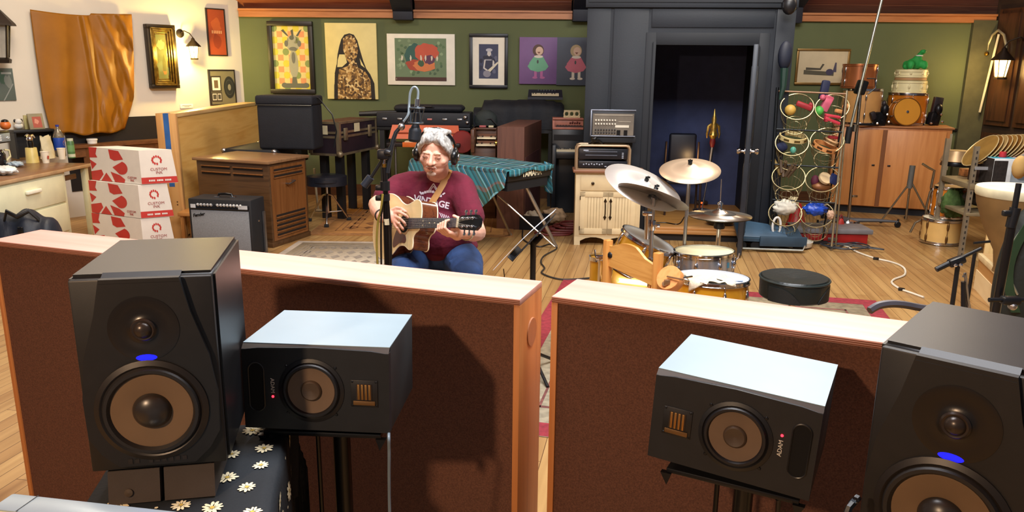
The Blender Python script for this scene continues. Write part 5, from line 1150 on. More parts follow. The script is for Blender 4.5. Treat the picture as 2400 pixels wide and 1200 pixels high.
b=B(); b.prism([(.513,.023),(.54,.034),(.66,.037),(.685,.02),(.69,0),(.685,-.02),(.66,-.037),(.54,-.034),(.513,-.023)],-.004,.012); hs=b.build('headstock',M('#111215',.25),gt)
for k in range(3):
    for s in (-1,1):
        x=.555+k*.04; b=B(); b.lathe([(.009,0),(.009,.003),(.0035,.004),(.0035,.016),(0,.017)],(x,-.004,s*.02),(0,-1,0),10); b.build('string_post',CHROME,hs)
        b=B(); b.cyl((x,.008,s*.034),(x,.008,s*.046),.004,n=8); b.rbox((x,.008,s*.054),(.014,.009,.016),bev=.003); b.build('tuner',CHROME,hs)
for k in range(6):
    z=-.019+.0076*k; b=B(); s=1 if k>2 else -1; b.tube([(-.14,-.0135,z*1.35),(.512,-.0125,z*.9),(.555+.04*(k if k<3 else 5-k),-.012,s*.017)],.0009,4); b.build('string',STEEL,gt)
# strap: from the neck heel across the chest, over the shoulder
st=[gp_(.15,.09,.06)]+[onShirt(x,y,.012) for x,y in ((996,498),(1010,478),(1024,456),(1037,434),(1047,414))]+[P(1052,402,4.27),P(1056,398,4.36),P(1050,420,4.5),P(1000,520,4.6),gp_(-.32,.12,.02)]
def ribbon(b,pts,w,th,nrm):
    vs=[];N=len(pts)
    for i,p in enumerate(pts):
        t=(pts[min(i+1,N-1)]-pts[max(i-1,0)]).normalized(); s=t.cross(nrm(p)).normalized(); k=s.cross(t).normalized()
        vs+=[p-s*w/2,p+s*w/2,p+s*w/2-k*th,p-s*w/2-k*th]
    fs=[(0,1,2,3),tuple(4*(N-1)+k for k in (3,2,1,0))]
    for i in range(N-1):
        for k in range(4): fs.append((4*i+k,4*i+(k+1)%4,4*i+4+(k+1)%4,4*i+4+k))
    b._new(vs,fs)
b=B(); cen=P(1020,480,4.4); ribbon(b,st,.034,.004,lambda p:(p-cen)); b.build('strap',M('#a8793f',.6),gt,True)
# ------------------------------------------------------------------ microphone on boom stand
Ym=3.7; bp=P(905,520,Ym); ms=thing('microphone_stand','black boom microphone stand before the singer, taped with white band','microphone stand',(bp.x,bp.y,0))
top=P(900,372,Ym); p_=lambda x,y,dy=0:P(x,y,Ym+dy)
b=B(); b.cyl((bp.x,bp.y,.04),P(904,455,Ym),.0165,n=14); b.cyl(P(904,455,Ym),p_(901,392),.013,n=12); b.build('pole',BLKP,ms,True)
b=B(); b.cyl(p_(907,512),p_(907.5,526),.0185,n=14); b.build('tape_band',M('#d8cfae',.6),ms,True,label='cream tape band')
for y0,y1 in ((425,446),(455,470)):
    b=B(); b.cyl(p_(902,y0),p_(902.5,y1),.024,n=14); b.rbox(p_(890,y1-6),(.04,.03,.026),bev=.006); b.build('clutch',BLKM,ms,True)
b=B(); b.cyl(p_(901,396),p_(900.5,384),.012,n=10); b.build('collar',BRASS,ms,True)
b=B(); b.ball(p_(901,368),.016,n=10); b.cyl(p_(901,384),p_(901,352),.007,n=8); b.build('swivel',CHROME,ms,True)
b=B(); b.cyl(p_(866,422),p_(926,328),.0085,n=10); b.build('boom_arm',BLKM,ms,True)
b=B(); b.cyl(p_(853,436),p_(869,415),.02,n=14); b.build('counterweight',M('#1d2430',.5),ms,True)
b=B(); b.rbox(p_(899,362),(.06,.04,.05),bev=.01); b.lathe([(.022,0),(.022,.012),(.012,.03)],p_(905,358),(1,-.5,0),14); b.build('boom_clamp',BLKM,ms,True)
b=B(); b.tube([p_(908,405),p_(916,355),p_(922,327),p_(928,310),p_(940,296),p_(950,285),p_(958,268),p_(962,252)],[.011,.011,.011,.01,.009,.008,.0075,.007],10); b.build('gooseneck',M('#3a4048',.3,.7),ms,True)
b=B(); b.ball(p_(941,297),.018,n=12); b.build('joint_knob',STEEL,ms,True)
for k in range(3): a=2*PI*k/3+.4; b=B(); b.tube([(0,0,.16),(.28*cos(a),.28*sin(a),.012)],.011,8); b.build('leg',BLKP,ms)
mc=thing('studio_microphone','large black studio microphone hung in shock mount above the singer','microphone',p_(973,300))
b=B(); q0=p_(977,262);q1=p_(972,318); ax=(q1-q0).normalized(); b.lathe([(.008,0),(.014,.004),(.017,.03),(.017,.06),(.022,.075),(.03,.085),(.03,.132),(.026,.142),(0,.144)],q0,ax,24); b.build('microphone_body',M('#20242a',.4,.3),mc,True)
b=B(); b.lathe([(.0305,.09),(.0305,.13)],q0,ax,24,cap=False); b.build('grille',M('#2c323a',.5,.5,bump=.8,bsc=400),mc,True)
b=B(); 
for s in (-.018,.052): b.tube([q0+ax*s+.034*(cos(a)*V((1,0,0))+sin(a)*V((0,1,0))) for a in [2*PI*k/20 for k in range(20)]],.0045,8,True)
b.build('mount_ring',M('#59636b',.3,.7),mc,True,each=True)
b=B()
for k in range(4): a=2*PI*k/4+.4; b.cyl(q0+ax*-.018+.034*V((cos(a),sin(a),0)),q0+ax*.052+.034*V((cos(a+.5),sin(a+.5),0)),.0035,n=6)
b.cyl(p_(962,252),q0+ax*.0+V((-.034,0,0)),.006,n=8); b.build('mount_strut',M('#59636b',.3,.7),mc,True,each=True)
b=B(); b.cyl(p_(979,232),p_(977.5,250),.0125,n=12); b.build('connector',CHROME,mc,True); b=B(); b.cyl(p_(977.5,250),q0+ax*.005,.011,n=10); b.build('shank',BLKM,mc,True)
cable('microphone_cable','grey microphone cable looping over the top of the microphone',[p_(979,232),p_(980,215),p_(975,205),p_(967,206),p_(961,220),p_(959,245),p_(957,268,-.02),p_(946,285,-.02)],.006,M('#7d8a92',.4))
cable('stand_cable','yellow-tinged cable hanging beside microphone stand pole',[p_(897,455,-.03),p_(893,490,-.03),p_(886,520,-.02),p_(883,570,-.02),p_(886,640,-.02)],.006,M('#8a7a32',.5))
cable('stand_cable','black cable hanging beside microphone stand pole',[p_(899,470,-.03),p_(894,505,-.03),p_(893,560,-.03),p_(894,640,-.03)],.005,BLKP)
cable('stand_cable','black cable hanging right of microphone stand pole',[p_(910,470,-.03),p_(915,530,-.03),p_(917,580,-.03),p_(916,640,-.03)],.005,BLKP)
# ------------------------------------------------------------------ music stand
Yt=4.25; sp_=P(1250,600,Yt); t=thing('music_stand','black music stand seen edge-on, holding a white sheet','music stand',(sp_.x,sp_.y,0))
q0=P(1212,598,Yt); q1=P(1297,508,Yt); d=(q1-q0); L=d.length; d.normalize(); wv=V((.25,.97,.05)); wv=(wv-d*wv.dot(d)).normalized(); nv=d.cross(wv)
if nv.x>0: nv=-nv
Fm=MX(((d.x,wv.x,nv.x),(d.y,wv.y,nv.y),(d.z,wv.z,nv.z)))
b=B(); b.rbox((q0+q1)/2,(L,.48,.006),Fm,.002); b.rbox(q0-nv*-.015,(.006,.48,.04),Fm,.002); b.build('desk',M('#14171d',.5),t,True)
b=B(); b.cyl((sp_.x,sp_.y,.05),P(1250,560,Yt),.017,n=14); b.build('pole',M('#161a1c',.4),t,True)
b=B(); b.cyl(P(1250,560,Yt),(q0+q1)/2-nv*.02,.012,n=10); b.rbox((q0+q1)/2-nv*.025,(.06,.06,.03),Fm,.006); b.build('tilt_bracket',BLKM,t,True)
for k in range(3): a=2*PI*k/3+.9; b=B(); b.tube([(0,0,.14),(.24*cos(a),.24*sin(a),.012)],.01,8); b.build('leg',BLKP,t)
a0=P(1167,628,Yt-.02); a1=P(1304,496,Yt-.0); dd=(a1-a0)
o=thing('sheet_music','long white sheet lying on the tilted music stand','paper',a0.lerp(a1,.5))
b=B(); b.grid(lambda u,v:a0+dd*u+nv*(.012+.01*sin(PI*u))+wv*(-.14+.24*v),10,4,.0015); b.build('sheet',M('#dfe8f2',.6,var=.02),o,True)
b=B(); b.grid(lambda u,v:a0+dd*(.06+.2*u)+nv*(.0145+.01*sin(PI*(.06+.2*u)))+wv*(-.06+.1*v),3,2); b.build('picture',M('#5a3f52',.6,var=.5,sc=60),o,True)
b=B(); b.tube([P(1180,630,Yt),P(1182,645,Yt),P(1183,660,Yt)],.003,6); o=b.build('clip_wire',BLKP); tag(o,'thin wire hanging below the white sheet corner','wire')
# ------------------------------------------------------------------ drum kit
def ell_axes(cx,cy,Y,mx,my,ratio,under=False):
    """centre and unit normal of a disc whose outline shows as that ellipse"""
    c=P(cx,cy,Y); tc=(CAM-c).normalized(); m=(mx*RT-my*UP).normalized(); m=(m-tc*m.dot(tc)).normalized(); p=tc.cross(m)
    if p.z<0: p=-p
    return c,(p*math.sqrt(1-ratio**2)+tc*(-ratio if under else ratio)).normalized()
def pxm(c,px): return px*((c-CAM).dot(fwd))/F
CYM=M('#dcc3a4',.42,.65,.05,4); CYMB=M('#c9a66a',.32,1,.08,4)
def cymbal(name,label,c,n,R,mat,pole_to=None,poles=True,bell=None):
    t=thing(name,label,'cymbal',c); 
    b=B(); b.lathe([(0,.035),(.02,.034),(.042,.028),(.06,.012),(R*.6,.004),(R,-.012),(R,-.0135),(R*.6,.0025),(.06,.01),(.03,.026),(0,.03)],c,n,48); b.build('cymbal_disc',mat,t,True,sharp=None)
    b=B(); b.lathe([(.014,.034),(.014,.05),(.005,.052),(.005,.07),(0,.071)],c,n,12); b.rbox(c+n*.06,(.03,.006,.012)); b.build('wing_nut',BLKM,t,True)
    return t
def stand(name,label,top,foot,r=.0125,mat=STEEL,legs=3,hinge=None,spread=.26,group=None):
    t=thing(name,label,'stand',(foot.x,foot.y,0),0,group)
    b=B(); b.cyl((foot.x,foot.y,.05),top,r,n=12); b.build('pole',mat,t,True)
    if hinge:
        for h in hinge: b=B(); q=V((foot.x,foot.y,.05)).lerp(top,h); b.lathe([(r*1.7,-.03),(r*1.9,-.01),(r*1.9,.01),(r*1.7,.03)],q,(top-V((foot.x,foot.y,.05))),14); b.rbox(q+V((r*2.4,-.01,0)),(.03,.012,.025),bev=.004); b.build('clamp',CHROME,t,True)
    for k in range(legs):
        a=2*PI*k/legs+.5; b=B(); b.tube([(0,0,.3),(spread*cos(a),spread*sin(a),.015)],.009,8); b.ball((spread*cos(a),spread*sin(a),.017),.016,n=8); b.build('leg',mat,t)
    return t
c,n=ell_axes(1617,396,5.1,1,.02,.42); cymbal('crash_cymbal','bronze cymbal facing us, highest cymbal before the dark doorway',c,n,pxm(c,71),CYM)
ft=P(1600,600,5.1); stand('cymbal_stand','slim steel stand under the highest bronze cymbal',c-n*.01,V((ft.x,ft.y+.0,0)))
c1,n1=ell_axes(1509,434,4.9,170,84,.4); cymbal('ride_cymbal','large pale cymbal tilted right at the left of the drum kit',c1,n1,pxm(c1,97),M('#e0dcd6',.42,.6,.04,4))
c2,n2=ell_axes(1532,457,4.7,165,56,.2,True); cymbal('crash_cymbal','grey cymbal seen from beneath, overlapping the large tilted pale cymbal',c2,n2,pxm(c2,86),M('#8f8983',.5,.5,.08,4))
ft=P(1526,600,4.7); s=stand('cymbal_stand','steel stand with wing clamps under the two overlapping cymbals',c2-n2*.0,V((ft.x,ft.y,0)),.013,STEEL,3,(.55,.8),.13)
b=B(); b.lathe([(.028,-.02),(.03,-.008),(.012,0)],c2,n2,16); b.build('felt',BLK,s,True); b=B(); b.tube([c2+n2*-.02,c2.lerp(c1,.5)-n1*.05,c1-n1*.02],.01,8); b.build('second_arm',STEEL,s,True)
b=B(); q=P(1517,500,4.7); b.cyl(q,P(1516,560,4.7),.016,n=12); b.rbox(q,(.06,.03,.03),bev=.006); b.build('side_tube',CHROME,s,True)
# hi-hat
c,n=ell_axes(1687,502,5.2,1,.03,.185); R=pxm(c,73.5)
hh=thing('hi_hat','pair of hi-hat cymbals on chrome stand behind silver snare','cymbal',(c.x,c.y,0))
b=B(); b.lathe([(0,.035),(.03,.033),(.05,.02),(.06,.01),(R,-.008),(R,-.0095),(.05,.012),(0,.03)],c,n,48); b.build('top_cymbal',M('#cfc9bd',.28,1,.05,4),hh,True,sharp=None)
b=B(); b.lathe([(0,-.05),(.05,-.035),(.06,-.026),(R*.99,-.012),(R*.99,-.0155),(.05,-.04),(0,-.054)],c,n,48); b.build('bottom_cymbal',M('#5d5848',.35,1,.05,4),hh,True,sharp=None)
f=V((c.x+.005,c.y,.03)); b=B(); b.cyl(f,c+n*-.06,.016,n=12); b.build('tube',CHROME,hh,True); b=B(); b.cyl(c,P(1691,420,5.2),.0035,n=8); b.build('rod',STEEL,hh,True)
b=B(); b.lathe([(.012,.03),(.018,.035),(.014,.05),(.018,.07),(.008,.09)],c,n,14); b.rbox(c+n*.075,(.035,.02,.016),bev=.003); b.build('clutch',CHROME,hh,True)
b=B(); b.lathe([(.035,-.1),(.04,-.085),(.03,-.06)],c,n,16); b.build('cup',BLK,hh,True)
for k in range(3): a=2*PI*k/3+.3; b=B(); b.tube([(c.x,c.y,.28),(c.x+.25*cos(a),c.y+.25*sin(a),.015)],.009,8); b.build('leg',CHROME,hh,True)
def drum(name,label,c,n,R,h,shell,lugs=6,head='#ece8da',both=True,legs=0,group=None,lugmat=CHROME,hoop=CHROME,a0=.3):
    """c = centre of the top head, n its normal"""
    n=n.normalized(); t=thing(name,label,'drum',c-n*h,0,group)
    b=B(); b.lathe([(R,-h+.012),(R,-.012)],c,n,40); b.build('shell',shell,t,True)
    for z0,z1 in ((-.022,.006),(-h-.006,-h+.022)):
        b=B(); b.lathe([(R+.002,z0),(R+.009,z0),(R+.009,z0+.004),(R+.005,z0+.006),(R+.005,z1-.006),(R+.009,z1-.004),(R+.008,z1),(R+.002,z1),(R+.002,z0)],c,n,40,cap=False); b.build('hoop',hoop,t,True)
    b=B(); b.lathe([(0,.0),(R*.97,.0),(R+.001,-.006),(R+.001,-.012)],c,n,40,cap=False); b.build('drum_head',M(head,.45,var=.03,sc=4),t,True)
    b=B(); b.lathe([(0,-h),(R*.97,-h),(R+.001,-h+.008)],c,n,40,cap=False); b.build('drum_head',M('#cfc9b8',.4),t,True)
    e=n.cross(V((0,1,0))).normalized(); g=n.cross(e)
    for k in range(lugs):
        a=2*PI*k/lugs+a0; d=cos(a)*e+sin(a)*g; q=c+d*(R+.008)
        b=B(); b.cyl(q-n*.01,q-n*(h-.01),.0035,n=6)
        hl=min(.09,h*.4); 
        b.ball(q-n*(h*.5 if h<.2 else h*.24),(.013,.013,hl*.5),n.to_track_quat('Z','Y').to_matrix(),10)
        if h>=.2: b.ball(q-n*(h*.76),(.013,.013,hl*.5),n.to_track_quat('Z','Y').to_matrix(),10)
        b.build('lug',lugmat,t,True)
    return t
GLD=M('#d79a22',.3,.25,.15,3,coat=.6)
c,n=ell_axes(1650,588,4.9,137,4,.19); R=pxm(c,67.5); t=drum('snare_drum','silver snare drum between tilted gold tom and towel-covered drum',c,n,R,.15,M('#b9c4d6',.22,.85,.05),8,'#e3dcb4')
b=B(); q=c+RT*R*.93-n*.075-fwd*R*.35; b.rbox(q,(.03,.03,.07),bev=.006); b.tube([q,q+V((.03,0,.03)),q+V((.035,0,.06))],.006,6); b.build('strainer',STEEL,t,True)
def onDrum(a,z,R): 
    d=cos(a)*RT*1.0-sin(a)*fwd; d=(d-n*d.dot(n)).normalized(); return c+d*R-n*z
b=B(); b.poly([onDrum(a,z,R+.0015) for a,z in ((.83,.05),(.95,.05),(.95,.085),(.83,.085))]); b.build('badge',M('#3f7f95',.4),t,True,sharp=None)
b=B(); q=c-n*.18; 
b.cyl((q.x,q.y,.03),(q.x,q.y,q.z),.013,n=10)
for k in range(3): a=2*PI*k/3; b.tube([(q.x,q.y,.25),(q.x+.22*cos(a),q.y+.22*sin(a),.015)],.008,6); b.tube([(q.x,q.y,q.z-.03),(q.x+R*.9*cos(a),q.y+R*.9*sin(a),q.z)],.008,6)
o=b.build('snare_stand',STEEL); tag(o,'steel tripod basket stand under the silver snare drum','stand')
c,n=ell_axes(1668,650,4.25,171,12,.19); R=pxm(c,84); cF,nF,RF=c.copy(),n.copy(),R
t=drum('floor_tom','gold floor tom half covered by a pale towel',c,n,R,.36,GLD,8,'#dfe6ea',a0=.1)
for k in range(3): a=2*PI*k/3+.6; d=V((cos(a),sin(a),0)); b=B(); q=c+d*(R+.03); b.cyl(q-n*.12,(q.x,q.y,.01),.006,n=8); b.rbox(q-n*.14,(.03,.03,.05),bev=.005); b.build('leg',CHROME,t,True)
b=B(); b.poly([c+n*.0015+x*RT*R+y*(RT.cross(n))*R for x,y in ((.45,.5),(.75,.45),(.68,.62))]); b.build('head_mark',M('#7d94b4',.5),t,True,sharp=None)
# towel over its near edge
Mx=RT-n*RT.dot(n); Mx.normalize(); My=n.cross(Mx); My=-My if My.y>0 else My     # My points towards us
def tow(u,v):
    x=-.78+1.2*u; s=-.25+1.15*v+.12*u; ed=math.sqrt(max(.05,1-min(.95,x*x)))
    wob=.012*sin(u*13+v*5)
    if s<ed: return c+Mx*R*x+My*R*s+n*(.006+.01*abs(sin(u*9+v*4)))
    d=(s-ed)*R; return c+Mx*R*(x)+My*(R*ed+.014+.01*sin(u*17)+.1*wob)-n*(d*1.1-.006)
b=B(); b.grid(tow,34,26,.003); o=b.build('towel',M('#d9cdb4',.9,var=.08,bump=.7,bsc=40),sharp=None); tag(o,'pale beige towel draped over the near rim of the gold floor tom','towel')
o.name='towel'
tw=o; b=B(); q=[tow(u,v)+My*.004+n*.003 for u,v in ((.62,.66),(.76,.66),(.76,.76),(.62,.76))]; b.poly(q); m_=b.build('woven_label',M('#141a14',.6),tw,True,sharp=None,label='small black woven label')
# drum sticks on the floor tom
# rack tom
c,n=ell_axes(1521,561,4.95,112,56,.2); R=pxm(c,66); t=drum('rack_tom','gold tom drum tilted steeply towards right behind the wooden chair',c,n,R,.24,GLD,6,'#dfe6e6')
# bass drum on its side
cb=P(1487,668,4.95); cb.z=.29; ax=V((-.93,.3,.03)).normalized(); t=drum('bass_drum','gold bass drum lying low behind wooden chair',cb+ax*.15,ax,.235,.3,GLD,8,'#d8d2c2',hoop=M('#8d6a34',.35,.3))
b=B(); q=P(1407,604,4.6); b.rbox(q,(.06,.05,.03),bev=.008); b.cyl((q.x,q.y,.02),q,.012,n=8); b.tube([q+V((-.03,0,.01)),q+V((-.035,0,.05))],.006,6); o=b.build('chrome_bracket_stand',CHROME); tag(o,'short chrome bracket on post left of the wooden chair','stand')
t=thing('small_tom','small gold striped drum barely showing left of the wooden chair','drum',(q.x+.02,q.y+.12,0)); b=B(); b.lathe([(.07,.12),(.07,q.z-.03)],n=24); b.build('shell',GLD,t)
for z_ in (.12,q.z-.03): b=B(); b.lathe([(.072,z_-.012),(.078,z_-.012),(.078,z_+.012),(.072,z_+.012)],n=24,cap=False); b.build('hoop',CHROME,t)
for k in range(3): a=2*PI*k/3; b=B(); b.cyl((.075*cos(a),.075*sin(a),0),(.075*cos(a),.075*sin(a),.2),.005,n=6); b.build('leg',CHROME,t)
# wooden chair, its back towards us
zc=.80; pl=G(1425,562,zc); pr=G(1543,592,zc); dv=pr-pl; dv.z=0; rz=math.atan2(dv.y,dv.x); w=dv.length
t=thing('wooden_chair','small honey-coloured wooden chair with curved top rail, back towards us','chair',(pl.x,pl.y,0),rz); HON=wood('#c58a42','#dba45a','x',.8,.35); HONZ=wood('#b9793a','#cf944e','z',.8,.35)
for x in (0,w): 
    b=B(); b.box(x-.02,x+.02,-.02,.025,0,zc,.006); b.build('back_post',HONZ,t)
    b=B(); b.box(x-.02,x+.02,.36,.4,0,.43,.006); b.build('front_leg',HONZ,t)
n_=20; top=[(.02+(w-.04)*k/n_,zc-.03-.05*(k/n_)**2*0-.0+.035*sin(PI*min(1,max(0,(k/n_-.05)/.75)))-(.045*max(0,k/n_-.6)/.4)) for k in range(n_+1)]
b=B(); b.prism(top+[(w-.02,zc-.19),(.02,zc-.15)],-.008,.012); b.build('top_rail',HON,t)
b=B(); b.prism([(.02,zc-.27),(w-.02,zc-.31),(w-.02,zc-.41),(.02,zc-.37)],-.008,.012); b.build('lower_rail',HON,t)
b=B(); b.box(w-.055,w-.043,-.004,.006,zc-.32,zc-.17); b.build('spindle',HONZ,t)
b=B(); b.box(-.02,w+.02,.0,.4,.43,.455,.01); b.build('seat',HON,t)
q=P(1436,610,4.0); b=B(); b.ball(P(1434,597,4.3),(.03,.03,.025),n=10); b.tube([P(1434,597,4.3),P(1438,607,4.3),P(1450,618,4.3),P(1475,632,4.3)],.012,8); o=b.build('clip_microphone',BLKM); tag(o,'small black microphone on gooseneck seen through wooden chair','microphone')
t=thing('wood_block','round orange wooden block with metal clamp, beside wooden chair','percussion block',P(1566,650,3.9))
cw,nw=ell_axes(1566,650,3.9,1,-1.1,.82); Rw=pxm(cw,31)
b=B(); b.lathe([(0,.0),(Rw*.96,.0),(Rw,-.005),(Rw,-.05),(Rw*.96,-.055),(0,-.055)],cw,nw,32); b.build('wood_disc',wood('#cf8545','#e09a5c','x',.8,.4),t,True)
e=nw.cross(V((0,0,1))).normalized(); g=e.cross(nw)
b=B(); b.tube([cw+nw*.012-e*.03,cw+nw*.012+e*.0,cw+nw*.02+e*-.1],.005,6); b.rbox(cw+nw*.008+g*-.03+e*-.01,(.03,.02,.03),bev=.004); b.lathe([(.015,.0),(.015,.012),(0,.013)],cw+g*-.04,nw,12); b.build('clamp',M('#9a7a5a',.35,.7),t,True,each=True)
b=B(); q0=P(1592,652,3.88); b.tube([q0,P(1608,650,3.9),P(1622,648,3.95)],.005,6); b.build('clamp_arm',CHROME,t,True)
b=B(); b.cyl((cw.x,cw.y+.03,0.02),(cw.x,cw.y+.03,cw.z-Rw*.7),.012,n=8); b.lathe([(.14,0),(.14,.012),(.02,.03)],(cw.x,cw.y+.03,0)); b.build('post',BLKM,t,True)
# drum throne
p=P(1862,655,4.3); zt=.6; t=thing('drum_throne','round black padded drum throne nearest the right panel','stool',(p.x,p.y,0),rad(8)); R=pxm(p,78)
UPH=M('#101a1a',.38,bump=.2,bsc=40)
b=B(); b.lathe([(R*.93,zt-.125),(R*.99,zt-.115),(R,zt-.03),(R*.985,zt-.008),(R*.94,zt),(R*.6,zt-.006),(0,zt-.016)],n=48); b.build('cushion',UPH,t)
b=B(); b.tube([(R*1.0*cos(a),R*1.0*sin(a),zt-.012) for a in [2*PI*k/48 for k in range(48)]],.006,6,True); b.build('piping',M('#1d2a2a',.4),t)
for s in (-1,1):
    b=B(); 
    def fl(u,v): a=-PI/2+s*(.28+u*.95); top_=zt-.03+.0; hgt=.085*(1-.9*max(0,1-u*1.6)**2); return (1.012*R*cos(a),1.012*R*sin(a),zt-.12+hgt*v)
    b.grid(fl,14,4,.004); b.build('side_panel',M('#0e1414',.6,bump=.5,bsc=200),t)
b=B(); b.cyl((0,0,.05),(0,0,zt-.12),.02); b.lathe([(.06,zt-.15),(.08,zt-.13)],n=16); b.build('post',CHROME,t)
for k in range(3): a=2*PI*k/3+.2; b=B(); b.tube([(0,0,.3),(.26*cos(a),.26*sin(a),.012)],.012,8); b.build('leg',CHROME,t)
# rugs
def rug(name,label,c4,base,border,motif,seed):
    b=B(); P4=[V((q.x,q.y,0)) for q in c4]; z=V((0,0,.006))
    b.hexa([*P4,*[q+z for q in P4]]); ct=sum(P4,V())/4
    b.m=1
    for i in range(4):
        a,c_=P4[i],P4[(i+1)%4]; ai=a.lerp(ct,.1*1.0); ci=c_.lerp(ct,.1); b.poly([a+z*1.1,c_+z*1.1,ci+z*1.1,ai+z*1.1])
    b.m=2; R=random.Random(seed)
    E=lambda u,v:(P4[0].lerp(P4[1],u)).lerp(P4[3].lerp(P4[2],u),v)+z*1.2
    for i in range(9):
        for j in range(6):
            u=.14+.72*(i+.5)/9; v=.14+.72*(j+.5)/6; s=.022+.012*((i+j)%2)
            b.poly([E(u-s,v),E(u,v-s*1.5),E(u+s,v),E(u,v+s*1.5)])
    for k in range(4):
        d=.11+.03*k
        for q in (((d,d),(1-d,d),(1-d,d+.008),(d,d+.008)),((d,1-d),(1-d,1-d),(1-d,1-d-.008),(d,1-d-.008)),((d,d),(d+.006,d),(d+.006,1-d),(d,1-d)),((1-d,d),(1-d-.006,d),(1-d-.006,1-d),(1-d,1-d))): b.poly([E(*w_) for w_ in q])
    o=b.build(name,[base,border,motif],sharp=None); return tag(o,label,'rug')
a=G(1322,655);c_=G(2052,706); d=(c_-a).normalized(); nrm=V((d.y,-d.x,0))
rug('oriental_rug','red bordered patterned rug under the drum kit',[a,c_,c_+nrm*2.9,a+nrm*2.9],M('#b5a88c',.9,var=.2,sc=20,bump=.4,bsc=200),M('#8e2a35',.9,var=.2,sc=30),M('#7d4a44',.9,var=.25,sc=30),2)
a=G(700,566); c_=G(1000,566); rug('patterned_rug','pale grey patterned rug behind the singer',[a,V((c_.x,a.y,0)),V((c_.x,a.y-1.5,0)),V((a.x-.1,a.y-1.5,0))],M('#b9ad9a',.9,var=.12,sc=14),M('#a5988a',.9),M('#8d8378',.9),3)
a=G(716,555); rug('brown_rug','tan brown rug with faint ovals under the round saddle stool',[a+V((.0,2.1,0)),a+V((2.2,2.1,0)),a+V((2.2,.08,0)),a+V((.0,.08,0))],M('#a8763f',.9,var=.12,sc=10),M('#96683a',.9,var=.2,sc=20),M('#86582f',.9),4)
# ------------------------------------------------------------------ right side
def PW_(x,y,Y): return P(x,y,Y)
# rack with eight wire baskets
Yr=7.5; RKM=M('#2b2f33',.35,.7); rl=G(1801,577); rr_=G(1948,587); 
t=thing('basket_rack','tall metal rack hung with eight wire baskets beside booth','rack',(rl.x,rl.y,0))
tl=P(1822,205,rl.y+.14); tr=P(1985,212,rr_.y+.14)
def post(nm,a,c,r=.012,m=RKM): b=B(); b.cyl(a,c,r,n=10); b.build(nm,m,t,True)
post('front_post',V((rl.x,rl.y,0)),tl,.016); post('front_post',V((rr_.x,rr_.y,0)),tr,.011,M('#b5a98c',.35,.8)); post('front_post',G(1958,580),P(1979,330,rr_.y+.15),.009,M('#b5a98c',.35,.8))
post('back_post',V((rl.x+.02,rl.y+.1,0)),tl,.01); post('back_post',V((rr_.x+.02,rr_.y+.3,0)),tr,.01)
for y,m_ in ((213,M('#8a6a52',.4,.4)),(300,RKM),(382,RKM),(465,RKM)):
    k=(y-205)/372; a=tl.lerp(V((rl.x,rl.y,0)),k); c_=tr.lerp(V((rr_.x,rr_.y,0)),k); post('cross_bar',a,c_,.009,m_)
WIRE=M('#a79a76',.35,.8)
cents=[(1868,250),(1950,252),(1856,335),(1938,330),(1848,415),(1927,420),(1840,500),(1914,503)]
rows=('top','second','third','bottom')
bk=[]
for i,(x,y) in enumerate(cents):
    row=i//2; Y=rl.y+.02+.12*(3-row)/3-.1+(0 if i%2==0 else .02); c,n=ell_axes(x,y,Y,1,.08 if i%2==0 else -.05,.8); R=pxm(c,37)
    side='left' if i%2==0 else 'right'
    t=thing('wire_basket','%s wire basket in the %s row of the metal rack'%(side,rows[row]),'basket',c-n*.17,0,'wire baskets on the metal rack')
    dn=(n*-.55+V((0,0,-.85))).normalized(); d2=dn
    e=n.cross(V((1,0,0))).normalized(); g=n.cross(e); 
    circ=lambda r,o,k=28:[c+o+r*(cos(2*PI*j/k)*e+sin(2*PI*j/k)*g) for j in range(k)]
    b=B(); b.tube(circ(R,V()),.006,6,True); b.build('rim',WIRE,t,True)
    b=B(); b.tube(circ(R*.7,dn*.2),.004,6,True); b.tube(circ(R*.88,dn*.1),.0025,5,True); b.tube(circ(R*.35,dn*.205),.0025,5,True)
    A=circ(R,V(),22);D=circ(R*.7,dn*.2,22)
    for j in range(22): b.tube([A[j],D[j]],.0022,5)
    b.build('wire_mesh',WIRE,t,True)
    bk.append((c,n,dn,R,e,g))
def inb(i,x,y,d=.05): # a point inside basket i seen at that pixel, d metres below its rim
    c,n,dn,R,e,g=bk[i]; return onpl(x,y,c-n*d,n)
def item(name,label,cat,p,fn,mat):
    b=B(); fn(b,p); o=b.build(name,mat); return tag(o,label,cat)
item('ball_shaker','yellow round shaker ball in the top left basket','shaker',inb(0,1852,258,.04),lambda b,p:b.ball(p,.055),M('#c9a04a',.5))
item('castanet','red handled castanets in the top left basket','castanets',inb(0,1885,248,.04),lambda b,p:(b.rbox(p,(.16,.05,.05),Euler((.2,.35,-.3)).to_matrix(),.012),b.rbox(p+V((.06,-.02,.01)),(.05,.04,.04),Euler((.2,.5,-.3)).to_matrix(),.01)),M('#9c2b33',.45))
item('toy_block','pink plastic toy standing in the top right basket','toy',inb(1,1936,250,.03),lambda b,p:(b.rbox(p+V((0,0,.03)),(.08,.06,.16),Euler((0,.4,0)).to_matrix(),.012),b.ball(p+V((-.05,-.02,.09)),.03)),M('#d0617a',.5))
item('castanet','red plastic castanet jaws hanging over the top right basket rim','castanets',inb(1,1950,283,-.02),lambda b,p:(b.rbox(p,(.16,.06,.03),Euler((.1,.35,0)).to_matrix(),.008),b.rbox(p+V((.0,0,.045)),(.15,.06,.025),Euler((.1,.15,0)).to_matrix(),.008),b.rbox(p+V((-.06,0,.02)),(.03,.05,.06),None,.006)),M('#c2384a',.45))
item('green_shaker','small bright green shaker in the top right basket','shaker',inb(1,1920,260,.03),lambda b,p:b.ball(p,(.045,.045,.05)),M('#4fae4a',.5))
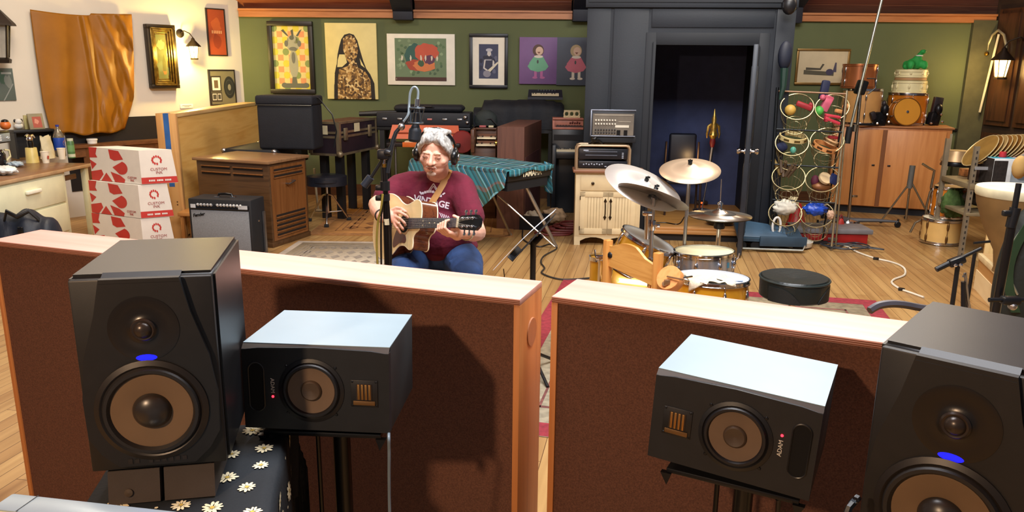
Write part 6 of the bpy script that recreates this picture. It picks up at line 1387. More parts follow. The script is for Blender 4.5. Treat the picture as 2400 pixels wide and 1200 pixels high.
item('wood_clapper','tan wooden clapper at the right of the top right basket','percussion',inb(1,1970,262,.03),lambda b,p:(b.rbox(p,(.12,.05,.04),Euler((0,.2,.3)).to_matrix(),.012),b.ball(p+V((.05,0,.05)),(.04,.03,.03))),M('#c98f58',.5))
item('dark_grip','dark blue cloth pouch standing up behind the top right basket','pouch',inb(1,1934,236,.0)+V((0,.05,0)),lambda b,p:(b.rbox(p+V((0,0,.1)),(.085,.05,.2),Euler((0,.12,0)).to_matrix(),.02)),M('#1b2140',.7))
def tamb(name,label,p,n,R,mat,jm):
    t=thing(name,label,'tambourine',p); n=n.normalized(); e=n.orthogonal().normalized(); g=n.cross(e)
    b=B(); b.lathe([(R,-.022),(R,.022),(R-.012,.022),(R-.012,-.022),(R,-.022)],p,n,32,cap=False); b.build('frame',mat,t,True)
    for k in range(8):
        a=2*PI*k/8; b=B(); b.rbox(p+R*(cos(a)*e+sin(a)*g),(.055,.006,.018),MX((( -sin(a)*e+cos(a)*g),(cos(a)*e+sin(a)*g),n)).transposed()); b.build('jingle_slot',jm,t,True)
tamb('tambourine','cream tambourine lying in the second row left basket',inb(2,1858,322,.02),V((.05,-.25,1)),.135,M('#dcc78c',.5),M('#6a5a34',.4,.5))
tamb('tambourine','orange-tan tambourine in the second row right basket',inb(3,1934,344,.02),V((.25,-.3,1)),.125,M('#d08e54',.5),M('#5a3a24',.4,.5))
tamb('tambourine','pale half-moon tambourine behind the orange-tan one',inb(3,1948,332,.03),V((.4,-.2,1)),.07,M('#e0b583',.5),M('#8a6a44',.4,.5))
item('egg_shaker','small teal shaker in the second row left basket','shaker',inb(2,1859,352,.06),lambda b,p:b.ball(p,(.03,.03,.035)),M('#5fb29c',.4))
item('navy_cloth','navy cloth bundle in the second row left basket','cloth',inb(2,1832,345,.07),lambda b,p:b.ball(p,(.06,.05,.05)),M('#1a2346',.8,bump=.6,bsc=30))
item('red_shaker','flat red shaker at the back of second row right basket','shaker',inb(3,1953,322,.02),lambda b,p:b.rbox(p,(.1,.05,.03),Euler((0,.1,.2)).to_matrix(),.008),M('#b0343a',.5))
def tube_heap(b,p):
    R=random.Random(9)
    for k in range(7): q=p+V((R.uniform(-.09,.06),R.uniform(-.04,.05),R.uniform(-.02,.05))); d=V((R.uniform(-.6,.6),R.uniform(-.4,.4),.8)).normalized(); b.cyl(q,q+d*.13,.018,n=8)
item('rattle','bunch of brown wooden rattles in the third row left basket','rattle',inb(4,1850,412,.06),tube_heap,M('#5a4632',.6,var=.3,sc=20))
item('rattle','tan wooden stick leaning left in the third row left basket','rattle',inb(4,1825,395,.04),lambda b,p:b.cyl(p+V((.03,0,-.06)),p+V((-.06,.02,.09)),.024,n=10),M('#b79a5e',.6))
item('wood_disc','round pale wooden drum disc in the third row right basket','percussion',inb(5,1934,418,.02),lambda b,p:b.lathe([(0,-.015),(.065,-.015),(.068,0),(.065,.015),(0,.018)],p,V((.2,-.75,.6)),24),M('#d8bd92',.5))
item('maroon_cloth','maroon pouch left of the pale wooden disc','pouch',inb(5,1910,424,.05),lambda b,p:b.ball(p,(.04,.04,.06)),M('#5a1c34',.7))
item('blue_box','small dark blue box in the third row right basket','box',inb(5,1954,420,.04),lambda b,p:b.rbox(p,(.07,.06,.1),Euler((.1,.4,.2)).to_matrix(),.006),M('#1c2a5c',.5))
item('brown_bell','copper brown shaker low in the third row right basket','shaker',inb(5,1925,437,.1),lambda b,p:b.ball(p,(.1,.06,.05)),M('#8a5a34',.45,.3))
crumple('white_cloth','white cloth bundle filling the bottom left basket','cloth',inb(6,1838,505,.06),.13,.09,.17,M('#e3dfd0',.8,bump=.5,bsc=16),21)
crumple('cream_cloth','cream folded cloth at the back of the bottom left basket','cloth',inb(6,1860,497,.05)+V((0,.07,.0)),.07,.05,.15,M('#d8c9a0',.8,bump=.4,bsc=16),22)
crumple('blue_scarf','bright blue plastic scarf in the bottom right basket','scarf',inb(7,1908,505,.04),.13,.08,.14,M('#2452c8',.35,bump=.8,bsc=16,var=.3,sc=14),23)
crumple('tan_scarf','tan cloth over the rim of the bottom right basket','cloth',inb(7,1945,515,.01),.04,.04,.1,M('#c9a58a',.7),24)
b=B(); q=P(1820,530,rl.y-.12); b.tube([q+V((.04*cos(a),0,.09*sin(a))) for a in [2*PI*k/18 for k in range(18)]],.012,8,True); o=b.build('white_rope_loop',WHT); tag(o,'white rope loop hanging from the bottom left basket','rope')
# floor things below the rack
p=G(1878,571); t=thing('tool_box','low red tool box on the floor under baskets','tool box',(p.x+.33,p.y+.12,0),rad(-4))
b=B(); b.box(-.36,.36,-.12,.2,.0,.11,.01); b.build('box_body',M('#9c1f1f',.4),t); b=B(); b.box(-.38,.4,-.14,.22,.111,.16,.008); b.build('tray_lid',M('#77767a',.5),t); b=B(); b.box(-.05,.05,-.13,-.12,.03,.07,.004); b.build('latch',STEEL,t)
p=G(1893,556)+V((.0,.38,0)); t=thing('red_funnel','red plastic cone standing behind the low tool box','cone',(p.x,p.y,0)); b=B(); b.lathe([(.13,0),(.12,.03),(.04,.3),(.03,.31)],n=20); b.build('cone_body',M('#b3231f',.45),t); b=B(); b.box(-.14,.14,-.14,.14,0,.02,.004); b.build('cone_base',M('#9c1f1f',.5),t)
p=G(1966,563); t=thing('red_pouch','small red pouch beside right rack leg','pouch',p+V((.04,.1,0)),.3); b=B(); b.ball((0,0,.11),(.05,.04,.11)); b.build('pouch_body',M('#c2382e',.6),t); b=B(); b.tube([(-.03,0,.2),(0,0,.26),(.03,0,.2)],.008,6); b.build('pouch_strap',M('#8e241e',.6),t)
p=G(1742,588); t=thing('folded_cart','blue-grey folded carrying cart with small wheels beside booth','cart',(p.x+.25,p.y+.1,0),rad(-3)); BG=M('#2b4254',.55)
b=B(); b.hexa([(-.3,-.1,.1),(.34,-.14,.09),(.36,.2,.16),(-.28,.24,.2),(-.3,-.1,.13),(.34,-.14,.12),(.36,.2,.19),(-.28,.24,.24)]); b.box(-.1,.36,-.16,-.13,.06,.16,.008); b.build('cart_bed',BG,t)
b=B(); b.hexa([(-.25,-.08,.14),(.2,-.1,.13),(.22,.15,.19),(-.22,.2,.24),(-.22,-.04,.18),(.18,-.06,.16),(.2,.13,.21),(-.2,.18,.26)]); b.build('upper_panel',M('#36526a',.5),t)
for x in (-.26,-.12,.3): b=B(); b.lathe([(.045,-.015),(.05,-.01),(.05,.01),(.045,.015)],(x,-.08,.05),(0,1,0),16); b.build('wheel',RUB,t)
b=B(); b.tube([(-.3,-.13,.03),(.32,-.17,.03),(.34,-.17,.08)],.012,8); b.build('frame_tube',M('#9a9a90',.4,.7),t)
p=G(1870,583); t=thing('pedal_tray','white plastic tray with dark pedals beside blue-grey cart','tray',p+V((0,.08,0)),rad(-3)); b=B(); b.lathe([(.1,.005),(.16,.02),(.17,.07),(.16,.07),(.1,.015),(0,.012)],n=24); b.build('tray_body',M('#d5cfc2',.5),t); b=B(); b.rbox((-.03,0,.06),(.16,.07,.05),Euler((.1,.2,.3)).to_matrix(),.012); b.build('pedal',M('#2a2422',.5),t)
p=G(1910,571); t=thing('metal_bar','short dark bar lying on floor by red tool box','bar',p,rad(-4)); b=B(); b.box(-.12,.12,-.02,.02,0,.035,.004); b.build('bar_body',M('#3a3634',.5,.5),t)
for k in range(3): c=G(1975+k*9,577+k*4); cable('floor_cable','tangled dark cables on floor right of the basket rack',[c+V((.2*cos(a*1.3+k*2)*(1+.2*k),.16*sin(a*1.7+k),.008+.014*k)) for a in range(7)],.007,M('#2c3038',.5),8,'tangled dark cables by the rack')
cable('white_cable','long white cable snaking over open floor',[G(x,y,.009) for x,y in ((1962,572),(1985,578),(2010,591),(2050,605),(2085,613),(2110,622),(2121,632),(2119,645),(2095,655),(2091,664),(2110,677),(2140,688),(2165,697))],.009,M('#e0d8c6',.5))
for x,y in ((2053,606),(2113,678)): q=G(x,y,.012); b=B(); b.rbox(q,(.05,.03,.024),Euler((0,0,-.4)).to_matrix(),.004); o=b.build('cable_tie',BLKP); tag(o,'black tape wrap on the white floor cable, '+('further' if y<650 else 'nearer')+' one','tape')
# wheeled boom stand
p=G(1987,527); Ybs=p.y; t=thing('boom_stand','tall chrome studio boom stand with long silver boom rising out of view','microphone stand',(p.x,p.y,0)); CS=M('#c9c6bc',.25,1)
cl=P(2018,205,Ybs)
b=B(); b.cyl((p.x,p.y,.03),cl,.018,n=12); b.build('pole',CS,t,True)
b=B(); b.cyl(P(1989,318,Ybs-.1),P(2068,-6,Ybs-.1+.0),.0155,n=12); b.build('boom',M('#dcdccb',.3,.9),t,True)
b=B(); b.cyl(P(1985,336,Ybs-.1),P(1992,297,Ybs-.1),.035,n=16); b.build('counterweight',M('#1c1c1e',.6),t,True)
b=B(); b.rbox(cl,(.1,.12,.16),Euler((0,.25,0)).to_matrix(),.02); b.tube([cl+V((.03,-.06,.1)),cl+V((.12,-.06,.1)),cl+V((.14,-.06,.0)),cl+V((.06,-.06,-.07))],.008,6); b.build('clutch',BLKM,t,True)
b=B(); q=P(2003,300,Ybs); b.lathe([(.03,-.04),(.032,.04)],q,(cl-q),14); b.build('collar',CS,t,True)
b=B(); q=(V((p.x,p.y,.03))).lerp(cl,.2); b.rbox(q+V((.05,0,0)),(.06,.02,.03),bev=.006); b.build('collar_knob',CS,t,True)
b=B(); b.lathe([(.13,.03),(.12,.06),(.03,.08)]); b.build('hub',CHROME,t)
for a in (rad(-20),rad(105),rad(215)):
    e=V((.55*cos(a),.4*sin(a),.07)); b=B(); b.tube([(0,0,.06),e*.6+V((0,0,.03)),e],[.05,.035,.02],8,flat=.6); lg=b.build('base_leg',M('#4a4c52',.5),t)
    b=B(); b.lathe([(.03,-.014),(.036,-.008),(.036,.008),(.03,.014)],(e.x,e.y,.036),(0,1,0),14); b.cyl((e.x,e.y,.04),(e.x,e.y,.1),.012,n=8); b.build('caster',BLKM,lg)
# plywood cabinet with drums on top
c0=G(1985,497); c1=G(2203,511); dv=c1-c0; rz=math.atan2(dv.y,dv.x); w=dv.length; zt=P(2100,300,(c0.y+c1.y)/2).z
t=thing('plywood_cabinet','wide orange plywood cabinet with two doors carrying spare drums','cabinet',(c0.x,c0.y,0),rz); PLY=wood('#b8743a','#cd8a4c','z',.35,.45); D=.55
b=B(); b.box(-.25,w,0,D,.09,zt,.004); b.build('carcass',wood('#a5632f','#b97840','z',.35,.45),t); b=B(); b.box(-.25,w-.02,.05,D,0,.09); b.build('toe_kick',M('#14151c',.6),t)
b=B(); b.box(-.27,w+.02,-.02,D,zt,zt+.02,.003); b.build('top',wood('#8f5a30','#a86e3f','x',.5,.5),t)
xm=(rootM(t).inverted()@P(2062,400,c0.y)).x
for x0,x1,dz in ((-.24,xm-.03,0),(xm+.02,w-.06,.0)):
    b=B(); b.box(x0,x1,-.022,-.001,.1,zt-.03,.003); dr=b.build('door',PLY,t); hx_=x1-.07 if x0<0 else x0+.06
    b=B(); b.rbox((hx_,-.028,.62),(.035,.012,.018),bev=.003); b.build('catch',BLKM,dr)
b=B(); b.box(xm-.03,xm+.02,-.006,.0,.1,zt-.03); b.build('centre_stile',wood('#6b3f20','#7d4c28','z',.5),t)
b=B(); b.box(w-.02,w+.006,-.012,.0,zt*.55,zt-.05); b.build('hinge',M('#b5a888',.4,.5),t)
ZC=zt+.021; Yc=c0.y+.2
def atop(x,y,dy=0): q=P(x,y,Yc+dy); q.z=ZC; return q
def topdrum(name,label,x,ytop,ybot,wpx,shell,head,z0=None,lugs=6,dy=0,hoop=CHROME,lug=CHROME,grp=None):
    q=P(x,(ytop+ybot)/2,Yc+dy); zb=ZC+.007 if z0 is None else z0; zt_=P(x,ytop,Yc+dy).z; h=max(.08,zt_-zb-.006); R=pxm(q,wpx/2)
    drum(name,label,V((q.x,q.y,zb+h)),V((0,0,1)),R,h,shell,lugs,head,hoop=hoop,lugmat=lug,group=grp); return zb+h+.013
zz=topdrum('floor_tom','wide pale wood floor tom on the plywood cabinet',2018,207,297,86,M('#cf9a5c',.35,var=.1,sc=3,coat=.4),'#e8dcc0',lug=CHROME)
topdrum('tom_drum','copper coloured tom stacked on the pale wood floor tom',2014,150,205,76,M('#a8643a',.3,.4,.15,3),'#c9b99a',z0=zz,hoop=M('#a8643a',.3,.6))
zz=topdrum('tom_drum','glossy amber tom on the plywood cabinet under two cream snares',2124,217,298,84,M('#c9761c',.25,.15,.2,3,coat=.6),'#e8dcc0')
IVD=M('#e3d8a8',.4,var=.05)
zz2=topdrum('snare_drum','cream snare drum directly on the amber tom',2132,189,212,70,IVD,'#efe8cf',z0=zz,lugs=8,lug=IVD,hoop=IVD)
b=B(); q=P(2134,186,Yc); R_=pxm(q,34); b.lathe([(R_,0),(R_,.03)],(q.x,q.y,zz2)); o=b.build('drum_ring',M('#b58a5c',.6)); tag(o,'tan wooden ring between the two cream snare drums','drum hoop')
zz3=topdrum('snare_drum','cream snare drum topmost of the stack under the green toy',2136,163,182,66,IVD,'#efe8cf',z0=zz2+.04,lugs=8,lug=IVD,hoop=IVD)
# small bass drum standing on edge in front
cx,nx=ell_axes(2126,268,Yc-.33,1,0,.98); R=pxm(cx,31); cx.z=ZC+R+.012; t=drum('small_drum','round amber drum on its edge facing us before the amber tom',V((cx.x,cx.y,cx.z)),V((.0,-1,.12)),R,.14,M('#b9681c',.3),6,'#c98a2c',hoop=M('#8a5a24',.3,.3))
b=B(); b.lathe([(.018,.002),(.016,.01),(0,.011)],V((cx.x,cx.y,cx.z)),V((0,-1,.12)),14); b.build('head_badge',CHROME,t,True)
# green plush dinosaur
q=P(2142,160,Yc); Z=zz3
GRN=M('#1f9440',.7,bump=.5,bsc=80); t=thing('plush_dinosaur','bright green plush long-necked dinosaur on the topmost cream snare','toy',(q.x,q.y,Z))
ht=P(2150,119,Yc).z-Z; b=B(); b.ball((0,0,ht*.3),(.1,.09,ht*.3)); limb(b,[V((.02,-.02,ht*.45)),V((.03,-.03,ht*.62)),V((.035,-.03,ht*.8)),V((.06,-.05,ht*.92))],[.06,.036,.028,.026]); b.ball((.06,-.06,ht*.95),(.04,.036,.028)); b.ball((.02,-.02,ht*.5),(.06,.05,.06))
limb(b,[V((-.06,0,ht*.25)),V((-.1,.0,ht*.12)),V((-.13,-.02,.03))],[.05,.04,.025])
for x,y in ((-.08,-.07),(.08,-.07),(-.06,.07),(.08,.07)): limb(b,[V((x,y,ht*.25)),V((x*1.1,y*1.2,.035))],[.05,.04])
solid('plush_body',GRN,b,.012,3,t,False); b=B(); b.ball((.07,-.09,ht*.965),.007,n=8); b.build('eye',BLKP,t); b=B(); b.tube([(.033+.036*cos(a),-.03+.036*sin(a),ht*.73) for a in [2*PI*k/16 for k in range(16)]],.008,6,True); b.build('collar',WHT,t)
for x,lab,s in ((2060,'black metal clamp hardware between pale wood tom and amber tom',0),(2185,'dark tall clamp bracket right of the amber tom',1)):
    q=atop(x,298,-.28 if s==0 else -.12); t=thing('drum_clamp',lab,'clamp',q); b=B()
    b.rbox((0,0,.08),(.14,.1,.16),Euler((0,.2,.3)).to_matrix(),.02); b.ball((.03,-.03,.2),(.05,.05,.07)); b.build('clamp_body',M('#1d1e22',.35,.5),t)
    b=B(); 
    if s: b.rbox((.02,0,.24),(.11,.06,.22),Euler((0,.12,0)).to_matrix(),.01)
    else: b.ball((.02,-.02,.27),(.03,.03,.04)); b.rbox((-.09,0,.12),(.06,.06,.1),Euler((0,-.4,0)).to_matrix(),.012)
    b.build('clamp_head',M('#241c20',.5),t,each=True)
    for k,(dx,dz) in enumerate(((.08,.05),(-.06,.03),(.05,.14))): b=B(); b.ball((dx,-.07,dz),.018,n=8); b.build('wing_bolt',CHROME,t)
q=atop(2035,299,-.3); t=thing('drum_tuning_bar','slim dark metal bar at the front of the plywood cabinet top','bar',q); b=B(); b.box(-.12,.1,-.012,.012,0,.025,.004); b.build('bar_body',M('#2a2a2e',.4,.6),t)
# light snare stand, chrome stand
q=G(2122,522); t=thing('folded_stand','slim folded tripod stand with grey handle before plywood cabinet','stand',(q.x,q.y,0)); TS=M('#a89a80',.3,.9)
tp=P(2138,388,q.y); b=B(); b.cyl((0,0,.04),V((tp.x-q.x,0,tp.z)),.012,n=10); b.build('pole',TS,t); b=B(); b.cyl(V((tp.x-q.x,0,tp.z-.27)),V((tp.x-q.x+.005,0,tp.z)),.032,n=12); b.build('grip',M('#5c5a55',.6),t)
for a in (PI*1.05,-.7,1.2): b=B(); b.tube([(0,0,.5),(.32*cos(a),.25*sin(a),.02)],.011,8); lg=b.build('leg',TS,t); b=B(); b.ball((.32*cos(a),.25*sin(a),.022),.022,n=8); b.build('rubber_foot',RUB,lg)
q=G(2170,556); t=thing('bent_stand','tarnished chrome stand with curved arms beside stacked small drums','stand',(q.x,q.y,0)); Yq=q.y
Lq=rootM(t).inverted()
b=B(); b.tube([Lq@P(x,y,Yq) for x,y in ((2162,384),(2178,394),(2190,400),(2186,420),(2182,440))],.013,8); b.build('top_arm',TS,t)
b=B(); b.tube([Lq@P(x,y,Yq) for x,y in ((2225,418),(2200,430),(2180,450),(2172,480),(2168,520),(2170,552))],.012,8); b.build('curved_leg',TS,t)
b=B(); b.tube([Lq@P(x,y,Yq-.1) for x,y in ((2195,505),(2170,510),(2145,522),(2133,545))],.012,8); b.build('curved_leg',TS,t)
b=B(); b.tube([Lq@P(x,y,Yq+.05) for x,y in ((2182,440),(2184,500),(2188,550))],.012,8); b.build('pole',TS,t)
# stacked small drums by the shelf
q=G(2214,574); hb=P(2214,517,q.y+.0).z-.0; R=pxm(q,42)
drum('small_drum','cream wood drum on the floor under the orange drum',V((q.x,q.y+.1,hb+.007)),V((0,0,1)),R,hb-.006,M('#d8ae68',.4,var=.06),6,'#e6dcc0',lugmat=M('#7a5a34',.35,.8))
h2=P(2222,440,q.y).z; Rr=pxm(q,34); drum('small_drum','orange drum on top of the cream wood drum',V((q.x+.03,q.y+.1,h2)),V((0,0,1)),Rr,h2-hb-.022,M('#c9741c',.35,var=.1),6,'#c9a06a')
crumple('green_cloth','crumpled green cloth hanging on the front of the orange drum','cloth',P(2228,512,q.y-.12),.13,.07,.33,M('#3d5524',.85,bump=.9,bsc=22,var=.25,sc=16),31)
# slotted metal shelf unit
ANG=M('#9c8f78',.45,.5,.1); f0=G(2252,606); t=thing('shelf_unit','slotted steel angle shelf unit at right with cluttered shelves','shelf',(f0.x,f0.y,0),rad(-6))
Ls=rootM(t).inverted(); zT=P(2297,343,f0.y).z; zS=P(2280,432,f0.y).z; wS=1.3;dS=.62
for x,y in ((0,0),(wS,0),(0,dS),(wS,dS)):
    h=zT if y==0 else zT+.02; b=B(); b.box(x-.02,x+.02,y-.003,y+.001,0,h); b.box(x-.021,x-.017,y-.0,y+.035,0,h); lg=b.build('angle_post',ANG,t)
    if y==0:
        b=B()
        for k in range(int(h/.055)): b.rbox((x,y-.0035,.04+k*.055),(.012,.003,.024))
        b.build('post_slots',M('#2a2622',.8),lg)
b=B(); b.box(-.02,wS+.02,-.01,dS+.02,zS-.05,zS,.003); b.build('shelf_board',M('#8a7a5c',.5,.3),t)
b=B(); b.box(-.02,wS+.02,-.01,dS+.02,.42,.45,.003); b.build('shelf_board',M('#8a7a5c',.5,.3),t)
b=B(); b.box(.0,wS,-.008,.004,zT-.22,zT-.19); b.build('cross_rail',M('#c9ccd0',.4,.6),t)
def onS(x,y,dz=0.002): q=G(x,y,zS+dz); return q
q=onS(2240,388); t=thing('lamp_shade','tan metal conical shade at the left end of the steel shelf','shade',q); R=.17
b=B(); b.lathe([(R*.98,.05),(R,.055),(R*.72,.17),(R*.7,.17),(R*.95,.06)],n=28); b.build('shade_cone',M('#b0926a',.4,.4),t); b=B(); b.lathe([(R*.95,0),(R*.97,.01),(R*.9,.05),(0,.05)],n=28); b.build('dark_base',BLKP,t); b=B(); b.lathe([(0,.172),(R*.68,.172)],n=28,cap=False); b.build('shade_top',M('#d0b083',.45,.2),t)
for k in range(9):
    c_,nq=ell_axes(2296+k*12,352-1.2*k,f0.y+.2-.012*k,1,-.8,.42); Rk=pxm(c_,46-k*1.2)
    t=thing('cymbal_plate','thin bronze coloured plate leaning in a row on the steel shelf','cymbal',c_,0,'bronze plates leaning on the shelf')
    b=B(); b.lathe([(0,.012),(.03,.01),(Rk*.6,.002),(Rk,-.004),(Rk,-.007),(0,.008)],c_,nq,28); b.build('plate_disc',M(('#c9a055','#a87838','#d6b878','#b58446')[k%4],.35,.7),t,True); b=B(); b.tube([c_+Rk*(cos(a)*nq.orthogonal().normalized()+sin(a)*nq.cross(nq.orthogonal().normalized()))-nq*.005 for a in [2*PI*j/24 for j in range(24)]],.005,6,True); b.build('plate_rim',M('#e2cc96',.4,.5),t,True)
zp=P(2330,383,f0.y+.2).z; item('plate_tray','low dark wooden rack holding up the bronze plates','rack',V((P(2340,383,f0.y+.2).x,f0.y+.2,zS+.003)),lambda b,p:(b.rbox(p+V((0,0,(zp-zS)/2)),(.48,.14,zp-zS-.01),None,.006)),M('#4a3326',.6,var=.3,sc=12))
q=P(2388,405,f0.y+.42); q.z=zS+.002; t=thing('white_bowl','upturned white plastic bowl above the labelled box','bowl',q); hb_=.2
b=B(); b.lathe([(.17,.19),(.165,.2),(.1,.31),(0,.32)],n=28); b.build('bowl_shell',M('#d9d6d2',.4),t); b=B(); b.box(-.14,.14,-.1,.16,0,.19,.006); b.build('box_under',M('#6a5a4a',.6),t)
q=onS(2322,436); t=thing('speaker_carton','white and black product carton with a loudspeaker picture on the shelf','box',q,rad(-6))
hb_=P(2340,372,q.y).z-zS; b=B(); b.box(0,.4,0,.25,0,hb_,.003); b.build('carton_body',M('#dfe4e6',.5),t)
b=B(); b.box(-.002,.0,0.004,.246,.0,hb_-.004); b.box(0,.12,-.002,.0,0.02,hb_-.02); b.build('dark_print',M('#2a2422',.6,var=.3,sc=40),t,each=True)
b=B(); b.box(.16,.36,-.002,0,.03,hb_-.03); b.build('picture_panel',M('#8f9aa2',.5),t); b=B(); b.lathe([(.0,.003),(.07,.003)],(.26,0,hb_*.5),(0,-1,0),24,cap=False); b.lathe([(.0,.004),(.045,.004)],(.26,0,hb_*.5),(0,-1,0),24,cap=False); b.build('speaker_picture',M('#59636b',.5),t)
b=B(); b.box(0.002,.2,0.01,.24,hb_,hb_+.002); b.build('top_print',M('#2aa6c4',.5),t); b=B(); b.box(.2,.39,0.01,.24,hb_,hb_+.002); b.build('top_print',M('#d9c4cf',.5),t)
q=P(2366,366,q.y); t=thing('red_cap','small red plastic cap on the carton','cup',(q.x,q.y+.1,zS+.005+hb_)); b=B(); b.lathe([(.03,0),(.032,.005),(.03,.05),(0,.052)],n=16); b.build('cap_wall',M('#c8303a',.4),t); b=B(); b.lathe([(.033,.0),(.033,.012)],n=16,cap=False); b.build('cap_rim',M('#a8222c',.4),t)  # a red cap lying on the carton, filed under cups
item('white_ball','small white ball at the front of the steel shelf','ball',onS(2297,428)+V((0,.06,.035)),lambda b,p:b.ball(p,.036),M('#c6d4e6',.4))
item('small_tin','small tan and red tins behind the white ball','tin',onS(2300,420)+V((.02,.22,.04)),lambda b,p:(b.rbox(p,(.2,.1,.075),None,.006)),M('#a86a3a',.5,var=.4,sc=30))
item('black_bundle','dark folded cloth heap on the lower shelf','cloth',V((f0.x+.5,f0.y+.25,.56)),lambda b,p:b.ball(p,(.42,.22,.11)),M('#2a241c',.8,bump=.8,bsc=12,var=.3,sc=6))
# pale board and dark case behind the stage block
q0=G(2300,628); t=thing('plywood_sheet','pale plywood sheet standing upright behind the kettle drum','board',(q0.x,q0.y,0),rad(-60)); zb=P(2312,430,q0.y).z
b=B(); b.box(0,.5,0,.02,0,zb,.003); b.build('sheet_face',wood('#d8b878','#e6cb92','z',.4,.5),t); b=B(); b.box(-.004,.0,-.001,.021,0,zb); b.build('sheet_edge',wood('#b58a50','#c9a064','z',1),t)
# stage block
zr=.3; a=G(2296,593,zr); c_=G(2400,690,zr); dv=c_-a; rz=math.atan2(dv.y,dv.x)
t=thing('stage_block','low pale plywood stage block in the right corner','platform',(a.x,a.y,0),rz)
SL_=2.4; b=B(); b.box(0,SL_,0.0,1.1,zr-.02,zr,.002); b.build('deck',wood('#c09a66','#d3b07c','y',.4,.5),t)
b=B(); b.box(0,SL_,-.01,.02,zr-.045,zr+.0005,.002); b.build('front_edge',M('#e8d3a4',.5),t); b=B(); b.box(0.005,SL_,0.0,.02,zr-.14,zr-.045); b.build('front_batten',wood('#a87840','#bb8a50','x',.5),t); b=B(); b.box(0,SL_,-.006,.02,.0,zr-.14); b.build('front_board',wood('#dcbf8c','#ead2a4','x',.3,.5),t); b=B(); b.box(-.004,.02,0,1.1,0,zr-.02); b.build('end_board',wood('#c9a468','#d8b67c','y',.4),t)
# kettle shaped drum on the block
Yd=a.y-.3; q=P(2398,440,5.6); R=pxm(q,95); t=thing('kettle_drum','wide goblet drum with white head and tan bowl at right edge','drum',(q.x,q.y,zr))
H=q.z-zr; b=B(); b.lathe([(R*.38,0),(R*.36,.03),(R*.42,H*.25),(R*.7,H*.5),(R*.95,H*.8),(R,H*.93)],n=40); b.build('bowl',M('#7d6038',.5,var=.15,sc=5),t); b=B(); b.lathe([(R*1.0,H*.9),(R*1.02,H*.92),(R*1.02,H*.985),(R,H)],n=40,cap=False); b.build('skin_band',M('#cfc6a4',.6),t); b=B(); b.lathe([(R,H),(0,H+.002)],n=40,cap=False); b.build('drum_head',M('#f0ebe0',.5),t)
item('drumstick_box','flat red and white card lying on the white head','card',q+V((.1,-.02,.012)),lambda b,p:b.rbox(p,(.2,.06,.016),Euler((0,0,.2)).to_matrix(),.003),M('#c9a08a',.5,var=.3,sc=30))
# dark green gig bag leaning with silver zip
p=P(2368,640,4.75); zb_=P(2372,480,4.75).z; t=thing('instrument_bag','black and dark green soft instrument bag with silver zip at right edge','bag',(p.x+.1,4.75,0))
b=B(); b.grid(lambda u,v:(.19*cos(2*PI*u)*(1-.5*abs(2*v-.9)**2.2)*(1 if v<.99 else .1),.12*sin(2*PI*u)*(1-.4*abs(2*v-1)**3),zb_*v),28,16); b.build('bag_body',M('#131a17',.6,bump=.5,bsc=14),t,sharp=None)
b=B(); b.tube([(-.1-.1*sin(PI*k/10)*1.0,-.1,zb_*(.42+.5*k/10)) for k in range(11)],.008,6); b.build('zip',M('#a9aa98',.4,.7),t)
b=B(); b.grid(lambda u,v:(-.1-.09*sin(PI*v)-.03+.06*u,-.115,zb_*(.3+.62*v)),3,10,.006); b.build('green_panel',M('#1e3a22',.6),t)
# black stands in front
Yn=4.6; q=P(2236,690,Yn); t=thing('short_boom_stand','short black boom microphone stand on the floor by the stage block','microphone stand',(q.x,q.y,0))
b=B(); b.cyl((q.x,q.y,.2),P(2246,615,Yn),.014,n=10); b.build('pole',BLKM,t,True); b=B(); b.cyl(P(2194,632,Yn),P(2300,582,Yn),.011,n=10); b.build('boom',BLKM,t,True); b=B(); b.cyl(P(2194,632,Yn),P(2225,617,Yn),.017,n=10); b.build('counterweight',BLKM,t,True)
b=B(); b.rbox(P(2242,612,Yn),(.1,.05,.05),Euler((0,-.4,0)).to_matrix(),.012); b.build('clutch',BLKM,t,True)
for k,(x,y) in enumerate(((2240,622),(2252,621))): b=B(); b.ball(P(x,y,Yn-.04),.012,n=8); b.build('bolt',CHROME,t,True)
b=B(); b.tube([P(2258,650,Yn),P(2262,640,Yn),P(2268,700,Yn),P(2276,740,Yn)],.009,8); b.build('second_rod',STEEL,t,True); b=B(); b.cyl(P(2258,660,Yn),P(2258,720,Yn),.015,n=10); b.build('leg_tube',BLKM,t,True)
for k in range(3): a_=2*PI*k/3+.2; b=B(); b.tube([(0,0,.22),(.28*cos(a_),.28*sin(a_),.012)],.011,8); b.build('leg',BLKP,t)
Yn2=5.4; q=P(2278,640,Yn2); t=thing('thin_black_stand','thin black stand pole between short boom stand and stage block','stand',(q.x,q.y,0)); b=B(); b.cyl((q.x,q.y,.02),P(2286,585,Yn2),.013,n=10); b.build('pole',BLKM,t,True); b=B(); b.lathe([(.15,0),(.15,.015),(.02,.04)]); b.build('base',BLKP,t); b=B(); b.cyl(P(2282,570,Yn2),P(2320,566,Yn2),.01,n=8); b.build('arm',BLKM,t,True)
Yn=3.8; q=P(2342,712,Yn); t=thing('tall_black_stand','thick black stand pole crossing the right edge','microphone stand',(q.x,q.y,0)); b=B(); b.cyl((q.x-.02,q.y,.02),P(2372,520,Yn),.021,n=12); b.build('pole',BLKP,t,True); b=B(); b.cyl(P(2372,520,Yn),P(2388,430,Yn),.014,n=10); b.build('upper_pole',BLKM,t,True); b=B(); b.lathe([(.024,-.05),(.026,.05)],P(2374,510,Yn),(.1,0,1),12); b.rbox(P(2366,500,Yn),(.07,.03,.03),bev=.008); b.build('clutch',BLKM,t,True)
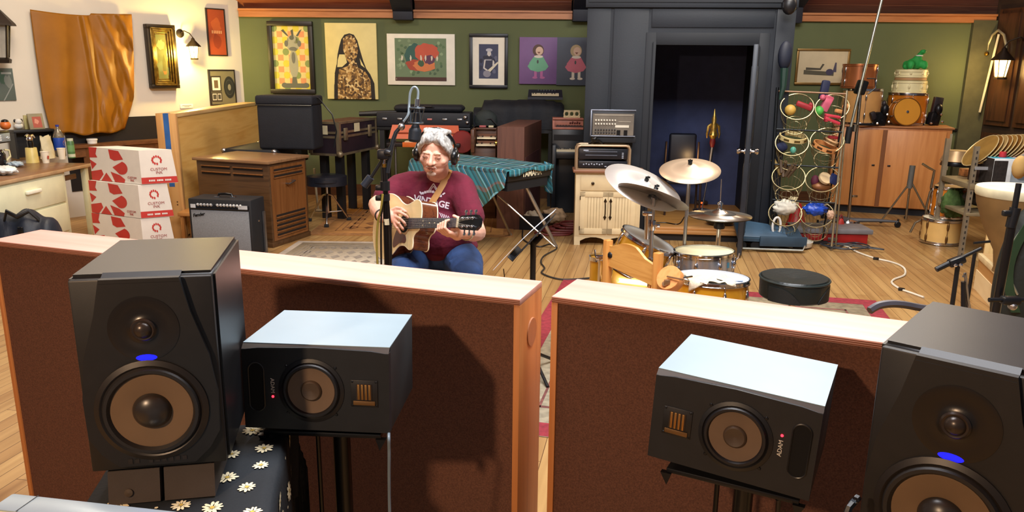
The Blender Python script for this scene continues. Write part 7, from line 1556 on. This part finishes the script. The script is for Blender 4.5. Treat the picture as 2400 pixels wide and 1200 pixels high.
b=B(); b.cyl(P(2318,703,Yn-.1),P(2412,702,Yn-.1),.012,n=8); b.rbox(P(2368,704,Yn-.1),(.09,.05,.04),bev=.01); b.build('boom',BLKM,t,True); b=B(); b.lathe([(.02,0),(.02,.02),(.008,.03)],P(2370,716,Yn-.1),(0,-1,0),12); b.build('knob',STEEL,t,True)
b=B(); b.lathe([(.16,0),(.16,.015),(.03,.04)]); b.build('base',BLKP,t)
item('foam_windscreen','tan round foam windscreen topping the thick black stand','windscreen',P(2390,392,Yn),lambda b,p:b.ball(p,(.035,.035,.058)),M('#a8854a',.9))
# hooked rods on the right wall
q=onpl(2322,200,C1+NR*.08,NR); t=thing('hooked_rod','pale hooked rods hanging on the dark right wall beside amber sconce','rod',q)
nq=NR; W_=lambda x,y,o=.05:onpl(x,y,C1+NR*o,NR)
b=B(); b.cyl(W_(2296,263,.12),W_(2341,80,.12),.014,n=8); b.build('rod',M('#d8cfb0',.4),t,True)
b=B(); b.tube([W_(x,y,.08) for x,y in ((2308,150),(2316,105),(2326,82),(2340,71),(2353,82),(2358,105),(2354,140))],.016,8); b.build('hook_tube',M('#b5aa88',.35,.4),t,True); b=B(); b.ball(W_(2312,126,.1),.03,n=8); b.build('hook_knob',BRASS,t,True)
# things hanging at the right corner of the booth
for i,(x,y0,y1,lab) in enumerate(((1838,105,160,'dark round bag hanging high at booth corner'),)):
    p=P(1840,130,7.72); t=thing('hanging_bag',lab,'bag',p); b=B(); b.ball(p,(.07,.05,.14)); b.build('bag_body',M('#151b2c',.6),t,True); b=B(); b.tube([p+V((0,-.02,-.12)),p+V((.0,-.03,-.3)),p+V((-.02,-.03,-.42))],[.04,.03,.015],8); b.build('bag_tail',M('#16342a',.6),t,True)
item('wall_speaker','dark rounded loudspeaker high at the booth corner under the ceiling','loudspeaker',P(1850,12,7.7),lambda b,p:(b.ball(p,(.07,.06,.09)),b.rbox(p+V((-.04,0,0)),(.06,.05,.05))),M('#151519',.4))
# ------------------------------------------------------------------ foreground: baffles, monitors, table
ZG=1.15; FAB=M('#644030',.95,var=.22,sc=260,bump=.6,bsc=500); PLYT=wood('#cf9a88','#dba898','x',.35,.45); PLYE=wood('#a8622f','#c07a40','x',1.2,.5); PLYZ=wood('#b06a36','#c88248','z',.5,.5)  # PLYT has the pinkish cast of bright light put into its colour
def gobo(label,a,c_,th,hole=None,ext=0):
    a.z=c_.z=0; d=c_-a; rz=math.atan2(d.y,d.x); L=d.length+ext
    t=thing('acoustic_baffle',label,'acoustic panel',a,rz,None); e=.02
    b=B(); b.box(0,L,.0,th,ZG-.018,ZG,.002); b.build('top_board',PLYT,t)
    b=B()
    for k in range(3): b.box(.001,L-.001,-.0012,.0,ZG-.016+k*.005,ZG-.0135+k*.005)
    b.build('ply_edge',M('#7a3f1f',.6),t,each=True)
    for x in (0,L-.018): b=B(); b.box(x,x+.018,0,th,.05,ZG-.018,.001); b.build('end_board',PLYZ,t)
    b=B(); b.box(0.018,L-.018,0,th,.05,.07); b.build('bottom_board',PLYZ,t)
    b=B(); b.box(.018,L-.018,.006,.02,.07,ZG-.018); b.build('fabric_panel',FAB,t)
    b=B(); b.box(.018,L-.018,th-.02,th-.006,.07,ZG-.018); b.build('fabric_panel',FAB,t)
    for x in (.1,L-.14):
        b=B(); b.box(x,x+.04,-.04,th+.04,.0,.05,.004); b.build('foot',M('#2a2018',.6),t)
    return t,L
a0=G(-24,563,ZG); a1=G(1219,702,ZG)
t,L=gobo('long brown fabric acoustic baffle with plywood top, left of the gap',a0.copy(),a1.copy(),.2)
b=B(); b.lathe([(.0,.003),(.04,.003),(.042,0)],(L,.105,ZG-.125),(1,0,0),28,cap=False); b.build('hole_cover',wood('#a8673a','#b9784a','z',.8,.5),t)
a2=G(1293,694,ZG); a3=G(2066,802,ZG); gobo('brown fabric acoustic baffle with plywood top, right of the gap',a2.copy(),a3.copy(),.2,ext=.75)
pz=G(2040,727,ZG).z; cable('hose','grey flexible hose arching over right baffle top edge',[P(2038,728,2.06),P(2060,716,2.07),P(2095,712,2.08),P(2140,718,2.09),P(2200,735,2.1),P(2260,790,2.2)],.011,M('#45434a',.45))
# --- big monitors
CAB=M('#121316',.38,var=.25,sc=5,bump=.06,bsc=400); BAF=M('#100f10',.5,var=.2,sc=30,bump=.08,bsc=500); CONE=M('#6a5238',.6,var=.1); DOME=M('#2c2622',.32)
def big_monitor(label,pos,yaw,W=.26,H=.4,D=.33):
    t=thing('studio_monitor',label,'loudspeaker',(pos[0],pos[1],pos[2]-H),yaw)
    b=B(); b.T=MX.Identity(4); 
    tm=bmesh.new(); pts=[(-W/2,.012,0),(W/2,.012,0),(W/2,D-.05,0),(-W/2,D-.05,0),(-W/2,.012,H),(W/2,.012,H),(W/2,D,H),(-W/2,D,H),(W/2,D,.06),(-W/2,D,.06)]
    v=[tm.verts.new(p) for p in pts]
    for f in ((3,2,1,0),(4,5,6,7),(0,1,5,4),(1,2,8,6,5),(9,8,2,3),(7,6,8,9),(3,0,4,7,9)): tm.faces.new([v[i] for i in f])
    bmesh.ops.recalc_face_normals(tm,faces=tm.faces); bmesh.ops.bevel(tm,geom=tm.edges[:],offset=.008,segments=3,affect='EDGES'); b._merge(tm); b.build('cabinet',CAB,t)
    # shaped front baffle
    pr=[(-.07,H-.004),(.07,H-.004),(.085,H*.82),(.112,H*.6),(.122,H*.4),(.12,H*.2),(.1,.045),(.07,.016),(-.07,.016),(-.1,.045),(-.12,H*.2),(-.122,H*.4),(-.112,H*.6),(-.085,H*.82)]
    wz=H*.33; tz=H*.745; tr=.058; wr=.092; n=48
    def ringpts(cx,cz,r): return [(cx+r*cos(2*PI*k/n),cz+r*sin(2*PI*k/n)) for k in range(n)]
    b=B(); b.box(-W/2+.004,W/2-.004,.0,.014,.004,H-.006,.004); b.build('front_board',BAF,t)
    b=B(); b.prism(pr,-.012,.002); bf=b.build('baffle',BAF,t)
    b=B(); b.hexa([(-.07,-.012,H-.012),(.07,-.012,H-.012),(.07,.012,H-.004),(-.07,.012,H-.004),(-.07,-.0125,H-.012),(.07,-.0125,H-.012),(.07,.02,H+.002),(-.07,.02,H+.002)]); b.build('top_lip',BAF,bf)
    # waveguide dish, tweeter dome
    b=B(); b.lathe([(tr*1.1,.0005),(tr,.001),(tr*.8,-.004+.004),(tr*.55,-.001+.001),(.022,.0015),(.02,.0035),(0,.0035)],(0,-.0125,tz),(0,-1,0),40,cap=False)
    b.build('waveguide',M('#211d1a',.28,.2),t)
    b=B(); b.lathe([(.021,.004),(.0225,.006),(.0195,.009),(.016,.008)],(0,-.0125,tz),(0,-1,0),28); b.lathe([(.0165,.004),(.0155,.01),(.011,.0155),(.005,.018),(0,.0185)],(0,-.0125,tz),(0,-1,0),24); b.build('tweeter_dome',M('#352c26',.3,.3),t)
    b=B(); b.prism([(.019*cos(2*PI*k/20),H*.602+.0062*sin(2*PI*k/20)) for k in range(20)],-.0135,-.012); b.build('power_light',M('#0a10ff',.4,emit=2.6),t,label='glowing blue oval power light')
    # woofer
    b=B(); b.lathe([(wr+.012,.0),(wr+.012,.003),(wr+.002,.007),(wr-.002,.0045)],(0,-.012,wz),(0,-1,0),n,cap=False); b.build('woofer_frame',M('#221d1a',.4,.2),t)
    b=B(); b.lathe([(wr-.002,.0045),(wr-.006,.011),(wr-.012,.011),(wr-.017,.004)],(0,-.012,wz),(0,-1,0),n,cap=False); b.build('surround',M('#1a1716',.5),t)
    b=B(); 
    prof=[(wr-.017,.004)]+[(wr-.017-(wr-.052)*k/14,.004-.001*k/14*2+.0004*(k%2)) for k in range(1,15)]+[(.034,.0016)]; b.lathe(prof,(0,-.012,wz),(0,-1,0),n,cap=False); b.build('cone',CONE,t)
    b=B(); b.lathe([(.036,.002),(.034,.008),(.028,.0145),(.018,.02),(.008,.0225),(0,.023)],(0,-.012,wz),(0,-1,0),36); b.build('dust_cap',DOME,t)
    b=B(); 
    for k in range(9):
        if k==2: continue
        b.rbox((-.05+k*.0125,-.0125,.027),(.008,.0015,.008 if k%3 else .0105))
    b.build('embossed_maker_mark',M('#241f1c',.4),t,each=True)
    return t
ps=(-.696,1.386,CH-.382); big_monitor('big black studio monitor on daisy cloth, left of the horizontal monitor',ps,rad(11.2))
pr_=(.713,1.128,CH-.437); big_monitor('big black studio monitor cut off by the right picture edge',pr_,rad(-40.7))
# --- horizontal monitors
def adam(label,pos,yaw,tp,tr,flip,W=.337,H=.201,D=.28):
    t=thing('horizontal_monitor',label,'loudspeaker',(0,0,0)); R=Euler((tp,tr,yaw),'ZXY') if 0 else None
    Rm=(MX.Rotation(yaw,3,'Z')@MX.Rotation(tp,3,'X')@MX.Rotation(tr,3,'Y')); t.rotation_euler=Rm.to_euler(); t.location=V(pos)-Rm@V((0,0,H))
    s=-1 if flip else 1; TOPSHEEN=M('#8ea2ac',.35,.0,.05,4)
    b=B(); b.box(-W/2,W/2,.02,D,0,H,.002); b.build('cabinet',M('#2b3032',.45,var=.2,sc=6),t)
    b=B(); b.box(-W/2,W/2,.012,D,H-.001,H+.001); b.build('top_sheen',TOPSHEEN,t,label='pale sheen of reflected light painted over the top')  # pale sheet over the dark cabinet stands in for reflected overhead light
    fr_=[(-W/2,.0),(W/2,.0),(W/2,H-.012),(W/2-.04,H-.007),(0,H-.003),(-W/2+.04,H-.007),(-W/2,H-.012)]
    b=B(); b.prism(fr_,.0,.021); b.build('front_baffle',M('#191b1f',.5,var=.12,sc=20,bump=.08,bsc=500),t)
    b=B(); b.hexa([(-W/2,.002,H-.012),(W/2,.002,H-.012),(W/2,.02,H),(-W/2,.02,H),(-W/2,.001,H-.011),(W/2,.001,H-.011),(W/2,.014,H+.001),(-W/2,.014,H+.001)]); b.build('top_edge',M('#3a3028',.35,.2),t)
    wx=-s*.01; wz=H*.48; n=44
    b=B(); b.lathe([(.076,0),(.076,.002),(.068,.0045),(.066,.002)],(wx,0,wz),(0,-1,0),n,cap=False); fr2=b.build('woofer_frame',M('#17171a',.4),t)
    b=B(); b.lathe([(.066,.002),(.062,.008),(.057,.008),(.054,.002)],(wx,0,wz),(0,-1,0),n,cap=False); b.build('surround',M('#17161a',.45),t)
    b=B(); b.lathe([(.054,.002),(.04,-.003+.0035),(.024,.0003)],(wx,-.0005,wz),(0,-1,0),n,cap=False); b.build('cone',M('#6a5644',.6,var=.12,sc=9),t)
    b=B(); b.lathe([(.0245,.0005),(.0235,.004),(.02,.0065),(.012,.0045),(.0,.003)],(wx,-.0005,wz),(0,-1,0),36,cap=False); b.build('dust_cap',M('#4a3c30',.45),t)
    for k in range(4): a=PI/4+k*PI/2; b=B(); b.lathe([(.004,0),(.003,.002),(0,.0022)],(wx+.079*cos(a),0,wz+.079*sin(a)),(0,-1,0),10); b.build('screw',BLKM,t)
    px=-s*.137; pz=H*.5; hp_=[(px+.018*cos(a),pz+(.04 if sin(a)>=0 else -.04)+.018*sin(a)) for a in [2*PI*k/28 for k in range(28)]]
    b=B(); b.prism(hp_,-.0006,.0005); b.build('bass_port',M('#040405',.95),t)
    b=B(); b.tube([(x,-.0005,z) for x,z in hp_],.002,6,True); b.build('port_rim',M('#1d1c1c',.35),t)
    rx=s*.112; rz_=H*.47; b=B(); b.rbox((rx,-.0008,rz_),(.062,.003,.064),bev=.001); tf=b.build('tweeter_plate',M('#1a191a',.45),t)
    b=B(); b.rbox((rx,-.0028,rz_+.004),(.036,.002,.038)); b.build('ribbon_recess',M('#2a1c10',.5),tf)
    for k in range(4): b=B(); b.rbox((rx-.0125+k*.0084,-.0042,rz_+.004),(.0052,.002,.036),bev=.0006); b.build('ribbon_fold',M('#b8864a',.3,.8),tf)
    b=B(); b.rbox((rx,-.0035,rz_-.022),(.05,.003,.01),bev=.001); b.build('tweeter_lip',M('#7a5a34',.35,.4),tf)
    for x in(-1,1):
        for z in(-1,1): b=B(); b.lathe([(.0028,0),(.002,.0012),(0,.0014)],(rx+x*.027,-.0023,rz_+z*.028),(0,-1,0),8); b.build('screw',BLKM,tf)
    tx=-s*.1; lz=pz+(-.03 if not flip else .03)
    text('ADAM','brand_lettering',M('#e6e0d4',.5),t,fr((tx,-.0004,pz-(-.004 if not flip else .004)),(0,0,-1 if not flip else 1),(1 if not flip else -1,0,0)),.0125,.0003)
    b=B(); b.lathe([(.003,.0),(.0025,.0015),(0,.002)],(tx,-.0002,pz-(.022 if not flip else -.024)),(0,-1,0),12); b.build('power_light',M('#ff2030',.4,emit=5.),t,label='red power light')
    return t
pa=(-.442,1.626,CH-.611); adam('black horizontal monitor with painted top sheen, left of the gap between the baffles',pa,rad(-3.4),rad(-2),rad(.3),False)
pb=(.462,1.462,CH-.63); adam('black horizontal monitor with painted top sheen, before the right baffle',pb,rad(-27.5),rad(-1.4),rad(2.5),True)
def mstand(label,pos,yaw,H,W=.337,plate=(.28,.24),r=.022,drop=.0):
    z=pos[2]-H-.006-drop; t=thing('speaker_stand',label,'stand',(pos[0]-.14*sin(yaw),pos[1]+.14*cos(yaw),0),yaw)
    b=B(); b.box(-plate[0]/2,plate[0]/2,-plate[1]/2,plate[1]/2,z-.012,z-.001,.002); b.build('top_plate',BLKM,t)
    for x in (-1,1): b=B(); b.prism([(x*plate[0]/2-.012,z-.012),(x*plate[0]/2+.012,z-.012),(x*plate[0]/2-.003*x,z-.04)],-plate[1]/2-.004,-plate[1]/2+.01); b.build('lug',BLKM,t)
    b=B(); b.cyl((0.01,0,.03),(0.01,0,z-.012),r,n=18); b.build('pole',BLKP,t)
    b=B(); b.cyl((-.05,.0,.03),(-.05,.0,z-.012),.006,n=8); b.build('cable_tube',BLKP,t)
    b=B(); b.box(-.17,.17,-.16,.16,0,.03,.006); b.build('base_plate',BLKM,t); return t
mstand('black pole stand under the horizontal monitor left of the gap',pa,rad(-3.4),.201,drop=.012); mstand('black pole stand under the horizontal monitor before right baffle',pb,rad(-27.5),.201,drop=.018)
mstand('black pole stand under the big monitor at right picture edge',pr_,rad(-40.7),.4,plate=(.24,.3),r=.04)
q=P(910,1012,1.66); cable('speaker_cable','thin grey cable hanging from right end of the left horizontal monitor',[P(911,960,1.9),P(911,1012,1.62),P(912,1060,1.6),P(912,1130,1.61),P(914,1230,1.62),V((P(914,1230,1.62).x,1.62,.3))],.0035,M('#6f7f8c',.4))
cable('speaker_cable','dark cable hanging under the right horizontal monitor',[P(1822,1170,1.5),P(1822,1210,1.5),V((P(1822,1210,1.5).x,1.5,.4))],.005,BLKP)
# jack end in front of the big right monitor
q=P(2004,1172,1.15); t=thing('cable_plug','small metal plug and dark cable end beside right big monitor','plug',q); b=B(); b.cyl(q,P(1995,1182,1.15),.006,n=8); b.build('plug_tip',CHROME,t,True); b=B(); b.tube([P(2004,1172,1.15),P(2012,1165,1.16),P(1990,1190,1.14),P(1975,1230,1.13),V((P(1975,1230,1.13).x,1.16,.02))],.006,6); b.build('plug_cable',BLKP,t,True)
# --- foam pads, table, daisy cloth
ya=rad(11.2); Mo=MX.Translation((ps[0],ps[1],ps[2]-.4))@MX.Rotation(ya,4,'Z'); ZTb=ps[2]-.4-.065
for x0,x1,lab in ((-.1,-.004,'grey foam isolation wedge with small oval badge under the left big monitor'),(.004,.1,'plain grey foam isolation wedge right of the badged one')):
    t=thing('foam_wedge',lab,'foam pad',Mo@V(((x0+x1)/2,.05,-.0652)),ya); w_=(x1-x0)/2
    b=B(); b.hexa([(-w_,-.06,0),(w_,-.06,0),(w_,.2,0),(-w_,.2,0),(-w_,-.045,.0645),(w_,-.045,.0645),(w_,.2,.0645),(-w_,.2,.0645)]); b.build('foam_block',M('#3f3630',.95,bump=.6,bsc=300,var=.1),t)
    if x0<0: b=B(); b.lathe([(.008,0),(.008,.002),(0,.003)],(-.01,-.0565,.022),(0,-1,.2),20); o=b.build('oval_badge',M('#5a4a3a',.35,.5),t)
tcx=Mo@V((.03,.11,0)); t=thing('side_table','small square table hidden under the daisy cloth','table',(tcx.x,tcx.y,0),ya); hw=.185;hd=.215
ZTb=ps[2]-.4-.0655-.003
b=B(); b.box(-hw+.01,hw-.01,-hd+.01,hd-.01,ZTb-.03,ZTb-.004,.004); b.build('table_top',BLK,t)
for x in (-1,1):
    for y in (-1,1): b=B(); b.box(x*(hw-.05)-.02,x*(hw-.05)+.02,y*(hd-.05)-.02,y*(hd-.05)+.02,0,ZTb-.03); b.build('leg',BLK,t)
b=B(); R=random.Random(12); zt_=ZTb
def clothpt(s,q,e=0.):       # s, q run past the edges and hang down
    x=max(-hw,min(hw,s)); y=max(-hd,min(hd,q)); dx=s-x; dy=q-y; d=abs(dx)+abs(dy)
    if d<1e-6: return V((x,y,zt_+e))
    w=.012*sin(22*(q if abs(dx)>abs(dy) else s))*min(1,d*5)+.004
    if dx and dy: k=max(abs(dx),abs(dy)); return V((x+(w+.02+e)*(1 if dx>0 else -1),y+(w+.02+e)*(1 if dy>0 else -1),zt_-k))
    return V((x+((w+e)*(1 if dx>0 else -1) if dx else 0),y+((w+e)*(1 if dy>0 else -1) if dy else 0),zt_-d))
DR=.62
b.grid(lambda u,v:clothpt((u*2-1)*(hw+DR),(v*2-1)*(hd+DR)),72,72)
b.m=1
def daisy(s,q,r,n=11):
    for k in range(n):
        a=2*PI*k/n+R.uniform(-.1,.1); rr=r*R.uniform(.85,1.05); t1=[(.18,-.1),(.6,-.17),(.93,-.1),(1.,0),(.93,.1),(.6,.17),(.18,.1)]
        b.poly([clothpt(s+rr*(x*cos(a)-y*sin(a)),q+rr*(x*sin(a)+y*cos(a)),.0025) for x,y in t1])
    b.m=2; b.poly([clothpt(s+r*.2*cos(2*PI*k/8),q+r*.2*sin(2*PI*k/8),.0032) for k in range(8)]); b.m=1
pl_=[]
for tr_ in range(1500):
    s=R.uniform(-hw-.45,hw+.5); q=R.uniform(-hd-.45,hd+.3)
    if (abs(s)>hw and abs(q)>hd) or (abs(abs(s)-hw)<.022) or (abs(abs(q)-hd)<.022): continue
    if all((s-a)**2+(q-c_)**2>.062**2 for a,c_ in pl_): pl_.append((s,q)); daisy(s,q,R.uniform(.019,.026))
    if len(pl_)>120: break
for k in range(150):
    s=R.uniform(-hw-.45,hw+.5); q=R.uniform(-hd-.45,hd+.3)
    if (abs(s)>hw and abs(q)>hd) or any((s-a)**2+(q-c_)**2<.034**2 for a,c_ in pl_): continue
    b.poly([clothpt(s+.004*cos(a),q+.004*sin(a),.0025) for a in (0,1.2,2.5,3.8,5)])
o=b.build('daisy_tablecloth',[M('#10161c',.8,bump=.3,bsc=120),M('#eee0b8',.8),M('#c9a84a',.8)],None,sharp=None); c_=o.location.copy(); o.location=rootM(t)@c_; o.rotation_euler=(0,0,ya)
tag(o,'black tablecloth printed with white daisies under the left big monitor','tablecloth')
# --- silver edged screen at the bottom left
zm=1.1; a=G(-10,1150,zm); c_=G(470,1203,zm); d=c_-a; rz=math.atan2(d.y,d.x); f=G(15,1172,zm); L=d.length
t=thing('computer_monitor','silver computer monitor, only its top edge in view at bottom left','monitor',(a.x,a.y,.62),rz)
SLV=M('#aebdc6',.3,.55,.05); th=.045
b=B(); b.box(.03,L+.1,-th,0,zm-.62-.4,zm-.62,.004); b.build('housing',SLV,t)
b=B(); b.box(.03,L+.1,-th-.006,-th,zm-.62-.035,zm-.62-.002,.001); b.build('top_bezel',M('#b39f74',.4,.3),t)  # tan colour stands in for a reflection on the silver front
b=B(); b.box(.04,L+.09,-th-.004,-th,zm-.62-.4,zm-.62-.035); b.build('screen',M('#0c0d10',.15),t)
b=B(); b.box(.075,.0765,-th,-.0,zm-.62,zm-.6195); b.build('seam',BLK,t)
b=B(); b.box(L/2-.04,L/2+.04,-.03,-.005,-.05,.15,.004); b.box(L/2-.15,L/2+.15,-.12,.08,-.07,-.05,.004); b.build('foot',SLV,t)
t2=thing('mixing_desk','low dark desk under the silver computer monitor','desk',(a.x,a.y,0),rz); b=B(); b.box(-.1,L+.2,-.25,.12,.5,.549,.004); b.build('desk_top',M('#2a2622',.5),t2)
for x in (-.05,L+.12): b=B(); b.box(x,x+.04,-.2,.08,0,.5); b.build('leg',BLK,t2)
